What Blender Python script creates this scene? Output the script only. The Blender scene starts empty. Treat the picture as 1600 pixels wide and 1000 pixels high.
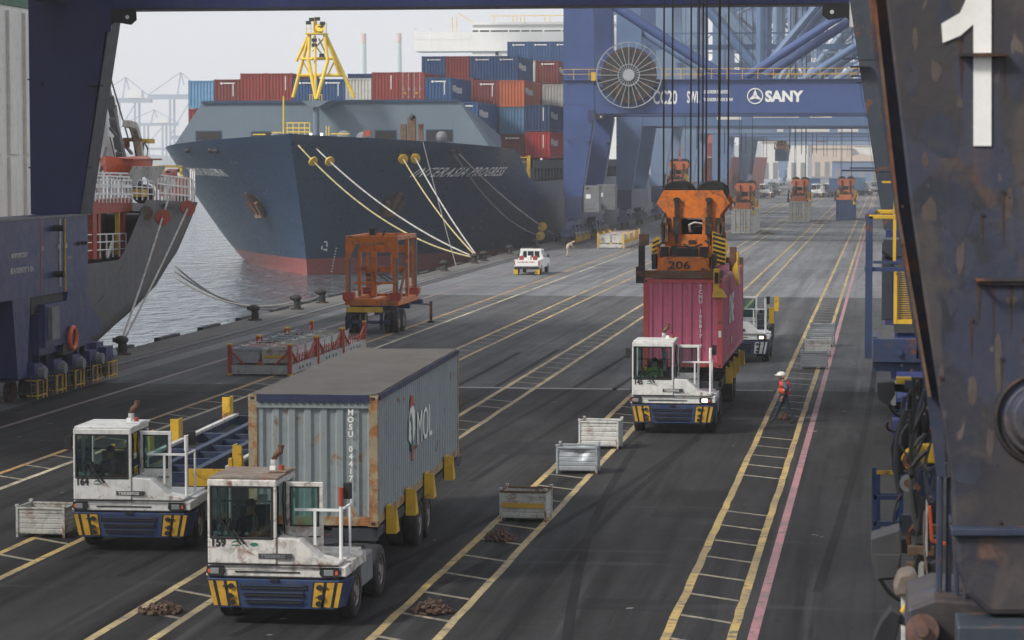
import bpy, math, random
from mathutils import Vector, Matrix
from mathutils.bvhtree import BVHTree
R = math.radians
random.seed(7)
SC = bpy.context.scene
COL = SC.collection

# ------------------------------------------------------------------ camera
FPX = 4200.0                      # focal length in pixels of a 1600 wide frame
PITCH = math.atan(255 / FPX)
YAW = math.atan(585 / FPX * math.cos(PITCH))
CAMH = 8.1
cam = bpy.data.cameras.new('camera')
cam.sensor_width = 36; cam.lens = FPX / 1600 * 36
cam.clip_start = 0.5; cam.clip_end = 9000
cam.dof.use_dof = True; cam.dof.focus_distance = 70; cam.dof.aperture_fstop = 4.5
camo = bpy.data.objects.new('camera', cam); COL.objects.link(camo)
camo.location = (0, 0, CAMH); camo.rotation_euler = (R(90) - PITCH, 0, YAW)
SC.camera = camo

# ------------------------------------------------------------------ sky, sun, exposure
SUN_EL, SUN_AZ = 40, -128           # degrees; azimuth measured from +Y towards +X
W = bpy.data.worlds.new('World'); SC.world = W; W.use_nodes = True
nt = W.node_tree; nt.nodes.clear()
out = nt.nodes.new('ShaderNodeOutputWorld'); bg = nt.nodes.new('ShaderNodeBackground')
sky = nt.nodes.new('ShaderNodeTexSky'); sky.sky_type = 'NISHITA'; sky.sun_disc = False
sky.sun_elevation = R(SUN_EL); sky.sun_rotation = R(SUN_AZ); sky.air_density = 1.0; sky.dust_density = 3.0; sky.ozone_density = 1.0
mx = nt.nodes.new('ShaderNodeMix'); mx.data_type = 'RGBA'
mx.inputs[0].default_value = 0.82                     # overcast veil over the clear sky
mx.inputs[7].default_value = (6.6, 6.75, 7.2, 1)
nt.links.new(sky.outputs[0], mx.inputs[6]); nt.links.new(mx.outputs[2], bg.inputs[0])
bg.inputs[1].default_value = 0.135
nt.links.new(bg.outputs[0], out.inputs[0])
sl = bpy.data.lights.new('sun', 'SUN'); sl.energy = 4.2; sl.angle = R(11); sl.color = (1, .95, .88)
so = bpy.data.objects.new('sun', sl); COL.objects.link(so)
d_ = Vector((math.sin(R(SUN_AZ)) * math.cos(R(SUN_EL)), math.cos(R(SUN_AZ)) * math.cos(R(SUN_EL)), math.sin(R(SUN_EL))))
so.rotation_euler = (-d_).to_track_quat('-Z', 'Y').to_euler()
SC.view_settings.view_transform = 'Standard'; SC.view_settings.look = 'None'
SC.view_settings.exposure = 0.0; SC.view_settings.gamma = 1
SC.cycles.volume_bounces = 3; SC.cycles.max_bounces = 7; SC.cycles.volume_step_rate = 4
try: SC.cycles.use_denoising = True
except Exception: pass

# ------------------------------------------------------------------ pixel -> place
_fw = Vector((-math.sin(YAW) * math.cos(PITCH), math.cos(YAW) * math.cos(PITCH), -math.sin(PITCH)))
_rt = Vector((math.cos(YAW), math.sin(YAW), 0)); _up = _rt.cross(_fw)
CAMP = Vector((0, 0, CAMH))
def ray(u, v): return _fw + _rt * ((u - 800) / FPX) + _up * ((500 - v) / FPX)
def G(u, v, z=0.0): d = ray(u, v); return CAMP + d * ((z - CAMH) / d.z)
def AY(u, v, y): d = ray(u, v); return CAMP + d * (y / d.y)
def AX(u, v, x): d = ray(u, v); return CAMP + d * (x / d.x)

# ------------------------------------------------------------------ materials
MATS = {}
def mat(name, col, rough=.55, metal=0.0, var=.18, scale=1.5, rust=0.0, rustcol=(.12, .045, .02), streak=0.0,
        bump=0.0, emit=None, spec=.4, dirt=0.0, stretch=(1, 1, 1), alpha=None, rscale=1.3):
    if name in MATS: return MATS[name]
    m = bpy.data.materials.new(name); m.use_nodes = True; MATS[name] = m
    n = m.node_tree.nodes; l = m.node_tree.links
    p = n['Principled BSDF']; p.inputs['Roughness'].default_value = rough; p.inputs['Metallic'].default_value = metal
    p.inputs['Specular IOR Level'].default_value = spec
    c = (*col, 1)
    tc = n.new('ShaderNodeTexCoord'); mp = n.new('ShaderNodeMapping'); mp.inputs['Scale'].default_value = stretch
    l.new(tc.outputs['Object'], mp.inputs[0])
    def noise(sc, det=5, vec=None, dist=0):
        t = n.new('ShaderNodeTexNoise'); t.inputs['Scale'].default_value = sc; t.inputs['Detail'].default_value = det
        t.inputs['Roughness'].default_value = .62; t.inputs['Distortion'].default_value = dist
        l.new(vec or mp.outputs[0], t.inputs['Vector']); return t.outputs['Fac']
    def ramp(src, a, b):
        r = n.new('ShaderNodeMapRange'); r.inputs[1].default_value = a; r.inputs[2].default_value = b; l.new(src, r.inputs[0]); return r.outputs[0]
    def mix(f, a, b, fv=None, mode='MIX'):
        x = n.new('ShaderNodeMix'); x.data_type = 'RGBA'; x.blend_type = mode
        if f is None: x.inputs[0].default_value = fv
        else: l.new(f, x.inputs[0])
        for i, s in ((6, a), (7, b)):
            if isinstance(s, tuple): x.inputs[i].default_value = s
            else: l.new(s, x.inputs[i])
        return x.outputs[2]
    def mul(a, k):
        x = n.new('ShaderNodeMath'); x.operation = 'MULTIPLY'; l.new(a, x.inputs[0])
        if isinstance(k, float): x.inputs[1].default_value = k
        else: l.new(k, x.inputs[1])
        return x.outputs[0]
    cur = c
    if var > 0:
        cur = mix(ramp(noise(scale, 6), .3, .7), tuple(v * (1 - var) for v in col) + (1,), tuple(min(1, v * (1 + var)) for v in col) + (1,))
        cur = mix(mul(ramp(noise(scale * 9, 4), .35, .7), .25), cur, tuple(v * (1 - var * 1.6) for v in col) + (1,))
    if streak > 0:
        ms = n.new('ShaderNodeMapping'); ms.inputs['Scale'].default_value = (3.2, 3.2, .12); l.new(tc.outputs['Object'], ms.inputs[0])
        cur = mix(mul(ramp(noise(2.0, 5, ms.outputs[0]), .5, .75), float(streak)), cur, tuple(v * .45 for v in col) + (1,))
    if dirt > 0:
        cur = mix(mul(ramp(noise(2.7 * rscale, 8, None, .6), .48, .72), float(dirt)), cur, (.09, .075, .06, 1))
    if rust > 0:
        a = ramp(noise(1.6 * rscale, 9, None, .8), .62 - rust * .22, .70 - rust * .15)
        cur = mix(mul(a, .9), cur, mix(ramp(noise(9, 4), .3, .7), tuple(v * .6 for v in rustcol) + (1,), tuple(v * 1.9 for v in rustcol) + (1,)))
    if isinstance(cur, tuple): p.inputs['Base Color'].default_value = cur
    else: l.new(cur, p.inputs['Base Color'])
    rr = ramp(noise(3.1, 4), .2, .8); mr = n.new('ShaderNodeMapRange'); mr.inputs[3].default_value = max(.05, rough - .12); mr.inputs[4].default_value = min(1, rough + .12)
    l.new(rr, mr.inputs[0]); l.new(mr.outputs[0], p.inputs['Roughness'])
    if bump > 0:
        b = n.new('ShaderNodeBump'); b.inputs['Strength'].default_value = bump; b.inputs['Distance'].default_value = .02
        l.new(noise(14, 5), b.inputs['Height']); l.new(b.outputs[0], p.inputs['Normal'])
    if emit: p.inputs['Emission Color'].default_value = (*emit[0], 1); p.inputs['Emission Strength'].default_value = emit[1]
    return m

def glass(name, tint=(.35, .45, .45), clear=.55):
    if name in MATS: return MATS[name]
    m = bpy.data.materials.new(name); m.use_nodes = True; MATS[name] = m
    n = m.node_tree.nodes; l = m.node_tree.links; n.clear()
    o = n.new('ShaderNodeOutputMaterial'); t = n.new('ShaderNodeBsdfTransparent'); t.inputs[0].default_value = (*tint, 1)
    g = n.new('ShaderNodeBsdfGlossy'); g.inputs['Roughness'].default_value = .04; g.inputs[0].default_value = (.8, .85, .85, 1)
    mx = n.new('ShaderNodeMixShader'); fr = n.new('ShaderNodeFresnel'); fr.inputs[0].default_value = 1.5
    a = n.new('ShaderNodeMath'); a.inputs[1].default_value = .05; l.new(fr.outputs[0], a.inputs[0]); l.new(a.outputs[0], mx.inputs[0])
    l.new(t.outputs[0], mx.inputs[1]); l.new(g.outputs[0], mx.inputs[2]); l.new(mx.outputs[0], o.inputs[0])
    return m

mat('cabin_white', (.66, .66, .63), .42, 0, .08, 1.2, rust=.10, streak=.35, dirt=.35, rscale=1.5)
mat('cabin_white_worn', (.60, .58, .54), .5, 0, .14, 1.5, rust=.30, streak=.55, dirt=.75, rscale=1.6)
mat('cabin_white_clean', (.72, .73, .72), .38, 0, .05, 1.2, streak=.2, dirt=.15)
mat('roof_rusty', (.20, .17, .14), .8, 0, .3, 3, rust=.45, dirt=.6)
mat('plain_white', (.72, .72, .70), .5, 0, .05)
mat('bumper_blue', (.024, .048, .125), .5, 0, .25, 3, dirt=.35)
mat('bumper_navy', (.02, .03, .085), .5, 0, .25, 3, dirt=.3)
mat('hazard_yellow', (.52, .30, .03), .55, 0, .2, 4, dirt=.4)
mat('hazard_pale', (.45, .47, .50), .55, 0, .2, 4, dirt=.4)
mat('black', (.015, .015, .016), .6, 0, .2)
mat('dark_grey', (.045, .047, .05), .7, 0, .3, 3, dirt=.3)
mat('mid_grey', (.16, .17, .18), .6, 0, .2, 2, dirt=.4)
mat('rubber', (.018, .018, .019), .85, 0, .3, 5, dirt=.45)
mat('rim', (.22, .20, .18), .6, .2, .3, 5, rust=.4)
mat('lamp_lens', (.25, .27, .28), .15, .2, .1)
mat('lamp_lit', (.9, .9, .85), .2, 0, 0, emit=((1, .95, .8), 2.2))
mat('orange_spreader', (.60, .155, .014), .5, 0, .22, 1.6, rust=.32, dirt=.75, streak=.3)
mat('orange_far', (.50, .14, .05), .5, 0, .2, 1.6, rust=.15, dirt=.3)
mat('yellow', (.62, .38, .03), .5, 0, .15, 2, dirt=.3, rust=.12)
mat('yellow_mast', (.72, .50, .05), .5, 0, .1, 2, dirt=.2)
mat('rusty_steel', (.13, .085, .055), .8, .1, .4, 3, rust=.7)
mat('red_rack', (.40, .055, .03), .55, 0, .2, 2, dirt=.35, rust=.15)
mat('rack_deck', (.36, .37, .35), .7, 0, .2, 2, dirt=.5)
mat('bin_metal', (.47, .47, .43), .55, .1, .16, 3, rust=.28, dirt=.75, rscale=2)
mat('bin_galvanised', (.36, .39, .41), .5, .35, .15, 3, rust=.05, dirt=.3, rscale=2)
mat('bin_white', (.52, .52, .49), .55, 0, .12, 3, rust=.25, dirt=.55, rscale=2)
mat('bin_pink', (.55, .42, .40), .6, 0, .12, 3, dirt=.4)
mat('trailer_blue', (.016, .032, .075), .55, 0, .25, 2, dirt=.5)
mat('trailer_dark', (.03, .035, .045), .6, 0, .25, 2, dirt=.4, rust=.15)
mat('crane_navy', (.019, .028, .105), .42, 0, .16, .35, streak=.35, dirt=.12, rscale=.5)
mat('crane_blue', (.040, .074, .20), .45, 0, .14, .3, streak=.25, dirt=.08, rscale=.5)
mat('crane_blue_dark', (.028, .042, .11), .45, 0, .14, .3, streak=.3, dirt=.3, rscale=.5)
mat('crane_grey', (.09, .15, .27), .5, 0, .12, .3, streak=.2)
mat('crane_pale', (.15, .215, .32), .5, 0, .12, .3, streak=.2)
mat('leg_worn', (.030, .032, .046), .55, .1, .25, 1.2, rust=.22, rustcol=(.085, .05, .035), dirt=.8, streak=.45, rscale=.9, bump=.25)
def worn_leg():
    m = MATS['leg_worn']; n = m.node_tree.nodes; l = m.node_tree.links; p = n['Principled BSDF']; src = p.inputs['Base Color'].links[0].from_socket
    tc = n.new('ShaderNodeTexCoord'); cur = src
    for sc, st, lo, hi, k, col in ((1.1, (1, 1, .45), .42, .56, .8, (.047, .042, .043, 1)), (2.2, (1, 1, .35), .55, .60, .6, (.082, .066, .060, 1)), (3.0, (1.3, 1, .12), .52, .70, .55, (.035, .030, .032, 1)), (1.6, (1, 1, .6), .56, .60, .55, (.04, .048, .085, 1)), (7, (1, 1, .5), .66, .70, .8, (.13, .10, .085, 1))):
        mp = n.new('ShaderNodeMapping'); mp.inputs['Scale'].default_value = st; mp.inputs['Location'].default_value = (sc * 3, 1, sc); l.new(tc.outputs['Object'], mp.inputs[0])
        t = n.new('ShaderNodeTexNoise'); t.inputs['Scale'].default_value = sc; t.inputs['Detail'].default_value = 7; t.inputs['Distortion'].default_value = .5; l.new(mp.outputs[0], t.inputs['Vector'])
        r = n.new('ShaderNodeMapRange'); r.inputs[1].default_value = lo; r.inputs[2].default_value = hi; r.inputs[4].default_value = k; l.new(t.outputs['Fac'], r.inputs[0])
        x = n.new('ShaderNodeMix'); x.data_type = 'RGBA'; l.new(r.outputs[0], x.inputs[0]); l.new(cur, x.inputs[6]); x.inputs[7].default_value = col; cur = x.outputs[2]
    l.new(cur, p.inputs['Base Color'])
worn_leg()
mat('leg_edge', (.032, .042, .075), .5, .1, .25, 1.2, rust=.45, rustcol=(.09, .045, .03), dirt=.4)
mat('leg_slate', (.035, .045, .06), .5, 0, .2, 1, streak=.4, dirt=.2, rust=.05)
mat('machine_tan', (.16, .13, .11), .6, 0, .3, 4, dirt=.6, rust=.2)
mat('platform_blue', (.035, .055, .12), .5, 0, .25, 3, rust=.08, dirt=.3)
mat('hull_inner', (.125, .165, .20), .55, 0, .10, .15, streak=.2, dirt=.05, rscale=.3)
mat('glass_dark', (.02, .03, .04), .12, 0, 0)
mat('ship_white', (.78, .78, .75), .5, 0, .06, .3, streak=.15)
mat('ship_cream', (.80, .78, .71), .5, 0, .08, .4, streak=.35, dirt=.15)
mat('ship_green', (.03, .13, .06), .5)
mat('ship_red', (.33, .055, .03), .55, 0, .2, .8, rust=.2, dirt=.2)
mat('boat_orange', (.60, .10, .03), .4, 0, .15, 2, dirt=.3)
mat('hull_grey', (.075, .077, .082), .5, 0, .22, .35, rust=.08, dirt=.45, streak=.55, rscale=.35)
mat('rope_white', (.42, .41, .37), .9, 0, .3, 3, dirt=.5)
mat('rope_yellow', (.42, .37, .17), .9, 0, .3, 3, dirt=.4)
mat('rope_grey', (.20, .20, .19), .9, 0, .15, 8)
mat('rope_black', (.012, .012, .013), .7)
mat('iron_black', (.03, .028, .027), .7, .3, .3, 4, rust=.35)
mat('tarp', (.105, .098, .088), .85, 0, .22, .6, dirt=.35, rscale=.7, bump=.3)
mat('tarp_edge', (.02, .028, .07), .6, 0, .3, 4)
mat('mol_paint', (.225, .26, .262), .5, 0, .08, 1, rust=.16, rustcol=(.16, .075, .025), streak=.25, dirt=.25, rscale=1.4)
mat('mol_side', (.235, .27, .285), .5, 0, .08, 1, rust=.05, streak=.2, dirt=.15)
mat('rusty_post', (.30, .25, .16), .7, 0, .25, 3, rust=.75, rustcol=(.20, .075, .02), rscale=2)
mat('pink_paint', (.52, .125, .205), .5, 0, .12, 1.2, dirt=.15, streak=.25)
mat('pink_post', (.45, .07, .07), .5, 0, .15, 2, rust=.25, dirt=.2)
for k, c in dict(red=(.28, .045, .035), brown=(.20, .045, .04), blue=(.03, .09, .22), navy=(.022, .05, .13), lightblue=(.16, .33, .52),
                 orange=(.50, .13, .05), white=(.56, .56, .51), slate=(.09, .19, .31), crimson=(.42, .03, .03)).items():
    mat('box_' + k, tuple(q * .85 for q in c), .55, 0, .16, .6, streak=.3, dirt=.18, rscale=.7)
mat('skin', (.32, .17, .10), .6, 0, .1); mat('cloth_navy', (.018, .025, .045), .9, 0, .25, 6)
mat('cloth_dark', (.02, .021, .026), .9, 0, .25, 6); mat('vest_orange', (.62, .07, .03), .8, 0, .15, 6)
mat('vest_green', (.28, .60, .06), .8, 0, .15, 6); mat('vest_stripe', (.6, .6, .5), .5)
mat('helmet_white', (.75, .74, .70), .35, 0, .05); mat('cloth_tan', (.42, .36, .26), .9, 0, .2, 6)
mat('shirt_red', (.30, .03, .03), .9, 0, .2, 6); mat('shirt_blue', (.06, .10, .16), .9, 0, .2, 6)
mat('hair', (.01, .009, .008), .8)
mat('emblem_green', (.02, .14, .09), .6, 0, .2, 3); mat('emblem_red', (.42, .09, .05), .6, 0, .2, 3); mat('name_white', (.85, .85, .83), .5, 0, .05); mat('emblem_white', (.72, .72, .68), .6, 0, .1, 3)
mat('paint_black', (.02, .02, .02), .6); mat('life_ring_red', (.60, .11, .03), .5)
mat('building_pale', (.62, .60, .56), .7, 0, .08, .02); mat('building_tan', (.50, .40, .32), .7, 0, .2, .03)
mat('stack_green', (.50, .60, .58), .7); mat('stack_red', (.62, .45, .42), .7)
mat('twistlock', (.11, .07, .05), .8, .2, .5, 20, rust=.5)
glass('cab_glass', (.74, .84, .82)); glass('door_glass', (.62, .80, .77))

# ------------------------------------------------------------------ mesh builder
class MB:
    def __init__(s): s.v = []; s.f = []; s.m = []; s.names = []; s.cur = 0
    def use(s, name):
        if name not in s.names: s.names.append(name)
        s.cur = s.names.index(name); return s
    def add(s, vs, fs):
        b = len(s.v); s.v += [tuple(v) for v in vs]; s.f += [tuple(b + i for i in f) for f in fs]; s.m += [s.cur] * len(fs); return s
    def box(s, x0, x1, y0, y1, z0, z1):
        if x0 > x1: x0, x1 = x1, x0
        if y0 > y1: y0, y1 = y1, y0
        if z0 > z1: z0, z1 = z1, z0
        return s.add([(x0,y0,z0),(x1,y0,z0),(x1,y1,z0),(x0,y1,z0),(x0,y0,z1),(x1,y0,z1),(x1,y1,z1),(x0,y1,z1)],
                     [(0,3,2,1),(4,5,6,7),(0,1,5,4),(1,2,6,5),(2,3,7,6),(3,0,4,7)])
    def bar(s, p0, p1, w, h=None):
        p0, p1 = Vector(p0), Vector(p1); h = h or w; d = (p1 - p0).normalized()
        a = Vector((0,0,1)) if abs(d.z) < .95 else Vector((0,1,0))
        x = d.cross(a).normalized() * w / 2; y = x.cross(d).normalized() * h / 2
        vs = [p + sx * x + sy * y for p in (p0, p1) for sx, sy in ((-1,-1),(1,-1),(1,1),(-1,1))]
        return s.add(vs, [(0,1,2,3),(7,6,5,4),(0,4,5,1),(1,5,6,2),(2,6,7,3),(3,7,4,0)])
    def cyl(s, p0, p1, r, r1=None, n=12, caps=True):
        p0, p1 = Vector(p0), Vector(p1); r1 = r if r1 is None else r1; d = (p1 - p0).normalized()
        a = Vector((0,0,1)) if abs(d.z) < .95 else Vector((0,1,0))
        x = d.cross(a).normalized(); y = x.cross(d).normalized()
        vs = [p + (x * math.cos(t) + y * math.sin(t)) * q for p, q in ((p0, r), (p1, r1)) for t in [2*math.pi*i/n for i in range(n)]]
        fs = [(i, (i+1) % n, n + (i+1) % n, n + i) for i in range(n)]
        if caps: fs += [tuple(range(n))[::-1], tuple(range(n, 2*n))]
        return s.add(vs, fs)
    def tube(s, pts, r, n=6):
        pts = [Vector(p) for p in pts]; vs = []; fs = []
        for i, p in enumerate(pts):
            d = (pts[min(i+1, len(pts)-1)] - pts[max(i-1, 0)]).normalized()
            a = Vector((0,0,1)) if abs(d.z) < .95 else Vector((0,1,0))
            x = d.cross(a).normalized(); y = x.cross(d).normalized()
            vs += [p + (x * math.cos(2*math.pi*k/n) + y * math.sin(2*math.pi*k/n)) * r for k in range(n)]
        for i in range(len(pts)-1):
            fs += [(i*n+k, i*n+(k+1)%n, (i+1)*n+(k+1)%n, (i+1)*n+k) for k in range(n)]
        fs += [tuple(range(n))[::-1], tuple(range((len(pts)-1)*n, len(pts)*n))]
        return s.add(vs, fs)
    def prism(s, pts, axis, a0, a1):
        f = {'x': lambda p, a: (a, p[0], p[1]), 'y': lambda p, a: (p[0], a, p[1]), 'z': lambda p, a: (p[0], p[1], a)}[axis]
        n = len(pts); vs = [f(p, a0) for p in pts] + [f(p, a1) for p in pts]
        return s.add(vs, [tuple(range(n))[::-1], tuple(range(n, 2*n))] + [(i, (i+1) % n, n + (i+1) % n, n + i) for i in range(n)])
    def torus(s, c, axis, R0, r, n=24, k=8):
        c = Vector(c); d = Vector(axis).normalized(); a = Vector((0,0,1)) if abs(d.z) < .95 else Vector((0,1,0))
        x = d.cross(a).normalized(); y = x.cross(d).normalized(); vs = []; fs = []
        for i in range(n):
            t = 2*math.pi*i/n; q = x*math.cos(t) + y*math.sin(t)
            for j in range(k):
                w = 2*math.pi*j/k; vs.append(c + q*(R0 + r*math.cos(w)) + d*(r*math.sin(w)))
        for i in range(n):
            for j in range(k): fs.append((i*k+j, i*k+(j+1)%k, ((i+1)%n)*k+(j+1)%k, ((i+1)%n)*k+j))
        return s.add(vs, fs)
    def sphere(s, c, rx, ry=None, rz=None, n=12, k=8):
        ry = ry or rx; rz = rz or rx; vs = []; fs = []
        for j in range(k+1):
            w = math.pi*j/k
            for i in range(n):
                t = 2*math.pi*i/n; vs.append((c[0]+rx*math.sin(w)*math.cos(t), c[1]+ry*math.sin(w)*math.sin(t), c[2]+rz*math.cos(w)))
        for j in range(k):
            for i in range(n): fs.append((j*n+i, (j+1)*n+i, (j+1)*n+(i+1)%n, j*n+(i+1)%n))
        return s.add(vs, fs)
    def corr(s, p0, p1, z0, z1, nrm, pitch=.28, depth=.036):
        """corrugated wall from p0 to p1 (x, y), bulging inwards against nrm"""
        p0, p1, nr = Vector(p0), Vector(p1), Vector(nrm); L = (p1-p0).length; d = (p1-p0)/L
        n = max(2, int(round(L/pitch))); q = L/n; pts = []
        for i in range(n):
            for t, k in ((0,0),(.36,0),(.5,1),(.86,1)): pts.append(p0 + d*(q*(i+t)) - nr*(depth*k))
        pts.append(p1.copy()); vs = [(p.x,p.y,z0) for p in pts] + [(p.x,p.y,z1) for p in pts]; m = len(pts)
        flip = d.x*nr.y - d.y*nr.x > 0
        return s.add(vs, [((i,i+m,i+1+m,i+1) if flip else (i,i+1,i+1+m,i+m)) for i in range(m-1)])
    def mesh(s, name, smooth=False):
        me = bpy.data.meshes.new(name); me.from_pydata(s.v, [], s.f)
        for q in (s.names or ['mid_grey']): me.materials.append(MATS[q])
        if len(s.names) > 1:
            for i, p in enumerate(me.polygons): p.material_index = s.m[i]
        if smooth:
            for p in me.polygons: p.use_smooth = True
        me.validate(); me.update(); return me
    def build(s, name, parent=None, loc=(0,0,0), rot=(0,0,0), smooth=False, bevel=0):
        return link(name, s.mesh(name, smooth), parent, loc, rot, bevel)

def link(name, me, parent=None, loc=(0,0,0), rot=(0,0,0), bevel=0):
    o = bpy.data.objects.new(name, me); COL.objects.link(o); o.location = loc; o.rotation_euler = rot
    if parent: o.parent = parent
    if bevel:
        b = o.modifiers.new('bevel', 'BEVEL'); b.width = bevel; b.segments = 2; b.limit_method = 'ANGLE'; b.angle_limit = R(40)
    return o
def B(m): return MB().use(m)
def tag(o, label, cat, group=None, kind=None):
    o['label'] = label; o['category'] = cat
    if group: o['group'] = group
    if kind: o['kind'] = kind
    return o
def thing(name, label, cat, loc=(0,0,0), rz=0, group=None):
    o = bpy.data.objects.new(name, None); COL.objects.link(o); o.location = loc; o.rotation_euler = (0,0,rz); o.empty_display_size = .3
    return tag(o, label, cat, group)
def struct(o): o['kind'] = 'structure'; return o
def kids(o): return [c for c in bpy.data.objects if c.parent == o]
def copy_tree(o, parent=None):
    c = o.copy(); COL.objects.link(c); c.parent = parent
    for ch in KIDS.get(o.name, None) or kids(o): copy_tree(ch, c)
    return c
KIDS = {}
def dup(o, loc, rz, label, group=None):
    c = copy_tree(o); c.location = loc; c.rotation_euler = (0,0,rz); c['label'] = label
    if group: c['group'] = group
    return c

_tc = {}
def text_mesh(s, size, mname, shear=0, off=0.0, extrude=.003, xs=1.0, vertical=False, space=1.0, align='LEFT'):
    key = (tuple(s), size, mname, shear, off, extrude, xs, vertical, space, align)
    if key in _tc: return _tc[key]
    cu = bpy.data.curves.new('text', 'FONT'); cu.body = '\n'.join(s) if vertical else s; cu.size = size; cu.shear = shear
    cu.offset = off; cu.extrude = extrude; cu.space_character = space; cu.align_x = align; cu.resolution_u = 3
    if vertical: cu.space_line = .95; cu.align_x = 'CENTER'
    o = bpy.data.objects.new('text', cu); COL.objects.link(o)
    dg = bpy.context.evaluated_depsgraph_get(); me = bpy.data.meshes.new_from_object(o.evaluated_get(dg))
    bpy.data.objects.remove(o); bpy.data.curves.remove(cu)
    for v in me.vertices: v.co.x *= xs
    me.materials.clear(); me.materials.append(MATS[mname]); me.name = 'lettering'; _tc[key] = me
    return me
FRONT = (R(90), 0, 0)             # reads from -Y
SIDE = (R(90), 0, R(90))          # reads from +X
def lettering(s, size, mname, parent, loc, rot=FRONT, name='lettering', **k):
    return link(name, text_mesh(s, size, mname, **k), parent, loc, rot)

# ================================================================== SETTING
def ground_mat(name, dark, light, streak, rough=.8, patch=.5, spec=.3):
    m = bpy.data.materials.new(name); m.use_nodes = True; MATS[name] = m
    n = m.node_tree.nodes; l = m.node_tree.links; p = n['Principled BSDF']; p.inputs['Specular IOR Level'].default_value = spec
    tc = n.new('ShaderNodeTexCoord')
    def mp(s):
        x = n.new('ShaderNodeMapping'); x.inputs['Scale'].default_value = s; l.new(tc.outputs['Object'], x.inputs[0]); return x.outputs[0]
    def noise(v, sc, det=6, dist=0.0):
        t = n.new('ShaderNodeTexNoise'); t.inputs['Scale'].default_value = sc; t.inputs['Detail'].default_value = det; t.inputs['Roughness'].default_value = .65
        t.inputs['Distortion'].default_value = dist; l.new(v, t.inputs['Vector']); return t.outputs['Fac']
    def rg(a, lo, hi, o0=0.0, o1=1.0):
        r = n.new('ShaderNodeMapRange'); [setattr(r.inputs[i], 'default_value', q) for i, q in ((1, lo), (2, hi), (3, o0), (4, o1))]; l.new(a, r.inputs[0]); return r.outputs[0]
    def mix(f, a, b):
        x = n.new('ShaderNodeMix'); x.data_type = 'RGBA'; l.new(f, x.inputs[0])
        for i, s in ((6, a), (7, b)):
            if isinstance(s, tuple): x.inputs[i].default_value = (*s, 1)
            else: l.new(s, x.inputs[i])
        return x.outputs[2]
    c = mix(rg(noise(mp((1, .35, 1)), .12, 6, .4), .3, .7), dark, light)
    c = mix(rg(noise(mp((1.6, .035, 1)), 1.0, 6, .3), .45, .72, 0, streak), c, tuple(v * .42 for v in dark))     # tyre tracks along the lanes
    c = mix(rg(noise(mp((2.6, .05, 1)), .7, 5, .6), .56, .75, 0, streak * .8), c, tuple(min(1, v * 1.5) for v in light))
    c = mix(rg(noise(mp((1, .5, 1)), 2.3, 8, 1.2), .62, .70, 0, patch), c, tuple(v * .45 for v in dark))            # oil and rubber spots
    c = mix(rg(noise(mp((.12, 1.1, 1)), .8, 4, .2), .60, .66, 0, .35), c, tuple(min(1, v * 1.45) for v in light))     # joints across
    c = mix(rg(noise(mp((1, .8, 1)), 1.7, 9, .8), .735, .75, 0, .8), c, (.30, .30, .31))                              # chipped paint flecks
    c = mix(rg(noise(mp((1, 1, 1)), 9, 4), .4, .65, 0, .3), c, tuple(v * .7 for v in dark))
    l.new(c, p.inputs['Base Color']); l.new(rg(noise(mp((1, .2, 1)), .5, 5), .3, .7, rough - .22, rough + .08), p.inputs['Roughness'])
    b = n.new('ShaderNodeBump'); b.inputs['Strength'].default_value = .35; b.inputs['Distance'].default_value = .01
    l.new(noise(mp((1, 1, 1)), 25, 4), b.inputs['Height']); l.new(b.outputs[0], p.inputs['Normal'])
ground_mat('asphalt_shaded', (.0185, .0184, .0188), (.047, .0467, .0475), .9, .85, .6, .08)  # darker asphalt tone: the crane's shade is put into the colour
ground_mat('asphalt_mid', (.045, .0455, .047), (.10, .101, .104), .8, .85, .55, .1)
ground_mat('concrete', (.10, .103, .108), (.195, .199, .205), .7, .85, .6, .1)
ground_mat('edge_concrete', (.075, .072, .066), (.16, .152, .138), .5, .9, .8)

def paint_mat(name, col, under, wear):
    m = bpy.data.materials.new(name); m.use_nodes = True; MATS[name] = m
    n = m.node_tree.nodes; l = m.node_tree.links; p = n['Principled BSDF']; p.inputs['Roughness'].default_value = .7
    tc = n.new('ShaderNodeTexCoord')
    cur = (*col, 1)
    for sc, lo, hi, k in ((1.1, .48, .70, .6), (7, .52, .66, wear), (.25, .40, .65, .55), (2.6, .60, .66, .85)):
        t = n.new('ShaderNodeTexNoise'); t.inputs['Scale'].default_value = sc; t.inputs['Detail'].default_value = 8; l.new(tc.outputs['Object'], t.inputs['Vector'])
        r = n.new('ShaderNodeMapRange'); r.inputs[1].default_value = lo; r.inputs[2].default_value = hi; r.inputs[4].default_value = k; l.new(t.outputs['Fac'], r.inputs[0])
        x = n.new('ShaderNodeMix'); x.data_type = 'RGBA'; l.new(r.outputs[0], x.inputs[0])
        if isinstance(cur, tuple): x.inputs[6].default_value = cur
        else: l.new(cur, x.inputs[6])
        x.inputs[7].default_value = (*under, 1); cur = x.outputs[2]
    l.new(cur, p.inputs['Base Color'])
paint_mat('line_yellow', (.46, .32, .10), (.09, .085, .08), .7)
paint_mat('line_orange', (.42, .24, .055), (.09, .085, .08), .7)
paint_mat('line_cream', (.46, .40, .27), (.10, .095, .09), .7)
paint_mat('line_gold', (.45, .34, .15), (.095, .088, .08), .7)
paint_mat('line_pink', (.38, .17, .18), (.11, .10, .10), .7)
paint_mat('line_dim', (.20, .14, .13), (.07, .07, .07), .8)
paint_mat('rung_paint', (.30, .26, .17), (.07, .07, .07), .9)
paint_mat('line_white', (.22, .22, .22), (.07, .07, .07), .8)

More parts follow.
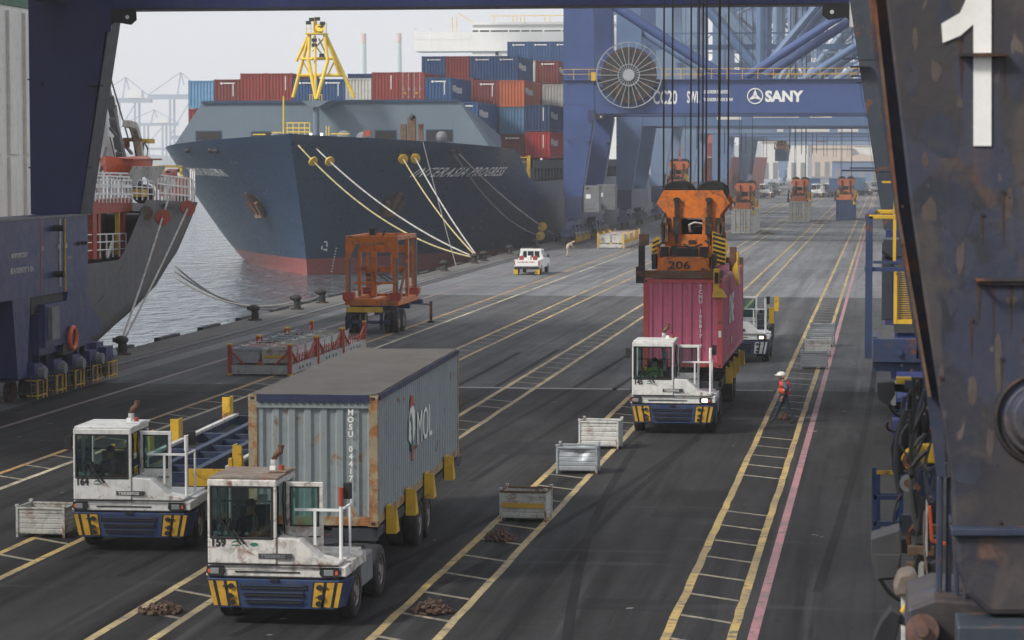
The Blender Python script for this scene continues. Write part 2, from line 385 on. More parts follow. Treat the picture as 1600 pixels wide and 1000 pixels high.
QX = -31.65
struct(B('concrete').box(QX + 1.6, 420, -60, 2600, -6, 0).build('quay_deck'))
struct(B('edge_concrete').box(QX, QX + 1.6, -60, 2600, -6, .02).build('quay_edge'))
struct(B('asphalt_shaded').box(-27.9, 420, -60, 93.2, -.001, .004).build('crane_shaded_pavement'))  # zone under the crane, its shadow painted as darker pavement
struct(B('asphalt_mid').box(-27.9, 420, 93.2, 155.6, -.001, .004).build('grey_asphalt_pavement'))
# recessed crane rail along the quay
r_ = B('iron_black'); [r_.box(x, x + .16, -60, 900, .0, .012) for x in (-29.25, -28.95)]; r_.box(-29.55, -29.42, -60, 900, .0, .03)
struct(r_.build('crane_rail'))

def strip(xl, xr, y0, y1, ml, mr, rung0, skew=-.72, step=2.35):
    a = B(ml); wr_ = random.Random(int(xl * 77))
    for xx, mm_ in ((xl, ml), (xr, mr)):
        a.use(mm_); vs = []; y = y0
        while y < y1:
            j = wr_.uniform(-.012, .012); vs += [(xx - .08 + j + wr_.uniform(-.007, .007), y, .0086), (xx + .08 + j + wr_.uniform(-.007, .007), y, .0086)]; y += wr_.uniform(.6, 1.6) * (1 if y < 200 else 8)
        a.add(vs, [(i*2, i*2+1, i*2+3, i*2+2) for i in range(len(vs)//2 - 1)])
    a.use('rung_paint'); y = rung0; rnd = random.Random(int(xl * 100))
    while y < min(y1, 175):
        w = .17; ya, yb = y, y + skew * (xr - xl) / 1.1; zt = .0088
        x0, x1 = xl + .085, xr - .085
        if rnd.random() > .06:
            a.add([(x0, ya - w/2, zt), (x1, yb - w/2, zt), (x1, yb + w/2, zt), (x0, ya + w/2, zt)], [(0, 1, 2, 3)])
        y += step
    return struct(a.build('lane_marking'))
strip(-3.62, -2.52, 20, 900, 'line_yellow', 'line_yellow', 21.3)
strip(-8.53, -7.42, 20, 900, 'line_yellow', 'line_gold', 20.8)
strip(-13.2, -12.14, 20, 900, 'line_gold', 'line_gold', 20.4)
strip(-17.9, -16.83, 20, 900, 'line_yellow', 'line_yellow', 21.9)
strip(-22.42, -21.38, 20, 900, 'line_orange', 'line_cream', 20.9)
a_ = B('line_pink'); a_.box(-2.25, -2.08, 20, 900, .0045, .008); struct(a_.build('pink_safety_line'))
a_ = B('line_dim'); a_.box(-26.3, -26.12, 20, 900, .0045, .0075); struct(a_.build('faded_safety_line'))
a_ = B('line_white'); a_.box(-16.7, -8.8, 92.9, 93.35, .0046, .0076); a_.box(-7.2, -3.8, 93.1, 93.5, .0046, .0076); struct(a_.build('cross_line'))
ground_mat('asphalt_patch', (.0145, .0145, .015), (.036, .0355, .036), .5, .85, .3, .06)
ground_mat('tyre_rubber', (.0145, .0145, .015), (.031, .031, .032), .2, .85, 0, .04)
rp_ = random.Random(21); pb = B('asphalt_patch')
for x, y, w, d in ((-10.8, 72, 2.2, 3.6), (-5.2, 60, 1.5, 5.0), (-15.2, 84, 3.0, 1.6), (-20, 66, 2.0, 6.0), (-.3, 76, 1.4, 5.5), (-5.4, 47.5, 2.4, 1.2), (-25.0, 84, 1.8, 6)):
    pb.add([(x + rp_.uniform(-.1, .1), y, .0055), (x + w, y + rp_.uniform(-.15, .15), .0055), (x + w + rp_.uniform(-.1, .1), y + d, .0055), (x, y + d, .0055)], [(0, 1, 2, 3)])
struct(pb.build('pavement_repair'))
tb = B('tyre_rubber')
for x0, y0_, x1, y1_, bend in ((-10.9, 44, -6.6, 88, .8), (-9.2, 44, -4.9, 88, .8), (-4.6, 38, -6.9, 76, -.5), (-6.3, 38, -5.3, 77, -.4), (-16.3, 52, -15.0, 110, .5), (-14.6, 50, -13.6, 112, .4), (-19.5, 60, -21.0, 104, .4), (-11.9, 66, -10.2, 140, .5), (-10.2, 66, -8.8, 140, .4), (-1.2, 50, -.4, 120, .3)):
    pts = []
    zt_m = .0056 + .00025 * (len(tb.v) // 50)
    for i in range(25):
        t_ = i / 24; pts.append((x0 + (x1 - x0) * t_ + bend * math.sin(t_ * 3.14), y0_ + (y1_ - y0_) * t_))
    w_ = .12
    tb.add([(x + sg * w_ * .8, y, zt_m) for x, y in pts for sg in (-1, 1)], [(i*2, i*2+1, i*2+3, i*2+2) for i in range(24)])
struct(tb.build('tyre_marks'))
fl_ = B('line_white')
for i in range(90):
    x, y = rp_.uniform(-27, -.2), rp_.uniform(42, 150); q = rp_.uniform(.03, .11) * (2.2 if i % 9 == 0 else 1); fl_.add([(x, y, .0068), (x + q, y + q*.4, .0068), (x + q*1.2, y + q*1.6, .0068), (x + q*.2, y + q*1.2, .0068)], [(0, 1, 2, 3)])
struct(fl_.build('paint_spots'))
# far transverse seams where the pavement slabs meet
a_ = B('line_white'); [a_.box(-27, 60, y, y + .5, .0009, .0035) for y in (168, 196, 232)]; struct(a_.build('pavement_seam'))

# water
m = bpy.data.materials.new('water'); m.use_nodes = True; MATS['water'] = m
n = m.node_tree.nodes; l = m.node_tree.links; p = n['Principled BSDF']; p.inputs['Base Color'].default_value = (.06, .085, .10, 1)
p.inputs['Roughness'].default_value = .10; p.inputs['IOR'].default_value = 1.33; p.inputs['Specular IOR Level'].default_value = .5
tc = n.new('ShaderNodeTexCoord'); hs = []
for sc, mpv, k in ((.9, (1, .5, 1), 1.2), (.28, (1, .6, 1), 2.2), (2.6, (1, .7, 1), .4)):
    mp = n.new('ShaderNodeMapping'); mp.inputs['Scale'].default_value = mpv; mp.inputs['Rotation'].default_value = (0, 0, .5); l.new(tc.outputs['Object'], mp.inputs[0])
    t = n.new('ShaderNodeTexNoise'); t.inputs['Scale'].default_value = sc; t.inputs['Detail'].default_value = 4; t.inputs['Distortion'].default_value = .6; l.new(mp.outputs[0], t.inputs['Vector'])
    x = n.new('ShaderNodeMath'); x.operation = 'MULTIPLY'; x.inputs[1].default_value = k; l.new(t.outputs['Fac'], x.inputs[0]); hs.append(x.outputs[0])
s0 = n.new('ShaderNodeMath'); l.new(hs[0], s0.inputs[0]); l.new(hs[1], s0.inputs[1]); s1 = n.new('ShaderNodeMath'); l.new(s0.outputs[0], s1.inputs[0]); l.new(hs[2], s1.inputs[1])
b = n.new('ShaderNodeBump'); b.inputs['Strength'].default_value = 1.0; b.inputs['Distance'].default_value = 1.1; l.new(s1.outputs[0], b.inputs['Height']); l.new(b.outputs[0], p.inputs['Normal'])
WZ = -1.87
struct(B('water').add([(-2200, -60, WZ), (QX + .2, -60, WZ), (QX + .2, 2900, WZ), (-2200, 2900, WZ)], [(0, 1, 2, 3)]).build('water'))
# a low far shore
sh = B('building_pale'); rnd = random.Random(3)
pts = [(-2150, 2780)] ; tops = []
vs = []; N = 60
for i in range(N + 1):
    x = -2150 + i * 3400 / N; h = 6 + 22 * abs(math.sin(i * .37) * math.sin(i * .11 + 1)) + rnd.random() * 4
    vs += [(x, 2700, -6), (x, 2740, h), (x, 2860, -6)]
fs = [];
for i in range(N): fs += [(i*3, i*3+3, i*3+4, i*3+1), (i*3+1, i*3+4, i*3+5, i*3+2)]
mat('shore', (.10, .13, .13), .9, 0, .2, .01)
struct(B('shore').add(vs, fs).build('far_shore_hills'))

# haze
hz = B('plain_white').box(-2350, 640, -80, 3000, -9, 150).build('haze'); hz['kind'] = 'stuff'; hz.data.materials.clear()
hm = bpy.data.materials.new('haze'); hm.use_nodes = True; hm.node_tree.nodes.clear()
o_ = hm.node_tree.nodes.new('ShaderNodeOutputMaterial'); v_ = hm.node_tree.nodes.new('ShaderNodeVolumePrincipled')
v_.inputs['Color'].default_value = (.985, .99, 1.0, 1); v_.inputs['Density'].default_value = .00034; v_.inputs['Anisotropy'].default_value = .2
hm.node_tree.links.new(v_.outputs[0], o_.inputs['Volume']); hz.data.materials.append(hm)
hz.display_type = 'WIRE'

# ================================================================== CONTAINERS
_cc = {}
def container_parts(L, H, paint, post, roofm, pitch=.28, side=None, doors=False, W=2.44, fine=True):
    """meshes of one container; origin at the bottom centre of the end that faces -Y"""
    key = (L, H, paint, post, roofm, pitch, side, doors)
    if key in _cc: return _cc[key]
    h = W / 2; out = []
    fr = B(post)
    for x in (-h, h - .16):
        for y in (0, L - .16): fr.box(x, x + .16, y, y + .16, .12, H - .12)
    for x in (-h - .005, h - .175):
        for y in (-.008, L - .172):
            for z in (0, H - .12): fr.box(x, x + .18, y, y + .18, z, z + .12)
    for z0, z1 in ((.02, .18), (H - .13, H - .015)):
        for y in (.004, L - .124): fr.box(-h + .16, h - .16, y, y + .12, z0, z1)
        for x in (-h + .004, h - .104): fr.box(x, x + .10, .17, L - .17, z0, z1)
    fr.use('black')
    for x in (-h + .04, h - .12):
        for z in (.03, H - .09): fr.box(x, x + .08, -.0085, -.0095, z, z + .055)
        for z in (.03, H - .09): fr.box(h + .0055, h + .006, .04, .12, z, z + .055)
    out.append(('frame', fr.mesh('frame')))
    zb, zt = .17, H - .12
    if not doors: out.append(('end_panel', B(paint).corr((-h + .16, .03), (h - .16, .03), zb, zt, (0, -1), .285, .045).mesh('end_panel')))
    sd = B(side or paint); sd.corr((h - .012, .16), (h - .012, L - .16), zb, zt, (1, 0), pitch); out.append(('side_panel', sd.mesh('side_panel')))
    s2 = B(side or paint).corr((-h + .012, .16), (-h + .012, L - .16), zb, zt, (-1, 0), pitch); out.append(('side_panel', s2.mesh('side_panel')))
    out.append(('rear_panel', B(paint).box(-h + .16, h - .16, L - .06, L - .02, zb, zt).mesh('rear_panel')))
    rf = B(roofm).box(-h + .1, h - .1, .12, L - .12, H - .06, H - .025)
    if fine:
        k = int(L / .6)
        for i in range(k): rf.box(-h + .14, h - .14, .3 + i * .6, .42 + i * .6, H - .025, H - .012)
    out.append(('roof', rf.mesh('roof')))
    if doors:
        for s in (-1, 1):
            x0, x1 = (-h + .165, -.01) if s < 0 else (.01, h - .165)
            d = B(paint).box(x0, x1, .02, .07, zb + .02, zt)
            for z in (.45, .95, 1.45, 1.95): d.box(x0 + .04, x1 - .04, .008, .019, z, z + .16)
            d.use('black').box(x0 - .004, x0 + .02, .012, .0195, zb + .02, zt).box(x1 - .02, x1 + .004, .012, .0195, zb + .02, zt)
            d.use('hazard_yellow').box(x0 + .35, x0 + .55, .004, .0075, .55, .75)
            out.append(('door', d.mesh('door')))
            lr = B('mid_grey' if paint == 'box_white' else 'bin_white')
            for q in (.25, .75):
                x = x0 + (x1 - x0) * q; lr.cyl((x, -.015, .12), (x, -.015, H - .08), .022, n=6)
                for z in (.3, .9, 1.1, 2.3): lr.box(x - .06, x + .06, -.01, .006, z, z + .05)
                lr.box(x - .03, x + .2, -.035, -.02, 1.0, 1.04)
            out.append(('lock_rod', lr.mesh('lock_rod')))
    _cc[key] = out; return out

def container(name, label, loc, L, H, paint, post=None, roofm=None, rz=0, group=None, **k):
    t = thing(name, label, 'container', loc, rz, group)
    door = None
    for nm, me in container_parts(L, H, paint, post or paint, roofm or paint, **k):
        if nm == 'lock_rod': link(nm, me, door)
        else:
            o = link(nm, me, t)
            if nm == 'door': door = o
    return t

# grey-blue open-top container on truck 159
RZ159 = R(1.9)
C159 = Vector((-10.57, 49.0, 1.2))
mol = container('shipping_container', 'grey blue long container with rusty posts and a faded tarpaulin roof on the front truck', C159, 12.19, 2.46, 'mol_paint', 'rusty_post', 'tarp', RZ159, side='mol_side', fine=False)
for c in kids(mol):
    if c.name.startswith('roof'):
        tp = B('tarp'); random.seed(5); nx, ny = 8, 26; vs = []
        for j in range(ny + 1):
            for i in range(nx + 1):
                x = -1.19 + 2.38 * i / nx; y = .03 + 12.13 * j / ny
                vs.append((x, y, 2.475 + (.02 if j % 2 else -.01) * (0 < i < nx) + random.uniform(-.008, .008)))
        tp.add(vs, [(j*(nx+1)+i, j*(nx+1)+i+1, (j+1)*(nx+1)+i+1, (j+1)*(nx+1)+i) for j in range(ny) for i in range(nx)])
        tp.build('tarpaulin', c, smooth=True)
        te = B('tarp_edge'); te.box(-1.06, 1.06, -.03, .0, 2.34, 2.47); te.box(1.225, 1.25, .18, 12.0, 2.36, 2.47)
        for i in range(16): te.box(-1.02 + i * .13, -.94 + i * .13, -.038, -.028, 2.31, 2.35)
        te.build('tarpaulin_skirt', c)
    if c.name.startswith('frame'):
        B('mol_paint').box(-1.06, 1.06, -.004, .002, 2.22, 2.335).build('top_rail', c)
lettering(list('MOSU') + [''] + list('044171') + ['', '1'], .145, 'emblem_white', mol, (.72, -.02, 2.10), vertical=True, off=.004)
lettering('MOL', .98, 'emblem_white', mol, (1.235, 5.15, .98), SIDE, off=.0, xs=1.12, space=1.02)
# worn round emblem in red, white and green before the letters
em = B('emblem_red'); em.prism([(4.21, 1.83), (4.41, 2.08), (4.69, 2.05), (4.85, 1.83), (4.65, 1.91), (4.41, 1.87)], 'x', 1.222, 1.236)
em.prism([(4.41, 0.79), (4.61, 0.72), (4.77, 0.96), (4.57, 1.07)], 'x', 1.222, 1.236)
em.use('emblem_white').prism([(4.05, 1.20), (4.09, 1.62), (4.29, 1.83), (4.65, 1.85), (4.85, 1.72), (4.89, 1.34), (4.69, 1.15), (4.41, 1.07)], 'x', 1.222, 1.234)
em.use('emblem_green').prism([(4.11, 1.62), (4.29, 1.74), (4.51, 1.57), (4.57, 1.15), (4.49, 0.91), (4.33, 0.96), (4.37, 1.24), (4.29, 1.34), (4.37, 1.43), (4.25, 1.55)], 'x', 1.226, 1.240)
em.build('emblem', mol)
B('rusty_steel').box(1.222, 1.238, 4.75, 5.15, .93, 1.0).build('rust_stain', mol)

C145 = Vector((-6.18, 82.7, 1.60))
pink = container('shipping_container', 'pink container held by the large orange spreader over truck 145', C145, 12.19, 2.74, 'pink_paint', 'pink_post', 'pink_paint', 0)
lettering(list('TCNU') + [''] + list('105817') + ['', '9'], .16, 'emblem_white', pink, (.55, -.02, 2.45), vertical=True, off=.005)
lettering('ONE', 1.3, 'emblem_white', pink, (1.235, 3.3, 1.15), SIDE, off=.03)
lettering('2N1', .3, 'emblem_white', pink, (1.235, 4.6, .45), SIDE, off=.01)
B('plain_white').box(1.10, 1.19, -.012, -.0097, .95, 1.15).build('label_plate', pink)

# ================================================================== PEOPLE
def person(name, label, joints, radii, edges, regions, loc, rz, clothes=(), root=0, head=None, group=None, dosub=2):
    t = thing(name, label, 'person', loc, rz, group)
    me = bpy.data.meshes.new('body'); me.from_pydata(joints, edges, []); o = link('body', me, t)
    for nm in regions['mats']: me.materials.append(MATS[nm])
    sk = o.modifiers.new('skin', 'SKIN'); sk.use_smooth_shade = True
    for i, r in enumerate(radii):
        q = me.skin_vertices[0].data[i]; q.radius = r if isinstance(r, tuple) else (r, r); q.use_root = (i == root)
    sb = o.modifiers.new('sub', 'SUBSURF'); sb.levels = dosub; sb.render_levels = dosub
    dg = bpy.context.evaluated_depsgraph_get(); nm_ = bpy.data.meshes.new_from_object(o.evaluated_get(dg))
    o.modifiers.clear(); o.data = nm_
    nm_.materials.clear(); [nm_.materials.append(MATS[q]) for q in regions['mats']]
    for p in nm_.polygons: p.material_index = regions['pick'](p.center); p.use_smooth = True
    return t, o

def walker():
    # facing +X (local), walking; heights in metres
    J = [(0, 0, .86), (.00, 0, 1.05), (.03, 0, 1.27), (.06, 0, 1.38), (.10, 0, 1.47), (.11, 0, 1.58),     # 0 pelvis .. 5 head top
         (.03, .17, 1.30), (-.04, .22, 1.06), (.08, .20, .84), (.11, .19, .77),                            # left arm 6-9
         (.03, -.17, 1.30), (-.08, -.22, 1.06), (.02, -.21, .83), (.04, -.21, .76),                         # right arm 10-13
         (.02, .09, .84), (-.10, .10, .46), (-.27, .10, .09), (-.13, .10, .04),                             # rear leg 14-17
         (.02, -.09, .84), (.16, -.10, .46), (.28, -.10, .09), (.42, -.10, .035)]                          # front leg 18-21
    Rr = [(.13, .15), (.12, .14), (.12, .16), .05, .085, .075, .06, .048, .035, .04, .06, .048, .035, .04, .09, .062, .045, .045, .09, .062, .045, .045]
    E_ = [(0,1),(1,2),(2,3),(3,4),(4,5),(2,6),(6,7),(7,8),(8,9),(2,10),(10,11),(11,12),(12,13),(0,14),(14,15),(15,16),(16,17),(0,18),(18,19),(19,20),(20,21)]
    def pick(c):
        if c.z < .10: return 2
        if abs(c.y) > .17 and .66 < c.z < .88: return 0
        if c.z < .90: return 1
        if c.z > 1.36: return 0
        return 1 if abs(c.y) > .17 or c.z < 1.36 else 0
    return J, Rr, E_, dict(mats=['skin', 'cloth_navy', 'black'], pick=pick)
J, Rr, E_, rg_ = walker()
wp = G(1226, 661)
wk, wb = person('person', 'dock worker in white helmet and orange safety vest walking left across the ladder marking', J, Rr, E_, rg_, (wp.x, wp.y, 0.008), R(185))
wk.scale = (1.1, 1.1, .95)
hm_ = B('helmet_white').sphere((.10, 0, 1.54), .135, .115, .115, 16, 8).cyl((.13, 0, 1.53), (.13, 0, 1.545), .16, n=16); hm_.build('helmet', wk, smooth=True)
v = B('vest_orange')
for a0, a1, r0, r1 in ((.93, 1.12, (.150, .175), (.150, .178)), (1.12, 1.34, (.152, .180), (.135, .185))):
    n_ = 20; vs = []
    for z, (rx, ry), cx in ((a0, r0, .0), (a1, r1, .03)):
        vs += [(cx + rx * math.cos(2*math.pi*i/n_), ry * math.sin(2*math.pi*i/n_), z) for i in range(n_)]
    v.add(vs, [(i, (i+1) % n_, n_ + (i+1) % n_, n_ + i) for i in range(n_)])
vo = v.build('vest', wk, smooth=True); sd_ = vo.modifiers.new('solid', 'SOLIDIFY'); sd_.thickness = .012
vs_ = B('vest_stripe').cyl((.0, 0, 1.06), (.0, 0, 1.10), .183, n=20, caps=False); o_ = vs_.build('reflective_band', wk); o_.scale = (.86, 1, 1)
fc = B('skin').sphere((.235, 0, 1.46), .016, .014, .02, 8, 6); fc.sphere((.185, .115, 1.47), .02, .012, .03, 8, 5).sphere((.105, -.1, 1.47), .02, .012, .03, 8, 5); fc.build('nose', wk)
ra = B('shirt_blue')
for s in (1, -1):
    ra.tube([(.03, s*.17, 1.31), (-.02 - .02*(s < 0), s*.21, 1.16), (-.045 - .03*(s < 0), s*.225, 1.05)], .062, 8)
ra.build('sleeves', wk, smooth=True)
hd = B('skin')
for bx, by in ((.11, .19), (.04, -.21)):
    for k in range(4): hd.tube([(bx + .01 - k*.014, by, .765), (bx + .018 - k*.014, by + .008, .725), (bx + .026 - k*.013, by - .004, .695 + .004*k)], .0085, 5)
    hd.tube([(bx + .03, by, .80), (bx + .05, by - .01, .765), (bx + .05, by - .015, .74)], .009, 5)
hd.build('fingers', wk, smooth=True)

# bent figure on the far quay
J2 = [(0, 0, .80), (.12, 0, .98), (.34, 0, 1.12), (.42, 0, 1.15), (.52, 0, 1.16), (.60, 0, 1.13), (.33, .17, 1.08), (.42, .2, .84), (.52, .18, .62),
      (.33, -.17, 1.08), (.45, -.2, .84), (.56, -.18, .64), (0, .1, .78), (.08, .13, .42), (-.04, .14, .08), (.12, .15, .04), (0, -.1, .78), (.12, -.13, .42), (.02, -.14, .08), (.18, -.14, .04)]
R2 = [(.14, .15), (.13, .15), (.13, .16), .055, .09, .07, .06, .045, .04, .06, .045, .04, .09, .06, .045, .045, .09, .06, .045, .045]
E2 = [(0,1),(1,2),(2,3),(3,4),(4,5),(2,6),(6,7),(7,8),(2,9),(9,10),(10,11),(0,12),(12,13),(13,14),(14,15),(0,16),(16,17),(17,18),(18,19)]
bp = G(886, 401)
bt, bb = person('person', 'stooping person in tan clothes far off on the quay beside the blue ship', J2, R2, E2,
    dict(mats=['skin', 'cloth_tan', 'black'], pick=lambda c: 2 if c.z < .06 else (0 if (c.z < .72 and abs(c.y) > .16) or c.x > .40 else 1)), (bp.x, bp.y, 0), R(10))
B('cloth_tan').sphere((.55, 0, 1.21), .12, .11, .07, 10, 6).build('hat', bt, smooth=True)

def driver(label, shirt, loc, parent_scale=1.0, face_y=-1):
    """seated driver facing -Y, hips at the origin"""
    J = [(0, 0, .08), (0, .02, .28), (0, .0, .50), (0, -.02, .60), (0, -.05, .70), (0, -.05, .82), (.19, .0, .50), (.24, -.12, .28), (.14, -.36, .30), (.10, -.43, .33),
         (-.19, .0, .50), (-.24, -.12, .28), (-.14, -.36, .30), (-.10, -.43, .33), (.10, -.06, .06), (.12, -.44, .08), (.12, -.50, -.30), (.12, -.62, -.34), (-.10, -.06, .06), (-.12, -.44, .08), (-.12, -.50, -.30), (-.12, -.62, -.34)]
    Rr = [(.15, .13), (.15, .12), (.16, .12), .055, .088, .075, .06, .045, .036, .04, .06, .045, .036, .04, .085, .06, .045, .04, .085, .06, .045, .04]
    E_ = [(0,1),(1,2),(2,3),(3,4),(4,5),(2,6),(6,7),(7,8),(8,9),(2,10),(10,11),(11,12),(12,13),(0,14),(14,15),(15,16),(16,17),(0,18),(18,19),(19,20),(20,21)]
    def pick(c):
        if c.z > .585: return 0
        if c.y < -.22 and c.z > .2: return 0
        return 1 if c.z > .16 else 2
    t, b = person('person', label, J, Rr, E_, dict(mats=['skin', shirt, 'cloth_dark'], pick=pick), loc, 0)
    B('hair').sphere((0, -.035, .80), .098, .105, .085, 12, 8).build('hair', t, smooth=True)
    f = B('skin').sphere((0, -.165, .70), .014, .016, .022, 8, 6); f.use('black').sphere((.035, -.137, .735), .012, n=8, k=5).sphere((-.035, -.137, .735), .012, n=8, k=5); f.build('face', t)
    return t

# ================================================================== TERMINAL TRACTORS
def wheel_mesh(r=.5, w=.3, n=28):
    a = B('rubber'); n_ = n; prof = [(-w/2, r*.60), (-w/2, r*.86), (-w/2*.86, r*.97), (-w/2*.6, r), (w/2*.6, r), (w/2*.86, r*.97), (w/2, r*.86), (w/2, r*.60)]
    vs = []
    for x, q in prof: vs += [(x, q*math.cos(2*math.pi*i/n_), q*math.sin(2*math.pi*i/n_)) for i in range(n_)]
    a.add(vs, [(j*n_+i, j*n_+(i+1)%n_, (j+1)*n_+(i+1)%n_, (j+1)*n_+i) for j in range(len(prof)-1) for i in range(n_)])
    for i in range(n_):
        t = 2*math.pi*(i+.5)/n_; c, s_ = math.cos(t), math.sin(t)
    return a.mesh('tyre', True)
def rim_mesh(r=.5, w=.3):
    a = B('rim'); a.cyl((-w/2*.9, 0, 0), (w/2*.55, 0, 0), r*.605, n=20); a.cyl((w/2*.4, 0, 0), (w/2*.95, 0, 0), r*.26, r*.2, n=12)
    a.torus((w/2*.75, 0, 0), (1, 0, 0), r*.56, r*.05, 20, 6)
    for i in range(8): t = 2*math.pi*i/8; a.cyl((w/2*.5, r*.4*math.cos(t), r*.4*math.sin(t)), (w/2*.72, r*.4*math.cos(t), r*.4*math.sin(t)), r*.035, n=6)
    return a.mesh('rim')
TY, RM = wheel_mesh(), rim_mesh()
def wheel(parent, x, y, r=.5, flip=False, dual=False):
    w = link('wheel', B('dark_grey').cyl((-.05, 0, 0), (.05, 0, 0), .12, n=8).mesh('wheel'), parent, (x, y, r))
    for k, dx in enumerate((0, -.33) if dual else (0,)):
        for nm, me in (('tyre', TY), ('rim', RM)):
            o = link(nm, me, w, ((-dx if flip else dx), 0, 0)); s = r / .5; o.scale = (-s if flip else s, s, s)
    return w

def tractor(label, number, white, stripe, bumper, loc, rz=0, group='white terminal tractors', lit=(0, 1), plate='TERBERG', plate_worn=False, seed=1, exh=True, mirror_left=True):
    t = thing('terminal_tractor', label, 'truck', loc, rz, group)
    X0 = -1.25                                     # left edge; x grows to the right as the driver-side camera sees it
    def X(v): return X0 + v
    # chassis
    ch = B('trailer_dark'); ch.box(-.45, -.30, .35, 4.3, .55, .85).box(.30, .45, .35, 4.3, .55, .85).box(-1.0, 1.0, .9, 1.25, .45, .60).box(-.9, .9, 3.2, 4.0, .85, .95)
    ch.box(-.95, .95, 3.45, 3.65, .40, .55).cyl((0, 3.6, .93), (0, 3.6, 1.04), .45, n=20).box(-1.15, .2, .25, 1.9, .86, .99).build('chassis', t)
    # bumper: bent plate, narrowing downward
    def bump(m, g=0.0):
        prof = [(-1.27, .42), (-1.20, .0), (1.12, .0), (1.28, .42)]; low = [(-1.18, .45), (-1.08, .04), (1.02, .04), (1.14, .45)]
        vs = [(x, y, .87) for x, y in prof] + [(x, y, .33) for x, y in low] + [(x, .55, .87) for x in (-1.27, 1.28)] + [(x, .55, .33) for x in (-1.18, 1.14)]
        return B(m).add(vs, [(0,4,5,1), (1,5,6,2), (2,6,7,3), (0,1,2,3,9,8), (4,10,11,7,6,5), (0,8,10,4), (3,7,11,9)])
    bo = bump(bumper).build('bumper', t, bevel=.012)
    g = B('black')
    for i, z in enumerate((.74, .61, .48)): k = .05 * i; g.box(-.62 + k, .55 - k, -.012, .03, z - .045, z + .045)
    g.build('grille', bo)
    gs = B(bumper)
    for z in (.76, .63, .50): gs.box(-.58, .50, -.028, -.013, z - .008, z + .012)
    gs.build('grille_slats', bo)
    st = B(stripe)
    def quad(x0, x1, z0, z1, sk=.0):
        def P(x, z):
            f = (.87 - z) / .54; return (x * (1 - .09 * f * (1 if x > 0 else 1)), .04 * f - .006, z)
        st.add([P(x0 + sk, z0), P(x1 + sk, z0), P(x1, z1), P(x0, z1)], [(0, 1, 2, 3)])
    for s in (-1, 1):
        for x0, x1 in ((.70, .86), (.92, 1.05), (1.11, 1.19)):
            a, b = sorted((s * x0, s * x1)); quad(a, b, .37, .83, .0)
    so_ = st.build('hazard_stripe', bo)
    bk = B('black')
    for s in (-1, 1):
        bk.add([(s*.67*.91, .037, .36), (s*1.195*.91, .037, .36), (s*1.195, -.003, .845), (s*.67, -.003, .845)], [(0, 1, 2, 3)])
    bk.build('stripe_backing', bo)
    bl = B('black')
    for s in (-1, 1):
        for x, z in ((.78, .74), (.80, .56), (.76, .44)): bl.cyl((s * x, -.03, z), (s * x, .02, z), .05, n=10)
        bl.box(s * .72, s * .92, -.02, -.008, .72, .755); bl.box(s * .72, s * .86, -.02, -.008, .545, .575)
    bl.box(-.10, .06, -.03, .05, .84, .885); bl.build('tow_hooks', bo)
    # white front fascia with a dark slot
    fa = B(white); fa.prism([(-1.24, .905), (1.02, .905), (1.13, .93), (1.13, 1.12), (-1.20, 1.13)], 'y', .06, .55)
    fa.prism([(.06, .93), (.95, .93), (.95, 1.12), (.06, 1.12)], 'x', 1.131, 1.24); fo = fa.build('fascia', t, bevel=.02)
    B('black').box(-.72, .42, .045, .065, .985, 1.01).box(-1.18, 1.1, .045, .062, .895, .915).build('fascia_slot', fo)
    for i, (x0, x1) in enumerate(((-1.20, -.92), (.80, 1.10))):
        h = B('black').prism([(x0 - .03, .98), (x0 + .02, .915), (x1 - .01, .915), (x1 + .03, .98), (x1 + .01, 1.10), (x0 - .01, 1.10)], 'y', .03, .09); ho = h.build('headlight', t)
        B('lamp_lit' if lit[i] else 'lamp_lens').box(x0 + .05, x1 - .08, .02, .04, .95, 1.06).build('lens', ho, bevel=.012)
        B('boat_orange').box(x0 + .005 if i == 0 else x1 - .05, x0 + .05 if i == 0 else x1 - .005, .024, .04, .97, 1.04).build('indicator', ho)
    # cab: lower body, pillars, roof, windscreen
    cb = B(white); x0, x1 = X(.06), X(1.27); zf, zs, zr, zt = 1.15, 1.66, 2.56, 2.72
    cb.box(x0, x1, .0, .06, zf, zs - .04); cb.box(x0, x1, .0, .07, zr, zt - .03)
    cb.box(x0, x0 + .07, .0, .09, zs - .04, zr); cb.box(x1 - .07, x1, .0, .09, zs - .04, zr)
    cb.box(x0, x0 + .05, .09, 1.55, zf - .1, 1.60); cb.box(x1 - .05, x1, .09, 1.55, zf - .1, 1.60)
    for y in (.72, 1.48): cb.box(x0, x0 + .05, y, y + .08, 1.60, zr); cb.box(x1 - .05, x1, y, y + .08, 1.60, zr)
    cb.box(x0, x1, 1.50, 1.56, zf - .1, 1.70); cb.box(x0, x1, .07, 1.56, zr + .03, zt - .03)
    cb.box(x0, x1, .05, 1.5, 1.02, 1.14)
    cbo = cb.build('cab', t, bevel=.018)
    rf = B('roof_rusty' if 'worn' in white else white); rf.box(x0 + .02, x1 + .03, .04, 1.58, zt - .03, zt + .02); rf.box(x1 - .3, x1 + .03, .7, 1.3, zt + .02, zt + .05)
    rf.build('roof', cbo, bevel=.015)
    wsx0, wsx1 = X(.12), X(1.20)
    sealm = B('black')
    for bx in ((wsx0 - .01, wsx1 + .01, zs - .06, zs - .02), (wsx0 - .01, wsx1 + .01, zr - .02, zr + .02)): sealm.box(bx[0], bx[1], -.012, .04, bx[2], bx[3])
    sealm.box(wsx0 - .02, wsx0 + .02, -.012, .04, zs - .05, zr + .01).box(wsx1 - .02, wsx1 + .02, -.012, .04, zs - .05, zr + .01)
    ws = B('cab_glass').box(wsx0, wsx1, .012, .02, zs - .04, zr).build('windscreen', cbo)
    sealm.build('window_seal', ws, bevel=.01)
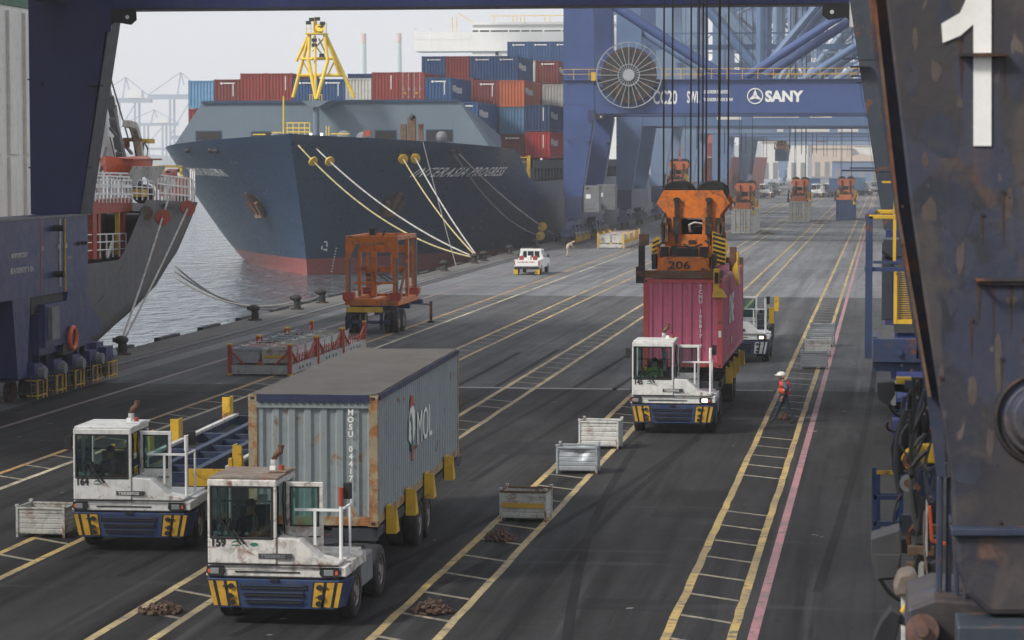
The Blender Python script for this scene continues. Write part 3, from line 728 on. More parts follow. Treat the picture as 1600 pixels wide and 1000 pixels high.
    wp_ = B('black'); cx = X(.62); wp_.bar((cx + .10, -.03, 1.52), (cx - .10, -.03, 1.78), .035); wp_.bar((cx + .04, -.03, 1.50), (cx - .34, -.025, 1.98), .018); wp_.bar((cx - .36, -.028, 1.86), (cx - .30, -.028, 2.08), .014); wp_.build('wiper', ws)
    dk = B('plain_white')
    for q, w in ((.2, .045), (.37, .04), (.5, .04), (.75, .035), (.27, .03)): dk.cyl((X(q), .03, 1.70), (X(q), .026, 1.70), w, n=12)
    dk.build('sticker', ws)
    B('door_glass').box(x0 + .01, x0 + .018, .12, 1.45, 1.62, zr).build('side_window', cbo)
    B('door_glass').box(x1 - .018, x1 - .01, .12, 1.45, 1.62, zr).build('side_window', cbo)
    it = B('dark_grey'); it.box(x0 + .06, x1 - .06, .10, .40, 1.14, 1.62); it.box(X(.42), X(.88), .95, 1.12, 1.3, 2.1); it.box(X(.40), X(.90), .60, 1.05, 1.20, 1.38)
    it.box(x0 + .05, x1 - .05, 1.40, 1.46, 1.1, 1.75); it.cyl((X(1.05), .35, 1.1), (X(1.05), .45, 2.2), .02, n=6); it.cyl((X(.3), .5, 1.6), (X(.3), .5, zr), .02, n=6)
    it.bar((X(.1), 1.44, 2.1), (X(1.25), 1.44, 2.1), .03); ito = it.build('cab_interior', cbo)
    cl = B('ship_red').box(X(.72), X(1.12), .18, .30, 1.62, 1.68); cl.use('bin_white').box(X(.30), X(.52), .14, .30, 1.62, 1.66).box(X(.92), X(1.10), .10, .12, 2.26, 2.42); cl.use('shirt_blue').box(X(.20), X(.30), .3, .5, 1.2, 1.78)
    cl.use('machine_tan').tube([(X(.34), .45, 1.9), (X(.33), .30, 1.72), (X(.40), .28, 1.66)], .05, 6).tube([(X(.80), .45, 1.95), (X(.84), .32, 1.78), (X(.80), .28, 1.68)], .05, 6); cl.build('dashboard', cbo)
    sw = B('black').torus((X(.64), .42, 1.66), (0, -.8, .6), .20, .018, 20, 6); sw.bar((X(.64), .40, 1.6), (X(.64), .44, 1.66), .05); sw.build('steering_wheel', cbo)
    # bonnet step and walkway on the right of the cab
    bn = B(white); bn.prism([(x1, 1.14), (1.12, 1.14), (1.12, 1.20), (.78, 1.27), (.42, 1.60), (x1, 1.64)], 'y', .03, .515); bno = bn.build('bonnet', t, bevel=.02)
    dkm = B(white); dkm.box(x1 + .01, 1.13, .50, 2.0, 1.10, 1.19); dkm.box(1.02, 1.24, .55, 1.75, .95, 1.16); dkm.build('walkway', t, bevel=.01)
    B('black').box(-1.19, 1.12, .0, .028, 1.125, 1.145).build('seam_trim', t)
    # side/rear door standing back from the front
    dr = B(white); a0, a1, yb = X(1.33), X(1.99), .52
    dr.box(a0, a1, yb, yb + .05, 1.19, 1.80).box(a0, a1, yb, yb + .05, 2.50, 2.60).box(a0, a0 + .08, yb, yb + .05, 1.80, 2.50).box(a1 - .08, a1, yb, yb + .05, 1.80, 2.50)
    dr.box(x1 - .02, a0, yb + .06, yb + .2, 1.19, 1.66); dro = dr.build('door', t, bevel=.012)
    B('door_glass').box(a0 + .08, a1 - .08, yb + .02, yb + .028, 1.79, 2.51).build('door_window', dro)
    sl_ = B('black')
    for q in ((a0 + .07, a0 + .10), (a1 - .10, a1 - .07)): sl_.box(q[0], q[1], yb - .008, yb + .01, 1.78, 2.52)
    for z in (1.78, 2.49): sl_.box(a0 + .07, a1 - .07, yb - .008, yb + .01, z, z + .03)
    sl_.bar((a0 + .40, yb - .03, 1.60), (a0 + .62, yb - .03, 1.60), .02); sl_.build('window_trim', dro)
    hs_ = B('black').tube([(x1 + .05, yb - .1, 2.62), (x1 + .03, yb - .12, 2.3), (x1 + .05, yb - .1, 1.9), (x1 + .05, yb - .05, 1.66)], .018, 6)
    hs_.tube([(x1 + .08, yb - .1, 2.6), (x1 + .07, yb - .12, 2.2), (x1 + .09, yb - .1, 1.8)], .012, 6); hs_.build('hose', t)
    # rails
    rl = B('plain_white'); rx = X(2.32)
    rl.cyl((rx, .45, 1.16), (rx, .45, 2.40), .032, n=8); rl.bar((X(1.50), .45, 2.10), (rx, .45, 2.10), .045); rl.bar((X(1.86), .45, 1.45), (X(1.86), .45, 2.10), .045)
    rl.cyl((rx, 1.25, 1.16), (rx, 1.25, 2.10), .022, n=8); rl.bar((rx, .45, 2.10), (rx, 1.25, 2.10), .035); rl.build('handrail', t)
    B('ship_red' if seed == 1 else 'plain_white').cyl((rx, .45, 2.18), (rx, .45, 2.52), .045, n=8).build('marker_post', t)
    mr = B('black').box(rx + .03, rx + .17, .50, .60, 2.30, 2.60); mr.bar((rx, .45, 2.5), (rx + .10, .55, 2.5), .02); mr.build('mirror', t, bevel=.02)
    if mirror_left:
        mr = B('black').box(x0 - .20, x0 - .06, .10, .18, 2.22, 2.52); mr.bar((x0, .12, 2.4), (x0 - .1, .14, 2.4), .02); mr.build('mirror', t, bevel=.02)
    if exh:
        ex = B('bin_white').cyl((X(.85), 1.75, 1.6), (X(.85), 1.75, 2.86), .065, n=10); ex.use('rusty_steel').tube([(X(.85), 1.75, 2.84), (X(.88), 1.75, 2.95), (X(.96), 1.75, 3.02), (X(.98), 1.75, 3.14)], .06, 8)
        ex.build('exhaust_pipe', t)
    be = B('ship_red').cyl((x1 - .1, .9, zt + .05), (x1 - .1, .9, zt + .14), .05, n=10); be.use('plain_white').box(x1 - .3, x1 - .2, .85, .95, zt + .05, zt + .12); be.build('beacon', t)
    # tanks and mudguards
    tk = B('mid_grey').box(.80, 1.18, 1.75, 2.85, .45, 1.02); tk.use('dark_grey').box(.78, .84, 1.7, 2.9, .4, 1.05); tk.build('fuel_tank', t, bevel=.03)
    B('dark_grey').box(-1.15, -.7, 1.75, 2.85, .45, 1.0).build('battery_box', t, bevel=.03)
    fen = B(white); fen.prism([(.55, .95), (.55, 1.15), (1.80, 1.15), (1.80, .95), (1.65, .95), (1.58, 1.05), (1.38, 1.10), (.98, 1.10), (.78, 1.05), (.70, .95)], 'x', 1.05, 1.25)
    fen.prism([(.55, .95), (.55, 1.15), (1.80, 1.15), (1.80, .95), (1.65, .95), (1.38, 1.10), (.98, 1.10), (.70, .95)], 'x', -1.24, -1.12); fen.build('wheel_arch', t)
    wheel(t, 1.06, 1.18); wheel(t, -1.06, 1.18, flip=True); wheel(t, 1.06, 3.55, dual=True); wheel(t, -1.06, 3.55, flip=True, dual=True)
    if number in ('159', '164'): t.scale = (1, 1, _zs)
    if number: lettering(number, .21, 'paint_black', t, (X(.115), -.008, 1.47), name='number', off=.009, xs=.85)
    pl = B('dark_grey').box(X(.96), X(1.54), -.014, .031, 1.255, 1.345).build('name_plate', t)
    if plate: lettering(plate, .085, 'mid_grey' if plate_worn else 'bin_white', pl, (X(1.0), -.018, 1.268), off=.004, xs=1.25)
    stc = B('emblem_green'); stc.prism([(X(.48), 1.53), (X(.54), 1.575), (X(.60), 1.575), (X(.64), 1.53), (X(.56), 1.55)], 'y', -.006, -.002); stc.box(X(.49), X(.63), -.006, -.002, 1.48, 1.50)
    if seed == 1: stc.prism([(X(.80), 1.50), (X(.84), 1.54), (X(.92), 1.54), (X(.96), 1.50), (X(.88), 1.47)], 'y', -.006, -.002)
    stc.build('emblem', t)
    return t

_zs = .945
def at_rot(base, rz, dx, dy, dz=0):
    c, s = math.cos(rz), math.sin(rz); return Vector((base[0] + dx*c - dy*s, base[1] + dx*s + dy*c, base[2] + dz))
T159 = Vector((-10.38, 45.0, 0)); RT = R(.3)
tractor('dirty rust streaked white tractor numbered 159 pulling the grey blue container, nearest of the trucks', '159', 'cabin_white_worn', 'hazard_yellow', 'bumper_blue', T159, RT, lit=(0, 0), plate='TERBERG', plate_worn=True, seed=1, mirror_left=False)
driver('driver in dark clothes behind the windscreen of truck 159', 'cloth_dark', at_rot(T159, RT, -.60, .80, 1.24))
T164 = Vector((-15.27, 53.1, 0))
tractor('white tractor numbered 164 with an empty trailer, beside the grey metal bin', '164', 'cabin_white', 'hazard_yellow', 'bumper_blue', T164, R(2.0), lit=(0, 0), seed=2)
driver('driver in a dark shirt behind the windscreen of truck 164', 'cloth_navy', at_rot(T164, R(2), -.60, .80, 1.24))
T145 = Vector((-6.12, 78.05, 0))
tractor('white tractor numbered 145 under the pink container', '145', 'cabin_white', 'hazard_yellow', 'bumper_blue', T145, 0, lit=(0, 1), seed=2, plate='TERBERG')
driver('driver in a bright green vest behind the windscreen of truck 145', 'vest_green', at_rot(T145, 0, -.60, .80, 1.32))
T4 = Vector((-5.75, 105.8, 0))
tractor('clean white tractor half hidden behind the pink container, with grey striped navy bumper', '', 'cabin_white_clean', 'hazard_pale', 'bumper_navy', T4, 0, lit=(1, 1), seed=2, exh=False, plate='')

# ------------------------------------------------------------------ trailers
def guide(parent, x, y, z0=1.0, z1=1.5, w=.20):
    s = 1 if x > 0 else -1
    g = B('yellow').box(x, x + s * w, y, y + .05, z0, z1); g.box(x, x + s * .03, y + .05, y + .45, z0, z1); g.prism([(y + .05, z0), (y + .45, z0), (y + .05, z1)], 'x', x + s * (w - .02), x + s * w)
    return g.build('corner_guide', parent)
def trailer(label, loc, rz, L=12.6, beam='trailer_blue', guides=(1.2, 3.9, 6.6, 9.6), wheels=(8.3, 9.6), z=1.18, legs=True, group='container trailers', front_guides=True, gz=(1.0, 1.55)):
    t = thing('container_trailer', label, 'trailer', loc, rz, group)
    b = B(beam); b.box(-.52, -.36, 0, L, z - .42, z - .02).box(.36, .52, 0, L, z - .42, z - .02)
    for y in [0.1 + i * (L - .4) / 9 for i in range(10)]: b.box(-.36, .36, y, y + .12, z - .30, z - .08)
    for y in (.05, L * .33, L * .62, L - .25): b.box(-1.2, -.52, y, y + .2, z - .26, z - .02); b.box(.52, 1.2, y, y + .2, z - .26, z - .02)
    for s in (-1, 1): b.box(s * 1.12, s * 1.22, .05, L, z - .2, z - .02)
    b.build('frame', t)
    for s in (-1, 1):
        for y in guides: guide(t, s * 1.24, y, gz[0], gz[1])
    if front_guides:
        g = B('yellow')
        for s in (-1, 1): g.box(s * .35, s * 1.15, -.06, .0, z - .35, z + .02); g.box(s * 1.22, s * 1.30, -.05, .12, z - .3, z + .25)
        g.build('front_bolster', t)
    for y in wheels:
        for s in (-1, 1): wheel(t, s * 1.05, y, .5, flip=(s < 0), dual=True)
    ax = B('dark_grey')
    for y in wheels: ax.cyl((-1.05, y, .5), (1.05, y, .5), .08, n=8)
    ax.box(-.5, .5, wheels[0] - .6, wheels[-1] + .6, .62, z - .42); ax.build('axle', t)
    if legs:
        for s in (-1, 1): B('dark_grey').box(s * .62, s * .74, 2.6, 2.74, .25, z - .3).box(s * .55, s * .81, 2.52, 2.82, .18, .25).build('landing_leg', t)
    return t
trailer('dark trailer with yellow corner guides carrying the grey blue container', at_rot((C159.x, C159.y, 0), RZ159, 0, 0), RZ159, guides=(.9, 3.5, 6.2, 9.4), wheels=(5.9, 7.2), beam='trailer_dark', z=1.19, gz=(.95, 1.48), front_guides=False)
trailer('empty blue trailer with yellow corner guides behind tractor 164', at_rot(T164, R(2), .15, 3.2), R(2), L=12.4, beam='trailer_blue', z=1.35, guides=(.3, 3.0, 5.9, 11.8), wheels=(9.3, 10.6), gz=(1.2, 1.85))
rr_ = [o for o in bpy.data.objects if o.get('label', '').startswith('empty blue trailer')][0]
B('bin_white').box(-1.2, -1.08, .3, 12.2, 1.334, 1.40).box(1.08, 1.2, .3, 12.2, 1.334, 1.40).build('side_rail', rr_)
trailer('dark trailer with yellow corner guides waiting under the pink container', (C145.x, C145.y - .1, 0), 0, beam='trailer_dark', z=1.2, front_guides=False, guides=(1.6, 3.7, 5.9, 9.0), wheels=(6.5, 7.8), gz=(1.0, 1.5))
trailer('trailer behind the half hidden tractor with yellow corner guides', (T4.x - .15, T4.y + 3.2, 0), R(1), beam='trailer_dark', z=1.3, guides=(.2, 9), wheels=(9, 10.3), gz=(1.35, 2.0), front_guides=False)

# orange cage frame standing on the far blue trailer
TO = Vector((-23.3, 121.0, 0))
t = thing('container_trailer', 'blue trailer with landing legs parked near the quay edge under the orange frame', 'trailer', TO, 0, 'container trailers')
b = B('trailer_blue').box(-.95, -.75, 0, 9.5, .85, 1.25).box(.1, .3, 0, 9.5, .85, 1.25).box(-1.2, .8, .0, .12, .45, .6).box(-1.15, -1.0, 0, .12, .15, 1.1).box(.35, .5, 0, .12, .15, 1.1).box(-1.2, 1.2, 3.0, 3.3, 1.0, 1.27)
b.box(-1.2, 1.25, 6.2, 6.5, 1.05, 1.27).box(-1.1, 1.1, .3, .5, 1.05, 1.27).build('frame', t)
B('yellow').box(-1.2, .5, -.05, .0, .98, 1.22).build('bolster', t)
for s, x in ((1, .95), (-1, -1.2)):
    for y in (.9, 2.2): wheel(t, x, y, .52, flip=(s < 0), dual=True)
for x in (-.8, 1.3): B('iron_black').box(x - .06, x + .06, 8.4, 8.55, .1, 1.05).box(x - .16, x + .16, 8.3, 8.65, .008, .1).bar((x, 8.4, .9), (x - .9, 7.2, 1.0), .06).build('landing_leg', t)
t = thing('lifting_frame', 'open orange steel cage frame with red corner feet standing on the blue trailer', 'lifting frame', (TO.x, TO.y - .1, 1.28))
b = B('orange_spreader'); b.box(-1.25, 1.25, 0, .25, .02, .32).box(-1.25, 1.25, 5.0, 5.25, .02, .32).box(-1.25, -1.0, .25, 5.0, .02, .3).box(1.0, 1.25, .25, 5.0, .02, .3).box(-.6, -.2, .25, 5, .02, .2)
b.build('base_frame', t, bevel=.01)
for x in (-1.22, .98):
    for y in (.02, 4.95): B('orange_spreader').box(x, x + .13, y, y + .16, .32, 3.2).use('mid_grey').box(x + .13, x + .24, y + .04, y + .14, .32, 3.2).build('post', t)
b = B('orange_spreader'); b.prism([(-1.2, 3.2), (1.2, 3.2), (1.2, 2.2), (1.02, 2.2), (.72, 2.85), (-.72, 2.85), (-1.02, 2.2), (-1.2, 2.2)], 'y', .0, .14)
b.box(-1.2, 1.2, 4.98, 5.12, 2.9, 3.2).box(-1.2, -1.05, .14, 4.98, 3.0, 3.2).box(1.05, 1.2, .14, 4.98, 3.0, 3.2).build('top_frame', t, bevel=.01)
b = B('orange_spreader'); b.box(-1.1, 1.15, 2.9, 3.05, 2.35, 2.7).box(-.55, -.3, 2.7, 2.9, .3, 2.4).box(.35, .42, 2.8, 2.9, 1.3, 2.4).box(-1.1, 1.15, 2.9, 3.05, 1.45, 1.7).box(-1.05, 1.0, 1.2, 1.28, .95, 1.05)
b.box(1.06, 1.2, 2.8, 3.1, .3, 3.1).box(-1.2, -1.06, 2.8, 3.1, .3, 3.1).build('cross_beam', t)
b = B('iron_black'); [b.bar((-.9, 3.2, .45 + i * .2), (-.35, 3.2, .45 + i * .2), .04) for i in range(6)]; b.bar((-.9, 3.2, 1.3), (0, 3.1, 1.3), .05).bar((0, 3.1, 1.3), (.5, 3.1, 1.0), .05).bar((-.3, 3.0, 1.35), (.2, 3.0, 1.0), .05); b.build('ladder', t)
B('rusty_steel').bar((1.12, .6, .3), (1.12, 4.4, 3.0), .07).bar((1.12, .9, .3), (1.12, 4.7, 3.0), .05).build('brace', t)
for x in (-1.35, .85):
    for y in (-.06, 4.7): B('red_rack').box(x, x + .52, y, y + .5, .33, .62).prism([(x, .33), (x + .52, .33), (x + .45, .22), (x + .07, .22)], 'y', y, y + .04).build('corner_foot', t)
b = B('iron_black').box(-.35, -.1, 1.4, 1.8, 3.2, 3.45).box(-.45, 0, 1.5, 1.7, 3.45, 3.5).cyl((.2, 1.5, 3.1), (.35, 1.5, 3.4), .04, n=6); b.build('lifting_lug', t)

# ================================================================== SPREADERS
def spreader_parts(o, dark, frame, sill_m, number, detail=True):
    hb = B(o); hb.prism([(-1.15, 2.45), (-.95, 2.75), (.95, 2.75), (1.15, 2.45), (.85, 2.0), (.70, 1.9), (.70, .95), (-.70, .95), (-.70, 1.9), (-.85, 2.0)], 'y', .9, 1.0)
    return hb
def spreader(label, loc, om='orange_spreader', number=None, ropes=(), rope_top=26, rope_r=.03, L=12.1, simple=False, group='orange container spreaders'):
    """origin: bottom centre of its front end"""
    t = thing('container_spreader', label, 'spreader', loc, 0, group)
    dk = 'iron_black'
    m_ = B('rusty_steel' if not simple else om); m_.box(-1.22, 1.22, -.05, .35, .0, .30); m_.box(-1.22, 1.22, L - .3, L, .0, .28)
    m_.use(om); m_.box(-.55, -.25, .35, L - .3, .05, .45).box(.25, .55, .35, L - .3, .05, .45); m_.build('end_beam', t, bevel=.01)
    fr = B(om); fr.prism([(-.85, .30), (.85, .30), (.62, .85), (-.62, .85)], 'y', -.02, .12)
    fr.box(-.80, -.55, .12, 4.8, .30, .8).box(.55, .80, .12, 4.8, .30, .8); fr.box(-.85, -.45, .4, .8, .8, 1.25).box(.45, .85, .4, .8, .8, 1.25)
    fr.box(-.8, .8, 4.5, 4.8, .3, 1.3); fr.box(-.8, .8, 7.4, 7.7, .3, 1.2).box(-.8, -.5, 4.8, 7.7, .4, 1.0).box(.5, .8, 4.8, 7.7, .4, 1.0); fr.build('main_frame', t, bevel=.015)
    # headblock: wide top plate, cut-out, lower body
    y0 = 4.2
    for yy in (y0, y0 + 2.6):
        h = B(om); zt = 3.45
        h.prism([(-1.18, zt - .55), (-.95, zt), (.95, zt), (1.18, zt - .55), (.98, zt - .85), (.90, zt - 1.0), (-.90, zt - 1.0), (-.98, zt - .85)], 'y', yy, yy + .12)
        h.box(-.88, -.38, yy, yy + .12, 1.25, zt - 1.0).box(.30, .88, yy, yy + .12, 1.25, zt - 1.0).box(-.92, .92, yy + .001, yy + .119, 1.1, 1.6)
        h.box(-.38, .30, yy + .002, yy + .118, 2.28, zt - .99)
        h.build('headblock_plate', t, bevel=.01)
    h = B(om); h.box(-.95, .95, y0 + .12, y0 + 2.6, 2.75, 2.95).box(-.72, -.6, y0 + .12, y0 + 2.6, 1.2, 2.4).box(.6, .72, y0 + .12, y0 + 2.6, 1.2, 2.4).box(-.9, .9, y0 + .3, y0 + 2.4, 1.15, 1.3); h.build('headblock', t)
    sh = B('rope_black')
    for x in (-.55, .55):
        for yy in (y0 + .3, y0 + 2.2): sh.torus((x, yy, 3.35), (0, 1, 0), .42, .08, 22, 6); sh.cyl((x, yy - .06, 3.35), (x, yy + .06, 3.35), .40, n=18)
    sh.build('sheave', t)
    ln = B(dk); ln.box(-1.0, -.90, y0 - .1, y0 + .3, 1.2, 2.1).box(.90, 1.0, y0 - .1, y0 + .3, 1.2, 2.1).box(-.86, -.74, y0 - .05, y0, 1.7, 2.3).box(.74, .86, y0 - .05, y0, 1.7, 2.3)
    for x in (-.52, .52):
        ln.cyl((x, y0 - .02, 3.05), (x, y0 - .14, 3.05), .11, n=12); ln.box(x - .07, x + .07, y0 - .12, y0, 2.4, 2.95); ln.box(x - .11, x + .11, y0 - .14, y0, 1.6, 2.35); ln.box(x - .05, x + .05, y0 - .1, y0, 1.2, 1.7)
    for x in (-.60, .60): ln.box(x - .12, x + .12, .3, .42, .62, 1.25)
    ln.box(-.14, .10, y0 - .03, y0, 1.22, 1.36); ln.box(-.42, .34, y0 + .9, y0 + 1.0, 1.6, 2.2); ln.build('link', t)
    if not simple:
        hs = B('bin_white').tube([(-.1, y0 + .2, 1.7), (-.12, y0 + .1, 2.0), (.05, y0, 2.1), (.3, y0 + .05, 2.05)], .05, 6); hs.use('rope_black').tube([(.0, y0 + .1, 1.65), (.05, y0, 1.9), (.28, y0 - .05, 1.95)], .035, 6)
        hs.use(dk).tube([(-.9, y0, 2.5), (-1.0, y0 - .4, 2.0), (-.92, y0 - .8, 1.4)], .03, 6).tube([(.9, y0, 2.4), (1.02, y0 - .4, 1.9), (.92, y0 - .8, 1.3)], .03, 6)
        for x in (-.92, .92): hs.box(x - .04, x + .04, y0 - .3, y0 + .2, 1.4, 2.0)
        hs.build('hose', t)
    gr = B('iron_black'); gr.box(-.50, .42, .6, 1.4, .86, 1.18).box(-.36, -.2, -.03, .1, .9, 1.3).box(.12, .34, -.03, .1, .9, 1.25).box(-.98, -.86, .1, .9, .35, .95).box(.86, .98, .1, .9, .35, .95)
    gr.box(-1.12, -.98, 1.6, 2.3, .6, 1.2).box(-.9, .9, 3.2, 3.9, .5, .95); gr.tube([(-.7, .0, .9), (-.75, .1, 1.3), (-.62, .3, 1.5)], .035, 6).tube([(.7, .0, .9), (.8, .1, 1.35), (.66, .3, 1.5)], .035, 6).tube([(-.3, 4.1, 1.2), (0, 3.9, 1.05), (.3, 4.1, 1.2)], .04, 6)
    gr.use('rusty_steel').box(-.92, -.78, 3.9, 4.2, 1.3, 2.0).box(.78, .92, 3.9, 4.2, 1.3, 2.0).box(-.5, -.4, -.03, .05, .32, .42).box(.55, .68, -.03, .05, .32, .42); gr.build('hydraulic_unit', t)
    # flippers
    def flip(x, y, z0, z1, col='yellow'):
        f = B('iron_black').box(x - .12, x + .12, y - .1, y + .25, z1 - .2, z1 + .35); f.use('rusty_steel').box(x - .08, x + .08, y, y + .15, z0 + .3, z1)
        f.use(col).box(x - .15, x + .12, y - .05, y + .2, z0, z0 + .5); f.prism([(x - .2, z0), (x + .26, z0), (x + .12, z0 + .35), (x - .15, z0 + .35)], 'y', y - .1, y - .02); return f.build('flipper_arm', t)
    B('iron_black').box(-1.45, -1.2, -.1, .3, -.2, .45).box(-1.40, -1.22, .2, .5, .45, 1.3).use('rusty_steel').box(-1.38, -1.1, .2, .5, 1.3, 1.75).build('flipper_arm', t)
    f = B('yellow').box(.94, 1.12, -.1, .1, -.5, .40).prism([(.90, -.75), (1.36, -.75), (1.20, -.40), (.96, -.40)], 'y', -.14, .06).use('iron_black').box(.98, 1.1, -.13, -.1, -.2, .25); f.build('flipper_arm', t)
    f = B('rusty_steel').box(1.22, 1.42, 3.6, 4.1, .1, 1.1).use('yellow').box(1.44, 1.5, 3.6, 4.1, -.5, .9).prism([(1.3, .2), (1.46, -.45), (1.54, -.45), (1.48, .6)], 'y', 3.55, 4.15); f.build('flipper_arm', t)
    # hazard striped side guards
    sg = B('yellow'); sg.prism([(.82, .5), (1.22, .5), (1.32, 1.3), (1.18, 1.65), (.82, 1.85)], 'y', 1.2, 1.26); sg.prism([(-.82, .6), (-1.05, .6), (-1.10, 1.3), (-.95, 1.6), (-.82, 1.6)], 'y', 1.2, 1.26)
    sg.use('black')
    for i in range(7): z = .62 + i * .18; sg.prism([(.84, z), (1.20, z - .14), (1.24, z - .06), (.84, z + .09)], 'y', 1.19, 1.199)
    for i in range(5): z = .72 + i * .18; sg.prism([(-.84, z), (-1.04, z - .14), (-1.06, z - .06), (-.84, z + .08)], 'y', 1.19, 1.199)
    sg.build('striped_guard', t)
    if number: lettering(number, .44, 'paint_black', t, (-.46, -.035, .38), name='number', off=.006, xs=1.05)
    rp = B('rope_black')
    for (x, y) in ropes: rp.cyl((x, y, 3.4), (x * 1.0, y, rope_top), rope_r, n=5)
    rp.build('hoist_rope', t)
    t.scale = (1, 1, .77)
    return t
zt = C145.z + 2.74
spreader('large orange spreader numbered 206 with yellow black guards gripping the pink container', (C145.x, C145.y + .05, zt + .02), number='206', rope_top=42,
         ropes=[(-.98, 4.5), (-.70, 4.5), (-.10, 4.5), (.02, 6.4), (.16, 6.4), (.40, 4.5), (.72, 6.4), (.80, 4.5), (1.0, 6.4)])

# ================================================================== BINS, RACKS, PILES
def bin_thing(label, loc, rz=0, m='bin_metal', band=None, w=1.06, d=.85, h=.70, dent=False, group='metal stillage bins on the markings', contents=None, posts=None, edge=None):
    t = thing('stillage_bin', label, 'metal bin', loc, rz, group)
    pm = posts or m; f = B(pm)
    for x in (-w/2, w/2 - .05):
        for y in (0, d - .05): f.box(x, x + .05, y, y + .05, 0, h); f.box(x - .012, x + .062, y - .012, y + .062, h, h + .05)
    f.use(edge or pm).box(-w/2, w/2, -.004, .035, h - .05, h - .01).box(-w/2, w/2, d - .035, d + .004, h - .05, h - .01).box(-w/2 - .004, -w/2 + .03, .05, d - .05, h - .05, h - .01).box(w/2 - .03, w/2 + .004, .05, d - .05, h - .05, h - .01)
    f.build('frame', t, bevel=.004)
    def wall(m2, p0, p1, nx, ny, inset=.012):
        a = B(m2); L = math.hypot(p1[0]-p0[0], p1[1]-p0[1]); n = 14
        zs = [.08]; k = 5; hh = (h - .13) / k; prof = [(.08, 0)]
        for i in range(k): z = .08 + i * hh; prof += [(z + hh*.12, 0), (z + hh*.2, .016), (z + hh*.9, .016), (z + hh, 0)]
        vs = []
        for j in range(n + 1):
            u = j / n
            for z, o in prof:
                dd = 0
                if dent: dd = -.10 * math.exp(-((u-.62)/.16)**2) * math.exp(-((z-h*.72)/.10)**2) - .05 * math.exp(-((u-.3)/.2)**2) * math.exp(-((z-h*.85)/.1)**2) + .03*math.exp(-((u-.75)/.1)**2)*math.exp(-((z-h*.55)/.1)**2)
                vs.append((p0[0] + (p1[0]-p0[0])*u + nx*(o*.7 + dd - inset), p0[1] + (p1[1]-p0[1])*u + ny*(o*.7 + dd - inset), z))
        q = len(prof)
        a.add(vs, [(j*q+i, (j+1)*q+i, (j+1)*q+i+1, j*q+i+1) for j in range(n) for i in range(q-1)])
        a.build('side_panel', t)
    wall(m, (-w/2 + .05, .02), (w/2 - .05, .02), 0, -1); wall(m, (-w/2 + .05, d - .02), (w/2 - .05, d - .02), 0, 1)
    wall(m, (w/2 - .02, .05), (w/2 - .02, d - .05), 1, 0); wall(m, (-w/2 + .02, .05), (-w/2 + .02, d - .05), -1, 0)
    B(m).box(-w/2 + .03, w/2 - .03, .03, d - .03, .09, .12).build('floor', t)
    if band: B(band).box(-w/2 + .06, w/2 - .06, -.018, -.012, h*.45, h*.60).build('painted_band', t)
    if contents == 'rusty':
        b = B('twistlock'); rnd = random.Random(4)
        for i in range(26): x, y = rnd.uniform(-w/2+.12, w/2-.12), rnd.uniform(.12, d-.12); z = .35 + rnd.random()*.2; b.bar((x, y, z), (x + rnd.uniform(-.1, .1), y + rnd.uniform(-.1, .1), z + .08), .07)
        b.build('load', t)
    return t
def gp(u, v): p = G(u, v); return (p.x, p.y, .009)
bin_thing('rust rimmed metal bin with a faded yellow band beside a pile of rusty fittings', gp(817, 816), R(-2), band='hazard_yellow', edge='rusty_steel', posts='bin_metal', contents='rusty')
bin_thing('dented galvanised grey bin, middle of the row of bins on the marking', gp(901, 741), R(1), m='bin_galvanised', dent=True)
bin_thing('pale cream metal bin standing behind the dented grey one', gp(935, 702), R(-3), m='bin_white', h=.78, w=1.12)
bin_thing('cream metal bin with open top on the far left marking beside truck 164', gp(63, 841), R(-1), m='bin_metal', w=1.08, d=.95, h=.66)
bin_thing('grey metal bin nearest of three beside the pink line', gp(1272, 577), R(0), m='bin_galvanised', w=1.03, d=.8, h=.66)
bin_thing('weathered metal bin in the middle of three beside the pink line', (gp(1277, 560)[0], 109.4, .009), R(2), m='bin_white', w=1.05, h=.66)
bin_thing('grey metal bin farthest of three beside the pink line', (gp(1283, 545)[0], 115.2, .009), R(-2), m='bin_galvanised', w=1.03, h=.95, d=.9)

def pile(label, u, v, w, h, seed):
    rnd = random.Random(seed); b = B('twistlock'); o = G(u, v)
    for i in range(110):
        a, r = rnd.random()*6.28, math.sqrt(rnd.random()); x, y = w/2*r*math.cos(a), w/2*.9*r*math.sin(a); z = h*(1-r)*rnd.uniform(.35, 1.05) + .03
        q = rnd.uniform(.05, .08); dx, dy, dz = [rnd.uniform(-.07, .07) for _ in range(3)]
        b.bar((x, y, z), (x+dx, y+dy, max(.02, z+dz)), q, q*.7)
        if i % 2: b.cyl((x, y, z), (x-dx*.7, y-dy*.7, max(.02, z+dz*.6)), q*.55, q*.3, n=6)
    t = b.build('fittings_pile', None, (o.x, o.y, .008)); return tag(t, label, 'pile of fittings', 'piles of rusty lashing fittings on the markings')
pile('pile of rusty twist locks on the marking left of truck 159', 251, 958, .72, .26, 1)
pile('pile of rusty twist locks on the near marking right of truck 159', 674, 958, .70, .27, 2)
pile('pile of rusty twist locks at the foot of the yellow banded bin', 783, 845, .62, .27, 3)
pile('small dark heap on the ladder marking behind the walking worker', 1223, 655, .35, .15, 4)
pile('dark heap of fittings on the far marking beside the nearest white hanging container', 1199, 366, 1.6, .22, 5)
pile('dark heap of fittings on the far marking beside the middle white hanging container', 1282, 350, 1.6, .24, 6)
tc_ = B('plain_white').box(-.2, .2, -.05, .35, 0, .35).box(-.28, .28, -.1, .45, .0, .04); tc_.use('yellow').box(-.3, .3, .02, .3, .62, 1.0); tc_.use('black').box(-.28, .28, .015, .02, .78, .82).box(-.26, -.2, .1, .2, 1.0, 1.15).box(.15, .21, .1, .2, 1.0, 1.2)
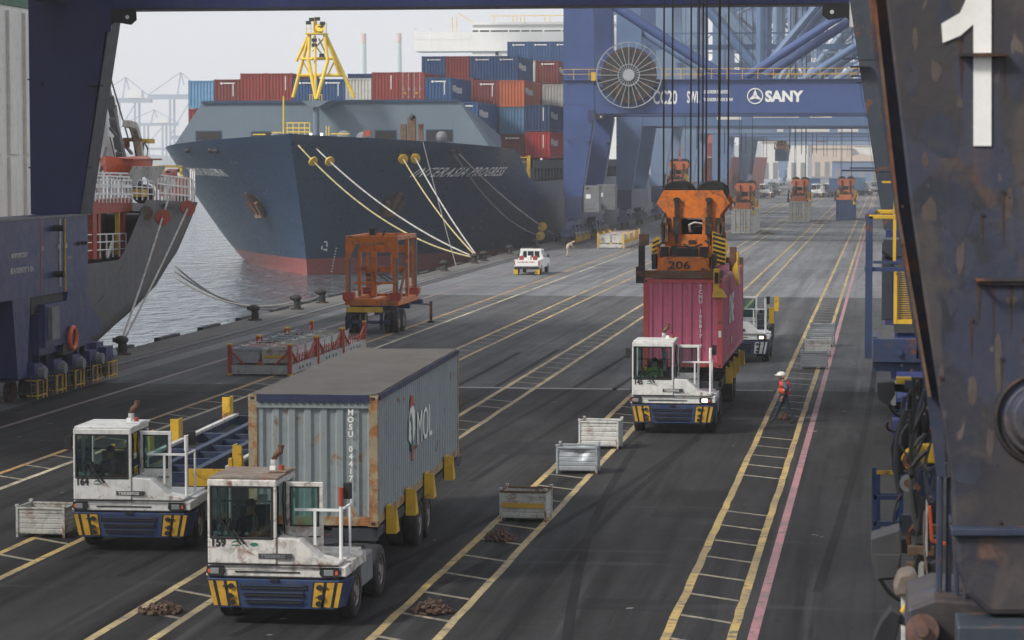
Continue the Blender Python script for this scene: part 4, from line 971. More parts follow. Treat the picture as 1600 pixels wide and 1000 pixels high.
tc_.box(-.22, -.18, .05, .09, .35, .62).box(.18, .22, .05, .09, .35, .62)
o_ = gp(981, 650); o_ = tc_.build('lamp_trolley', None, (o_[0] + .25, o_[1] + 3.2, .008)); tag(o_, 'small yellow box on a white foot beside truck 145', 'trolley')

def flat_rack(label, x, y, L, posts, deck, group, W=2.42, hp=1.12):
    t = thing('flat_rack', label, 'flat rack', (x, y, .004), 0, group); h = W / 2
    d = B(deck); d.box(-h + .12, h - .12, .0, .12, .05, .38).box(-h, -h + .12, .14, L - .14, .05, .38).box(h - .12, h, .14, L - .14, .05, .38).box(-h + .12, h - .12, L - .12, L, .05, .38).box(-h + .12, h - .12, .12, L - .12, .30, .36)
    d.use('black')
    for q in (.3, .42, .58, .7): d.box(h + .001, h + .004, L*q - .12, L*q + .1, .15, .26)
    d.build('deck', t)
    for sx in (-1, 1):
        for y0 in (0, L - .14):
            p = B(posts).box(sx*h - (.0 if sx < 0 else .15), sx*h + (.15 if sx < 0 else 0), y0, y0 + .14, 0, hp).use('yellow').box(sx*h - (.005 if sx < 0 else .155), sx*h + (.155 if sx < 0 else .005), y0 - .005, y0 + .145, hp, hp + .06).box(sx*h - (.006 if sx < 0 else .156), sx*h + (.156 if sx < 0 else .006), y0 - .006, y0 + .146, .0, .07)
            p.build('post', t)
    b = B(posts)
    for sx in (-1, 1):
        b.bar((sx*(h-.15), .05, .85), (sx*(h-.62), .05, .40), .06); b.bar((sx*(h-.07), .12, .62), (sx*(h-.07), L-.12, .62), .03)
        b.bar((sx*(h-.07), .2, .95), (sx*(h-.07), L*.3, .42), .06); b.bar((sx*(h-.07), L-.2, .95), (sx*(h-.07), L*.7, .42), .06)
        k = int(L / .45)
        for i in range(k): b.bar((sx*(h-.07), .3 + i*.45, .38), (sx*(h-.07), .45 + i*.45, .72), .035)
    b.box(-.1, .1, .02, .08, .38, .5); b.build('brace', t)
    return t
gA = 'red and grey flat racks near the quay edge'
for i, (y, L, lb) in enumerate(((97.1, 4.7, 'nearest red and grey flat rack loaded with metal bins'), (102.0, 4.7, 'middle red and grey flat rack loaded with white mesh crates'), (106.9, 4.7, 'farthest red and grey flat rack close to the blue trailer'))):
    flat_rack(lb, -22.95, y, L, 'red_rack', 'rack_deck', gA)
k = 0; rnd = random.Random(9)
desc = ['bare grey bin at the near left corner of the red racks', 'bin with a yellow band at the near right corner of the red racks', 'pinkish topped bin in the second row of the red racks, left', 'pinkish topped bin in the second row of the red racks, right', 'rusty bin in the third row of the red racks, left', 'white bin in the third row of the red racks, right',
        'grey bin at the near left of the middle red rack', 'white mesh crate at the near right of the middle red rack', 'grey bin in the middle red rack, second row left', 'white mesh crate in the middle red rack, second row right', 'grey bin at the far left of the middle red rack', 'cream bin at the far right of the middle red rack',
        'grey bin at the near left of the farthest red rack', 'cream bin at the near right of the farthest red rack']
mm = ['bin_galvanised', 'bin_metal', 'bin_pink', 'bin_pink', 'bin_metal', 'bin_white', 'bin_galvanised', 'bin_white', 'bin_galvanised', 'bin_white', 'bin_metal', 'bin_white', 'bin_galvanised', 'bin_metal']
for j, y in enumerate((97.35, 98.8, 100.25, 102.25, 103.7, 105.15, 107.15)):
    for x in (-23.54, -22.38):
        bin_thing(desc[k], (x, y, .368), R(rnd.uniform(-2, 2)), m=mm[k], band='yellow' if k == 1 else None, w=1.06, d=1.3, h=.62, group='bins loaded on the red flat racks', contents='rusty' if k in (4, 10) else None); k += 1
gB = 'yellow flat racks on the far quay'
for i, (y, lb) in enumerate(((237.2, 'nearest yellow and white flat rack far up the quay'), (242.4, 'middle yellow and white flat rack far up the quay'), (247.6, 'farthest yellow and white flat rack far up the quay'))):
    flat_rack(lb, -24.15, y, 5.0, 'yellow', 'bin_white', gB, hp=1.3)
    for s in (-.55, .55):
        bin_thing(['left', 'right'][s > 0] + ' pale bin on the ' + lb.split(' ')[0] + ' yellow flat rack', (-24.15 + s, y + .4, .37), 0, m='bin_pink' if i else 'bin_white', w=1.02, d=4.1, h=.8, group='bins loaded on the yellow flat racks')

# ================================================================== PICKUP
def pickup(label, loc, rz):
    t = thing('pickup_truck', label, 'pickup', loc, rz)          # tail towards -Y
    b = B('plain_white'); b.prism([(.05, .55), (.0, .95), (.02, 1.05), (2.0, 1.05), (2.1, 1.08), (3.9, 1.05), (4.9, .98), (5.1, .8), (5.12, .5), (4.6, .45), (.3, .45)], 'x', -.88, -.80)
    b.prism([(.05, .55), (.0, .95), (.02, 1.05), (2.0, 1.05), (2.1, 1.08), (3.9, 1.05), (4.9, .98), (5.1, .8), (5.12, .5), (4.6, .45), (.3, .45)], 'x', .80, .88)
    b.box(-.80, .80, 3.8, 4.95, .5, 1.02).box(-.8, .8, .1, 3.8, .5, .62).box(-.8, .8, 1.95, 2.05, .62, 1.05); b.build('body', t, bevel=.03)
    c = B('plain_white').prism([(-.80, 1.06), (.80, 1.06), (.66, 1.66), (-.66, 1.66)], 'y', 2.05, 2.12); c.add([(-.66, 2.12, 1.62), (.66, 2.12, 1.62), (.66, 3.3, 1.62), (-.66, 3.3, 1.62), (-.68, 2.12, 1.70), (.68, 2.12, 1.70), (.64, 3.2, 1.70), (-.64, 3.2, 1.70)], [(0,3,2,1), (4,5,6,7), (0,1,5,4), (1,2,6,5), (2,3,7,6), (3,0,4,7)])
    for s in (-1, 1): c.bar((s*.74, 4.0, 1.06), (s*.64, 3.25, 1.66), .07); c.bar((s*.80, 2.9, 1.06), (s*.67, 2.9, 1.66), .06); c.bar((s*.82, 2.1, 1.06), (s*.67, 2.15, 1.66), .08)
    co = c.build('cab', t)
    B('glass_dark').prism([(-.60, 1.14), (.60, 1.14), (.54, 1.56), (-.54, 1.56)], 'y', 2.03, 2.06).add([(-.74, 4.0, 1.06), (.74, 4.0, 1.06), (.62, 3.28, 1.64), (-.62, 3.28, 1.64)], [(0,1,2,3)]).build('rear_window', co)
    B('glass_dark').add([(s*.79, y, z) if z < 1.3 else (s*.67, y2, z) for s in (-1,) for y, y2, z in ((2.2, 2.25, 1.1), (3.9, 3.2, 1.1), (3.9, 3.2, 1.6), (2.2, 2.25, 1.6))], [(0,1,2,3)]).add([(s*.79, y, z) if z < 1.3 else (s*.67, y2, z) for s in (1,) for y, y2, z in ((2.2, 2.25, 1.1), (3.9, 3.2, 1.1), (3.9, 3.2, 1.6), (2.2, 2.25, 1.6))], [(0,1,2,3)]).build('side_window', co)
    g = B('plain_white').box(-.80, .80, -.02, .04, .60, 1.03); go = g.build('tailgate', t, bevel=.01)
    w_ = B('ship_red')
    for i, ww in enumerate((.07, .05, .09, .06, .08, .05, .07, .09, .06)): w_.box(-.62 + i * .135, -.62 + i * .135 + ww, -.026, -.0205, .84, .93)
    w_.build('tailgate_marking', go)
    B('black').box(-.85, .85, -.12, .05, .40, .55).build('rear_bumper', t)
    for s in (-1, 1): B('ship_red').box(s*.80, s*.885, -.01, .06, .70, 1.0).build('tail_light', t)
    rk = B('plain_white')
    for x in (-.7, -.24, .24, .7): rk.cyl((x, 1.9, 1.05), (x, 1.9, 1.72), .03, n=6)
    rk.bar((-.7, 1.9, 1.72), (.7, 1.9, 1.72), .06); rk.build('roof_rack', t)
    for x, m_ in ((-.45, 'ship_red'), (.1, 'plain_white'), (.5, 'ship_red')): B(m_).box(x - .12, x + .12, .3, .9, .62, 1.30).build('cargo_box', t, bevel=.03)
    for s in (-1, 1):
        for y in (.95, 4.15): wheel(t, s*.78, y, .36, flip=(s < 0))
        B('yellow').box(s*.60, s*.9, -.10, .08, .06, .44).build('mud_guard', t)
        B('black').box(s*.95, s*1.1, 3.2, 3.3, 1.1, 1.3).bar((s*.85, 3.25, 1.12), (s*1.0, 3.25, 1.2), .03).build('mirror', t)
    return t
p_ = Vector((-24.37, 182.6, 0)); pickup('white pickup with red boxes in its bed driving away along the quay', (p_.x, p_.y, .004), R(-1))

# ================================================================== QUAY FURNITURE
def bollard_mesh():
    b = B('iron_black'); b.cyl((0, 0, 0), (0, 0, .06), .42, n=20).cyl((0, 0, .06), (0, 0, .42), .24, .2, n=20).sphere((-.06, 0, .52), .36, .30, .16, 18, 8).box(-.45, .0, -.14, .14, .45, .6); return b.mesh('bollard', False)
BM = bollard_mesh(); XB = QX + .75
bl_ = {190: 'bollard with two white ropes of the grey ship looped on it', 398: 'bollard standing alone at the quay edge beyond the red flat racks', 464: 'rusty bollard with slack grey mooring ropes, left of the orange frame', 503: 'low bollard hidden partly by the orange frame', 695: 'bollard on the quay right of the orange frame', 742: 'bollard where the bow ropes of the blue ship meet', 757: 'bollard just beyond the meeting point of the bow ropes',
       797: 'bollard left of the white pickup', 838: 'bollard behind the white pickup', 872: 'bollard holding the last pair of ropes of the blue ship'}
for u, lb in bl_.items():
    y = AX(u, 400, XB).y; o = link('bollard', BM, None, (XB, y, .02)); o.scale = (.85, .85, 1.15); tag(o, lb, 'bollard', 'mooring bollards along the quay edge')
fk = 0
for y in [100 + i * 7.5 for i in range(20)]:
    o = B('black').box(QX - .28, QX - .002, 0, 3.4, -.75, .12).build('quay_fender', None, (0, y, 0)); fk += 1
    tag(o, 'long black rubber fender strip fixed to the quay edge above the water', 'fender', 'black fender strips along the quay edge')

# ================================================================== QUAY CRANES
XW, XL = -29.1, 1.0               # waterside and landside rails
def bogie_mb(frame_m, detail=True):
    b = B(frame_m)
    b.prism([(-1.6, .75), (1.6, .75), (1.4, 1.25), (.35, 1.75), (-.35, 1.75), (-1.4, 1.25)], 'x', -.30, .30)
    for y in (-1.05, 1.05): b.box(-.55, .55, y - .42, y + .42, .85, 1.45)
    return b
def crane(name, label, y0, gap, zb, zt, m, m2, loc_lab=None, legw_t=2.9, legw_b=1.75, detail=2, braces=True, rails=True, top=34, sill=(2.3, 4.4), frames=(0, 1), group='blue ship to shore cranes on the quay', bog=(-4.6, -1.7, 1.7, 4.6), guard_m='yellow', sill_end=1.6, sill_w=.85, xl_off=0.0):
    t = thing(name, label, 'crane', ((XW + XL) / 2, y0, 0), 0, group); ox = (XW + XL) / 2
    xw, xl = XW - ox, XL - ox + xl_off
    legs = {}
    for fi in frames:
        y = fi * gap
        for s, x in ((1, xw), (-1, xl)):
            L = B('leg_slate' if (y0 < 200 and s < 0) else m); D = 1.35  # slate tone puts the navy crane's landside shadow side into the colour
            # outer edge vertical, inner edge slanting in towards the foot
            pts = [(x - s*.95, sill[1]), (x - s*1.0, top), (x + s*(legw_t - 1.3), top), (x + s*(legw_t - .95), zt + .3), (x + s*(legw_t - .95), zb + .3), (x + s*(legw_b - .95), sill[1])]
            L.prism(pts if s > 0 else pts[::-1], 'y', y - D/2, y + D/2)
            for z in (sill[1] + 1.6, zb - 2.4, zb + .9): L.box(min(x - s*1.02, x + s*(legw_t - .93)) + .01, max(x - s*1.02, x + s*(legw_b - .5)), y - D/2 - .02, y - D/2 - .002, z, z + .05)
            lo = L.build('leg', t); legs[(fi, s)] = lo
            if detail > 1:
                g = B('crane_pale' if m == 'crane_blue' else 'leg_slate'); xi = x + s*(legw_t - .95)
                g.add([(xi + s*.012, y - D/2, zb - .2), (xi + s*.012, y + D/2, zb - .2), (x + s*(legw_b - .94) + s*.02, y + D/2, sill[1]), (x + s*(legw_b - .94) + s*.02, y - D/2, sill[1])], [(0,1,2,3)]); g.build('edge_plate', lo)
                B('black').box(x - s*.5, x - s*.45, y - D/2 - .25, y - D/2, zb - 2.6, zb - 2.5).box(x + s*1.2, x + s*1.75, y - D/2 - .3, y - D/2, zb - 2.62, zb - 2.58).build('bracket', lo)
        bm = B(m); bm.box(xw + 1.2, xl - 1.2, y - .62, y + .62, zb, zt)
        bm.use('black').box(xw + 1.2, xl - 1.2, y - .64, y - .622, zb, zb + .05)
        bo = bm.build('portal_beam', t)
        if detail > 1 and fi == frames[-1 if y0 < 200 else 0]:
            lu = B('crane_blue_dark' if m == 'crane_blue' else m)
            for s, x in ((1, xw), (-1, xl)):
                a, b_ = x + s*(legw_t - 1.5), x + s*(legw_t + .35)
                lu.box(min(x + s*(legw_t - 1.55), x + s*(legw_t - .9)), max(x + s*(legw_t - 1.55), x + s*(legw_t - .9)), y - .74, y - .63, zb - .75, zb + .4)
                lu.use('black').prism([(x + s*(legw_t - .95), zb + .02), (x + s*(legw_t - .02), zb + .02), (x + s*(legw_t - .0), zb - .35), (x + s*(legw_t - .2), zb - .52), (x + s*(legw_t - .75), zb - .42), (x + s*(legw_t - .95), zb - .55)], 'y', y - .72, y - .66)
                lu.use('plain_white').cyl((x + s*(legw_t - .32), y - .73, zb - .25), (x + s*(legw_t - .32), y - .721, zb - .25), .07, n=10)
            lu.build('lug', t)
        if braces:
            bc = B(m); mid = (xw + xl) / 2
            for s, x in ((1, xw), (-1, xl)):
                bc.cyl((mid - s*1.0, y, zt + .2), (x + s*1.4, y, zt + .2 + (abs(mid - s*1.0 - x - s*1.4)) * .645), .40 if fi == 0 else .45, n=12)
            bc.prism([(mid - 4.0, zt), (mid + 4.0, zt), (mid + 1.4, zt + .9), (mid - 1.4, zt + .9)], 'y', y - .25, y + .25)
            bc.build('brace', t)
        if rails:
            rr = B('yellow'); rr.box(xw - 1, xl + 1, y - .9, y - .86, zt + .95, zt + 1.0).box(xw - 1, xl + 1, y - .9, y - .86, zt + .5, zt + .54)
            for i in range(22): x = xw + i * (xl - xw) / 21; rr.box(x, x + .05, y - .9, y - .86, zt, zt + .98)
            rr.use(m).box(xw - 1, xl + 1, y - .95, y - .6, zt - .05, zt + .02); rr.build('handrail', t)
    if top > 20:
        for x in (xw, xl):
            u = B(m)
            if len(frames) > 1: u.box(x - .5, x + .5, .68, gap - .68, zb + .3, zt - .2)
            u.cyl((x, .7, zt + .4), (x, gap - .7, top - 3), .35, n=10)
            u.build('tie_beam', t)
        u = B(m)
        for fi in frames: u.box(xw + 1.6, xl - 1.6, fi*gap - .5, fi*gap + .5, top - 1.6, top)
        u.build('upper_beam', t)
        if y0 > 290:
            tr = B(m)
            for fi in frames:
                y = fi * gap; mid = (xw + xl) / 2
                for s, x in ((1, xw), (-1, xl)): tr.cyl((x + s*1.2, y + .8, top - 2), (mid + s*2, y + .8, zt + 1), .48, n=8)
                tr.cyl((mid, y + .8, zt), (mid, y + .8, top - 1), .5, n=8)
            for k in range(7): x = xw + 4 + k*3.2; tr.bar((x, 0, top - 4 - (k % 2)*3), (x + 3.2, gap, top - 4 - ((k + 1) % 2)*3), .34)
            tr.box(xw + 1.6, xl - 1.6, gap*.5, gap*.5 + .5, zt + 6.4, zt + 7.0)
            for k in range(14): x = xw + 2 + k*2; tr.bar((x, gap*.5 + .25, zt + 7), (x + 1, gap*.5 + .25, zt + 8.2), .10); tr.bar((x + 1, gap*.5 + .25, zt + 8.2), (x + 2, gap*.5 + .25, zt + 7), .10)
            tr.box(xw + 2, xl - 2, gap*.5 + .15, gap*.5 + .35, zt + 8.2, zt + 8.4)
            for x in (-7.5, -6.9, 3.1, 3.7): tr.use('rope_black').cyl((x, gap*.4, zt - 5), (x, gap*.4, top), .05, n=4)
            tr.build('lattice_brace', t)
        gd = B(m)
        for y in (gap*.38, gap*.62): gd.box(xw - 38, xl + 14, y - .55, y + .55, top + .02, top + 1.8)
        gd.box(xl - 12, xl + 8, gap*.1, gap*.9, top + 1.82, top + 6); gd.box(xw + 8, xw + 14, gap*.25, gap*.75, top - .9, top - .02); gd.build('boom_girder', t)
    # sills and bogies
    for s, x in ((1, xw), (-1, xl)):
        si = B(m2); ya, yb_ = -1.6, gap + sill_end
        si.box(x - .75, x + sill_w, ya, yb_, sill[0], sill[1]); so_ = si.build('sill_beam', t)
        if detail:
            for fi in (0, 1):
                yc = fi * gap
                eq = B(m2); eq.prism([(yc - 3.2, 1.72), (yc + 3.2, 1.72), (yc + 3.0, 2.1), (yc + .9, sill[0] + .0), (yc - .9, sill[0] + .0), (yc - 3.0, 2.1)], 'x', x - .42, x + .42)
                eo = eq.build('equaliser', t)
                for dy in bog if detail > 1 else (-2.6, 2.6):
                    yy = yc + dy
                    bg_ = bogie_mb(m2).build('bogie', t, (x, yy, 0))
                    wl = B('iron_black')
                    for dy2 in (-.75, .75): wl.cyl((-.12, dy2, .38), (.12, dy2, .38), .36, n=16)
                    wl.build('wheel', bg_)
                    if detail > 1:
                        q = B('mid_grey').cyl((.62, -.2, .95), (1.05, -.2, .95), .2, n=12).use('black').box(.35, .62, -.45, .1, .6, 1.2); q.build('motor', bg_)
                        q = B(guard_m)
                        for z in (.35, .62): q.box(.85, .88, -1.3, 1.3, z, z + .04)
                        for yy2 in (-1.28, -.6, 0, .6, 1.25): q.box(.85, .89, yy2, yy2 + .05, .2, .95)
                        q.box(.3, .88, -1.32, -1.28, .35, .39); q.build('guard_rail', bg_)
    return t

def world_text(s, size, mname, parent, wloc, rot=FRONT, **k):
    return lettering(s, size, mname, parent, Vector(wloc) - parent.location, rot, **k)

# crane B: CC20
YB = 252.0
cB = crane('quay_crane', 'bright blue crane with white lettering and a large cable reel, next to the blue ship', YB, 18, 12.1, 15.3, 'crane_blue', 'crane_blue_dark', top=34)
yf = YB - .635
world_text('CC20', 1.75, 'emblem_white', cB, (AY(1021, 156, YB).x, yf, 13.05), off=.04, xs=.54)
world_text('SWL', 1.5, 'emblem_white', cB, (AY(1074, 156, YB).x, yf, 13.15), off=.035, xs=.40)
world_text('65t UNDER SPREADER', .42, 'emblem_white', cB, (AY(1099, 146, YB).x, yf, 14.0), off=.012, xs=.60)
world_text('75t UNDER HOOK BEAM', .42, 'emblem_white', cB, (AY(1099, 157, YB).x, yf, 13.28), off=.012, xs=.60)
world_text('SANY', 1.36, 'emblem_white', cB, (AY(1196, 158, YB).x, yf, 13.25), off=.06, xs=1.0)
lc = AY(1180.5, 150.5, YB); lg = B('emblem_white').torus((0, 0, 0), (0, 1, 0), .70, .055, 28, 6)
for a in (90, 210, 330):
    ca, sa = math.cos(R(a)), math.sin(R(a)); px, pz = -sa, ca
    w0 = .17; lg.prism([(ca*.64 + px*.02, sa*.64 + pz*.02), (ca*.64 - px*.02, sa*.64 - pz*.02), (-ca*.05 - px*.22 + ca*.08, -sa*.05 - pz*.22 + sa*.08), (-ca*.02 + px*.22 + ca*.08, -sa*.02 + pz*.22 + sa*.08)], 'y', -.02, .02)
lg.build('emblem', cB, Vector((lc.x, yf - .02, lc.z)) - cB.location)
# cable reel
rc = AY(985, 118, YB); rc = Vector((rc.x, YB - 1.6, rc.z)) - cB.location
rl_ = B('iron_black').cyl(rc + Vector((0, .15, 0)), rc + Vector((0, .35, 0)), 2.6, n=40)
ro = rl_.build('cable_reel', cB); sp = B('bin_galvanised'); sp.torus(rc, (0, 1, 0), 3.05, .035, 40, 5); sp.torus(rc + Vector((0, .5, 0)), (0, 1, 0), 3.05, .035, 40, 5)
for i in range(24):
    a = 2*math.pi*i/24; c, s_ = math.cos(a), math.sin(a); sp.bar(rc + Vector((c*.5, 0, s_*.5)), rc + Vector((c*3.05, 0, s_*3.05)), .05)
sp.cyl(rc + Vector((0, -.15, 0)), rc + Vector((0, .1, 0)), .55, n=16).torus(rc + Vector((0, -.05, 0)), (0, 1, 0), 1.0, .04, 24, 5); sp.build('reel_spokes', ro)
B('crane_blue').box(rc.x - 3, rc.x + 3, rc.y + .5, -.6, rc.z - 1.1, rc.z - .8).build('reel_bracket', cB)
B('yellow').box(AY(926, 100, YB).x + 14.05, AY(933, 100, YB).x + 14.05, -1.3, -.9, 15.2, 16.0).build('lamp', cB)
# electrical cabins hung on the waterside sill
for dy, w in ((-1.9, 1.4), (9.3, 1.8)):
    e_ = B('mid_grey').box(-15.05 + 1.15, -15.05 + 1.15 + w, dy, dy + 1.9, 2.9, 5.4); eo = e_.build('electric_cabin', cB, bevel=.04)
    b = B('plain_white').box(-13.75, -13.3, dy - .02, dy - .004, 4.2, 4.6); b.use('black').box(-13.8, -12.9, dy - .015, dy - .004, 3.2, 3.25).box(-13.7, -13.5, dy - .06, dy - .004, 5.1, 5.25).build('label_plate', eo)

# further cranes, fading with distance
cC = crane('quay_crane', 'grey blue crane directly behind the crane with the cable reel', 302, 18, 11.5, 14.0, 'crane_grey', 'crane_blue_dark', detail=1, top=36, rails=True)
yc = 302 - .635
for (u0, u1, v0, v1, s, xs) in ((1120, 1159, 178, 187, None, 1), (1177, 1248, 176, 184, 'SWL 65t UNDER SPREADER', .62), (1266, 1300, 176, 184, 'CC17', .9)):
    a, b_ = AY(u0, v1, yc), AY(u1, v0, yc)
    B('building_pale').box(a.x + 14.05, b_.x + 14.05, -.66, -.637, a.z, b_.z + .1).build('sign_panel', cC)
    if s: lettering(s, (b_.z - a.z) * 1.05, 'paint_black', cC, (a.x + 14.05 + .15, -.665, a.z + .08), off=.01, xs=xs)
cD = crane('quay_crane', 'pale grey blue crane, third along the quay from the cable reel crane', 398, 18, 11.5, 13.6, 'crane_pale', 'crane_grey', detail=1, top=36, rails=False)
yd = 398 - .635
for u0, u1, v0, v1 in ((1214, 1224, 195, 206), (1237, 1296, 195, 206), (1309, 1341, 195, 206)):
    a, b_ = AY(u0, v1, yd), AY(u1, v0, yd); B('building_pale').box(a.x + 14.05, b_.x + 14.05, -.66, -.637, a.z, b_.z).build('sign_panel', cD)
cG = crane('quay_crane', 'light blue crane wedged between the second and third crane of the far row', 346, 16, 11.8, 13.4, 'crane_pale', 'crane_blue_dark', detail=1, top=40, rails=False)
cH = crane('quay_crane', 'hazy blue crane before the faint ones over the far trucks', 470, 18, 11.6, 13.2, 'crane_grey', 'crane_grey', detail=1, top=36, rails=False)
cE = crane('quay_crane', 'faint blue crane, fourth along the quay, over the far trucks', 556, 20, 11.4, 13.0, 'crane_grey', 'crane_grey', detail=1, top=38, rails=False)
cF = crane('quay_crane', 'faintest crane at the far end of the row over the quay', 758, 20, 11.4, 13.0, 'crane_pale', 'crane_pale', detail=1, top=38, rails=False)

# crane A: the dark navy portal that frames the picture
YA = 91.0
cA = crane('quay_crane', 'dark navy portal crane framing the view, its leg beside the grey ship stern', YA - 16, 16, 13.15, 16.6, 'crane_navy', 'crane_navy', top=38, sill=(3.55, 6.1), legw_b=1.75, braces=False, rails=False, bog=(-5.2, -3.0, -.9, 1.4), guard_m='dark_grey', sill_end=.72, sill_w=.66, xl_off=-.85)
LOC0 = cA.location.copy(); cA.location.x += .6
si = Vector((XW + .66, 0, 0)) - LOC0   # landward face of the waterside sill
sx = si.x + .012
b = B('crane_navy').box(sx - .012, sx + .06, 3.0, 16.4, 3.5, 6.05); so_ = b.build('equipment_box', cA)
fx = sx + .062
b = B('life_ring_red').box(fx, fx + .012, 11.14, 11.18, 3.6, 6.0); b.use('bin_white').box(fx, fx + .05, 13.15, 13.20, 3.7, 6.0); b.use('yellow').box(fx, fx + .05, 13.72, 13.76, 3.5, 6.0)
b.use('mid_grey').box(sx - .2, fx + .08, 2.9, 16.6, 6.06, 6.12); b.build('pipe', so_)
b = B('black')
for y, z in ((12.6, 5.7), (12.6, 4.15), (15.2, 5.1), (15.6, 5.1), (16.0, 5.1)):
    b.cyl((fx, y, z), (fx + .35 if y < 14 else fx + .12, y, z), .11 if y < 14 else .06, n=10)
b.build('lifting_stud', so_)
lettering('NS RESTRICTION', .20, 'bin_white', so_, (fx + .01, 8.1, 4.85), SIDE, off=.008, xs=1.1)
lettering('RE & DURATION 104', .24, 'bin_white', so_, (fx + .01, 8.0, 4.35), SIDE, off=.008, xs=1.05)
lettering('21', .2, 'bin_white', so_, (fx + .01, 11.3, 5.0), SIDE, off=.006)
lettering('42', .2, 'bin_white', so_, (fx + .06, 12.85, 5.0), SIDE, off=.006); lettering('65', .2, 'bin_white', so_, (fx + .01, 13.85, 5.0), SIDE, off=.006); lettering('NOTICE', .14, 'bin_white', so_, (fx + .01, 14.1, 4.6), SIDE)
# heavy foot under the sill, at the corner leg
ft = B('crane_navy'); wx = XW - LOC0.x
ft.prism([(8.5, 3.54), (10.4, 3.54), (9.9, .9), (9.0, .9)], 'x', wx - .5, wx + .62)
ft.prism([(14.2, 3.54), (15.6, 3.54), (15.3, 2.9), (16.3, 2.8), (16.5, 2.0), (16.0, 1.5), (11.0, 1.5), (11.0, 2.9), (14.0, 2.9)], 'x', wx - .45, wx + .7); ft.build('foot', cA)
b = B('crane_navy').box(wx + .55, wx + .85, 11.2, 14.6, 1.75, 3.2); b.use('black').box(wx - .2, wx + .6, 10.5, 14.0, 2.9, 3.5).use('mid_grey').box(wx + .6, wx + 1.0, 11.5, 12.3, 2.0, 3.1).use('black').box(wx + .7, wx + .9, 13.0, 14.2, 1.4, 1.74); b.build('brake_housing', cA)
for y in (10.9, 13.0, 15.1, 17.1, 19.1):
    b = B('crane_navy').box(wx + .31, wx + .8, y - .75, y + .15, .78, 1.28); b.use('mid_grey').cyl((wx + .5, y + .35, .9), (wx + .5, y + .9, .9), .26, n=12).use('black').box(wx + .31, wx + .76, y - .6, y + .1, .25, .78)
    o_ = b.build('drive_box', cA)
    b = B('yellow')
    for z in (.22, .72): b.box(wx + .86, wx + .89, y - .7, y + .35, z, z + .035).box(wx + .5, wx + .88, y - .72, y - .69, z, z + .035)
    for q in (-.7, -.1, .3): b.box(wx + .86, wx + .90, y + q, y + q + .04, .12, .75)
    b.build('guard_rail', o_)
lr = AX(114, 528, -27.55)
lrng = B('life_ring_red').torus((0, 0, 0), (1, 0, 0), .36, .085, 24, 8).build('life_ring', None, lr, smooth=True); tag(lrng, 'orange life ring hung on the foot of the dark crane beside the grey hull', 'life ring')

# ================================================================== BLUE CONTAINER SHIP
HX, HY0 = -48.3, 222.0
def s0(z): return -6.5 * max(0, min(1, (z - WZ) / 11.7)) ** 1.25
def hw(z): return max(0.0, min(1.0, (z - WZ) / 11.0))
def half(z, d):
    w = hw(z) ** .9; le = 48 * (1 - w) + 24 * w; p = 1.55 * (1 - w) + 2.5 * w
    q = max(0, min(1, d / le)); return 16.1 * (1 - (1 - q) ** p) * (1.0 if z > WZ else .98)
def ztop(d):
    if d < 19.5: return 10.0 - 1.25 * (d / 19.5) ** .8
    k = min(1, (d - 19.5) / 9.0); return 8.75 - 2.95 * (3*k*k - 2*k*k*k) ** .8
DS = [0, .15, .4, .8, 1.4, 2.2, 3.2, 4.5, 6, 8, 10, 12, 14, 16, 18, 19.5, 20.5, 21.5, 22.5, 24, 26, 28.5, 32, 38, 46, 60, 100, 160, 230]
NZ = 24; hb_ = MB()
m = mat('hull_blue', (.012, .042, .096), .33, 0, .14, .12, spec=.6, streak=.5, dirt=.10, rscale=.25)
# the boot topping is a painted band: red below a fixed height on the hull
n = m.node_tree.nodes; l = m.node_tree.links; bsdf = n['Principled BSDF']; src = bsdf.inputs['Base Color'].links[0].from_socket
tc = n.new('ShaderNodeTexCoord'); sp_ = n.new('ShaderNodeSeparateXYZ'); l.new(tc.outputs['Object'], sp_.inputs[0])
nz_ = n.new('ShaderNodeTexNoise'); nz_.inputs['Scale'].default_value = .9; nz_.inputs['Detail'].default_value = 8; l.new(tc.outputs['Object'], nz_.inputs['Vector'])
lt = n.new('ShaderNodeMath'); lt.operation = 'LESS_THAN'; lt.inputs[1].default_value = -.5; l.new(sp_.outputs[2], lt.inputs[0])
rd = n.new('ShaderNodeMix'); rd.data_type = 'RGBA'; rd.inputs[6].default_value = (.33, .075, .06, 1); rd.inputs[7].default_value = (.22, .055, .05, 1); l.new(nz_.outputs['Fac'], rd.inputs[0])
bk_ = n.new('ShaderNodeTexBrick'); mpb = n.new('ShaderNodeMapping'); mpb.inputs['Rotation'].default_value = (R(90), 0, R(90)); cmb = n.new('ShaderNodeCombineXYZ')
l.new(sp_.outputs[1], cmb.inputs[0]); l.new(sp_.outputs[2], cmb.inputs[1]); l.new(cmb.outputs[0], bk_.inputs['Vector']); bk_.inputs['Scale'].default_value = 1.0; bk_.inputs['Brick Width'].default_value = 6.5; bk_.inputs['Row Height'].default_value = 2.1; bk_.inputs['Mortar Size'].default_value = .035
bk_.inputs['Color1'].default_value = (1, 1, 1, 1); bk_.inputs['Color2'].default_value = (.86, .88, .9, 1); bk_.inputs['Mortar'].default_value = (.62, .64, .68, 1)
mlt = n.new('ShaderNodeMix'); mlt.data_type = 'RGBA'; mlt.blend_type = 'MULTIPLY'; mlt.inputs[0].default_value = .8; l.new(src, mlt.inputs[6]); l.new(bk_.outputs[0], mlt.inputs[7]); src = mlt.outputs[2]
fx_ = n.new('ShaderNodeMix'); fx_.data_type = 'RGBA'; l.new(lt.outputs[0], fx_.inputs[0]); l.new(src, fx_.inputs[6]); l.new(rd.outputs[2], fx_.inputs[7]); l.new(fx_.outputs[2], bsdf.inputs['Base Color'])
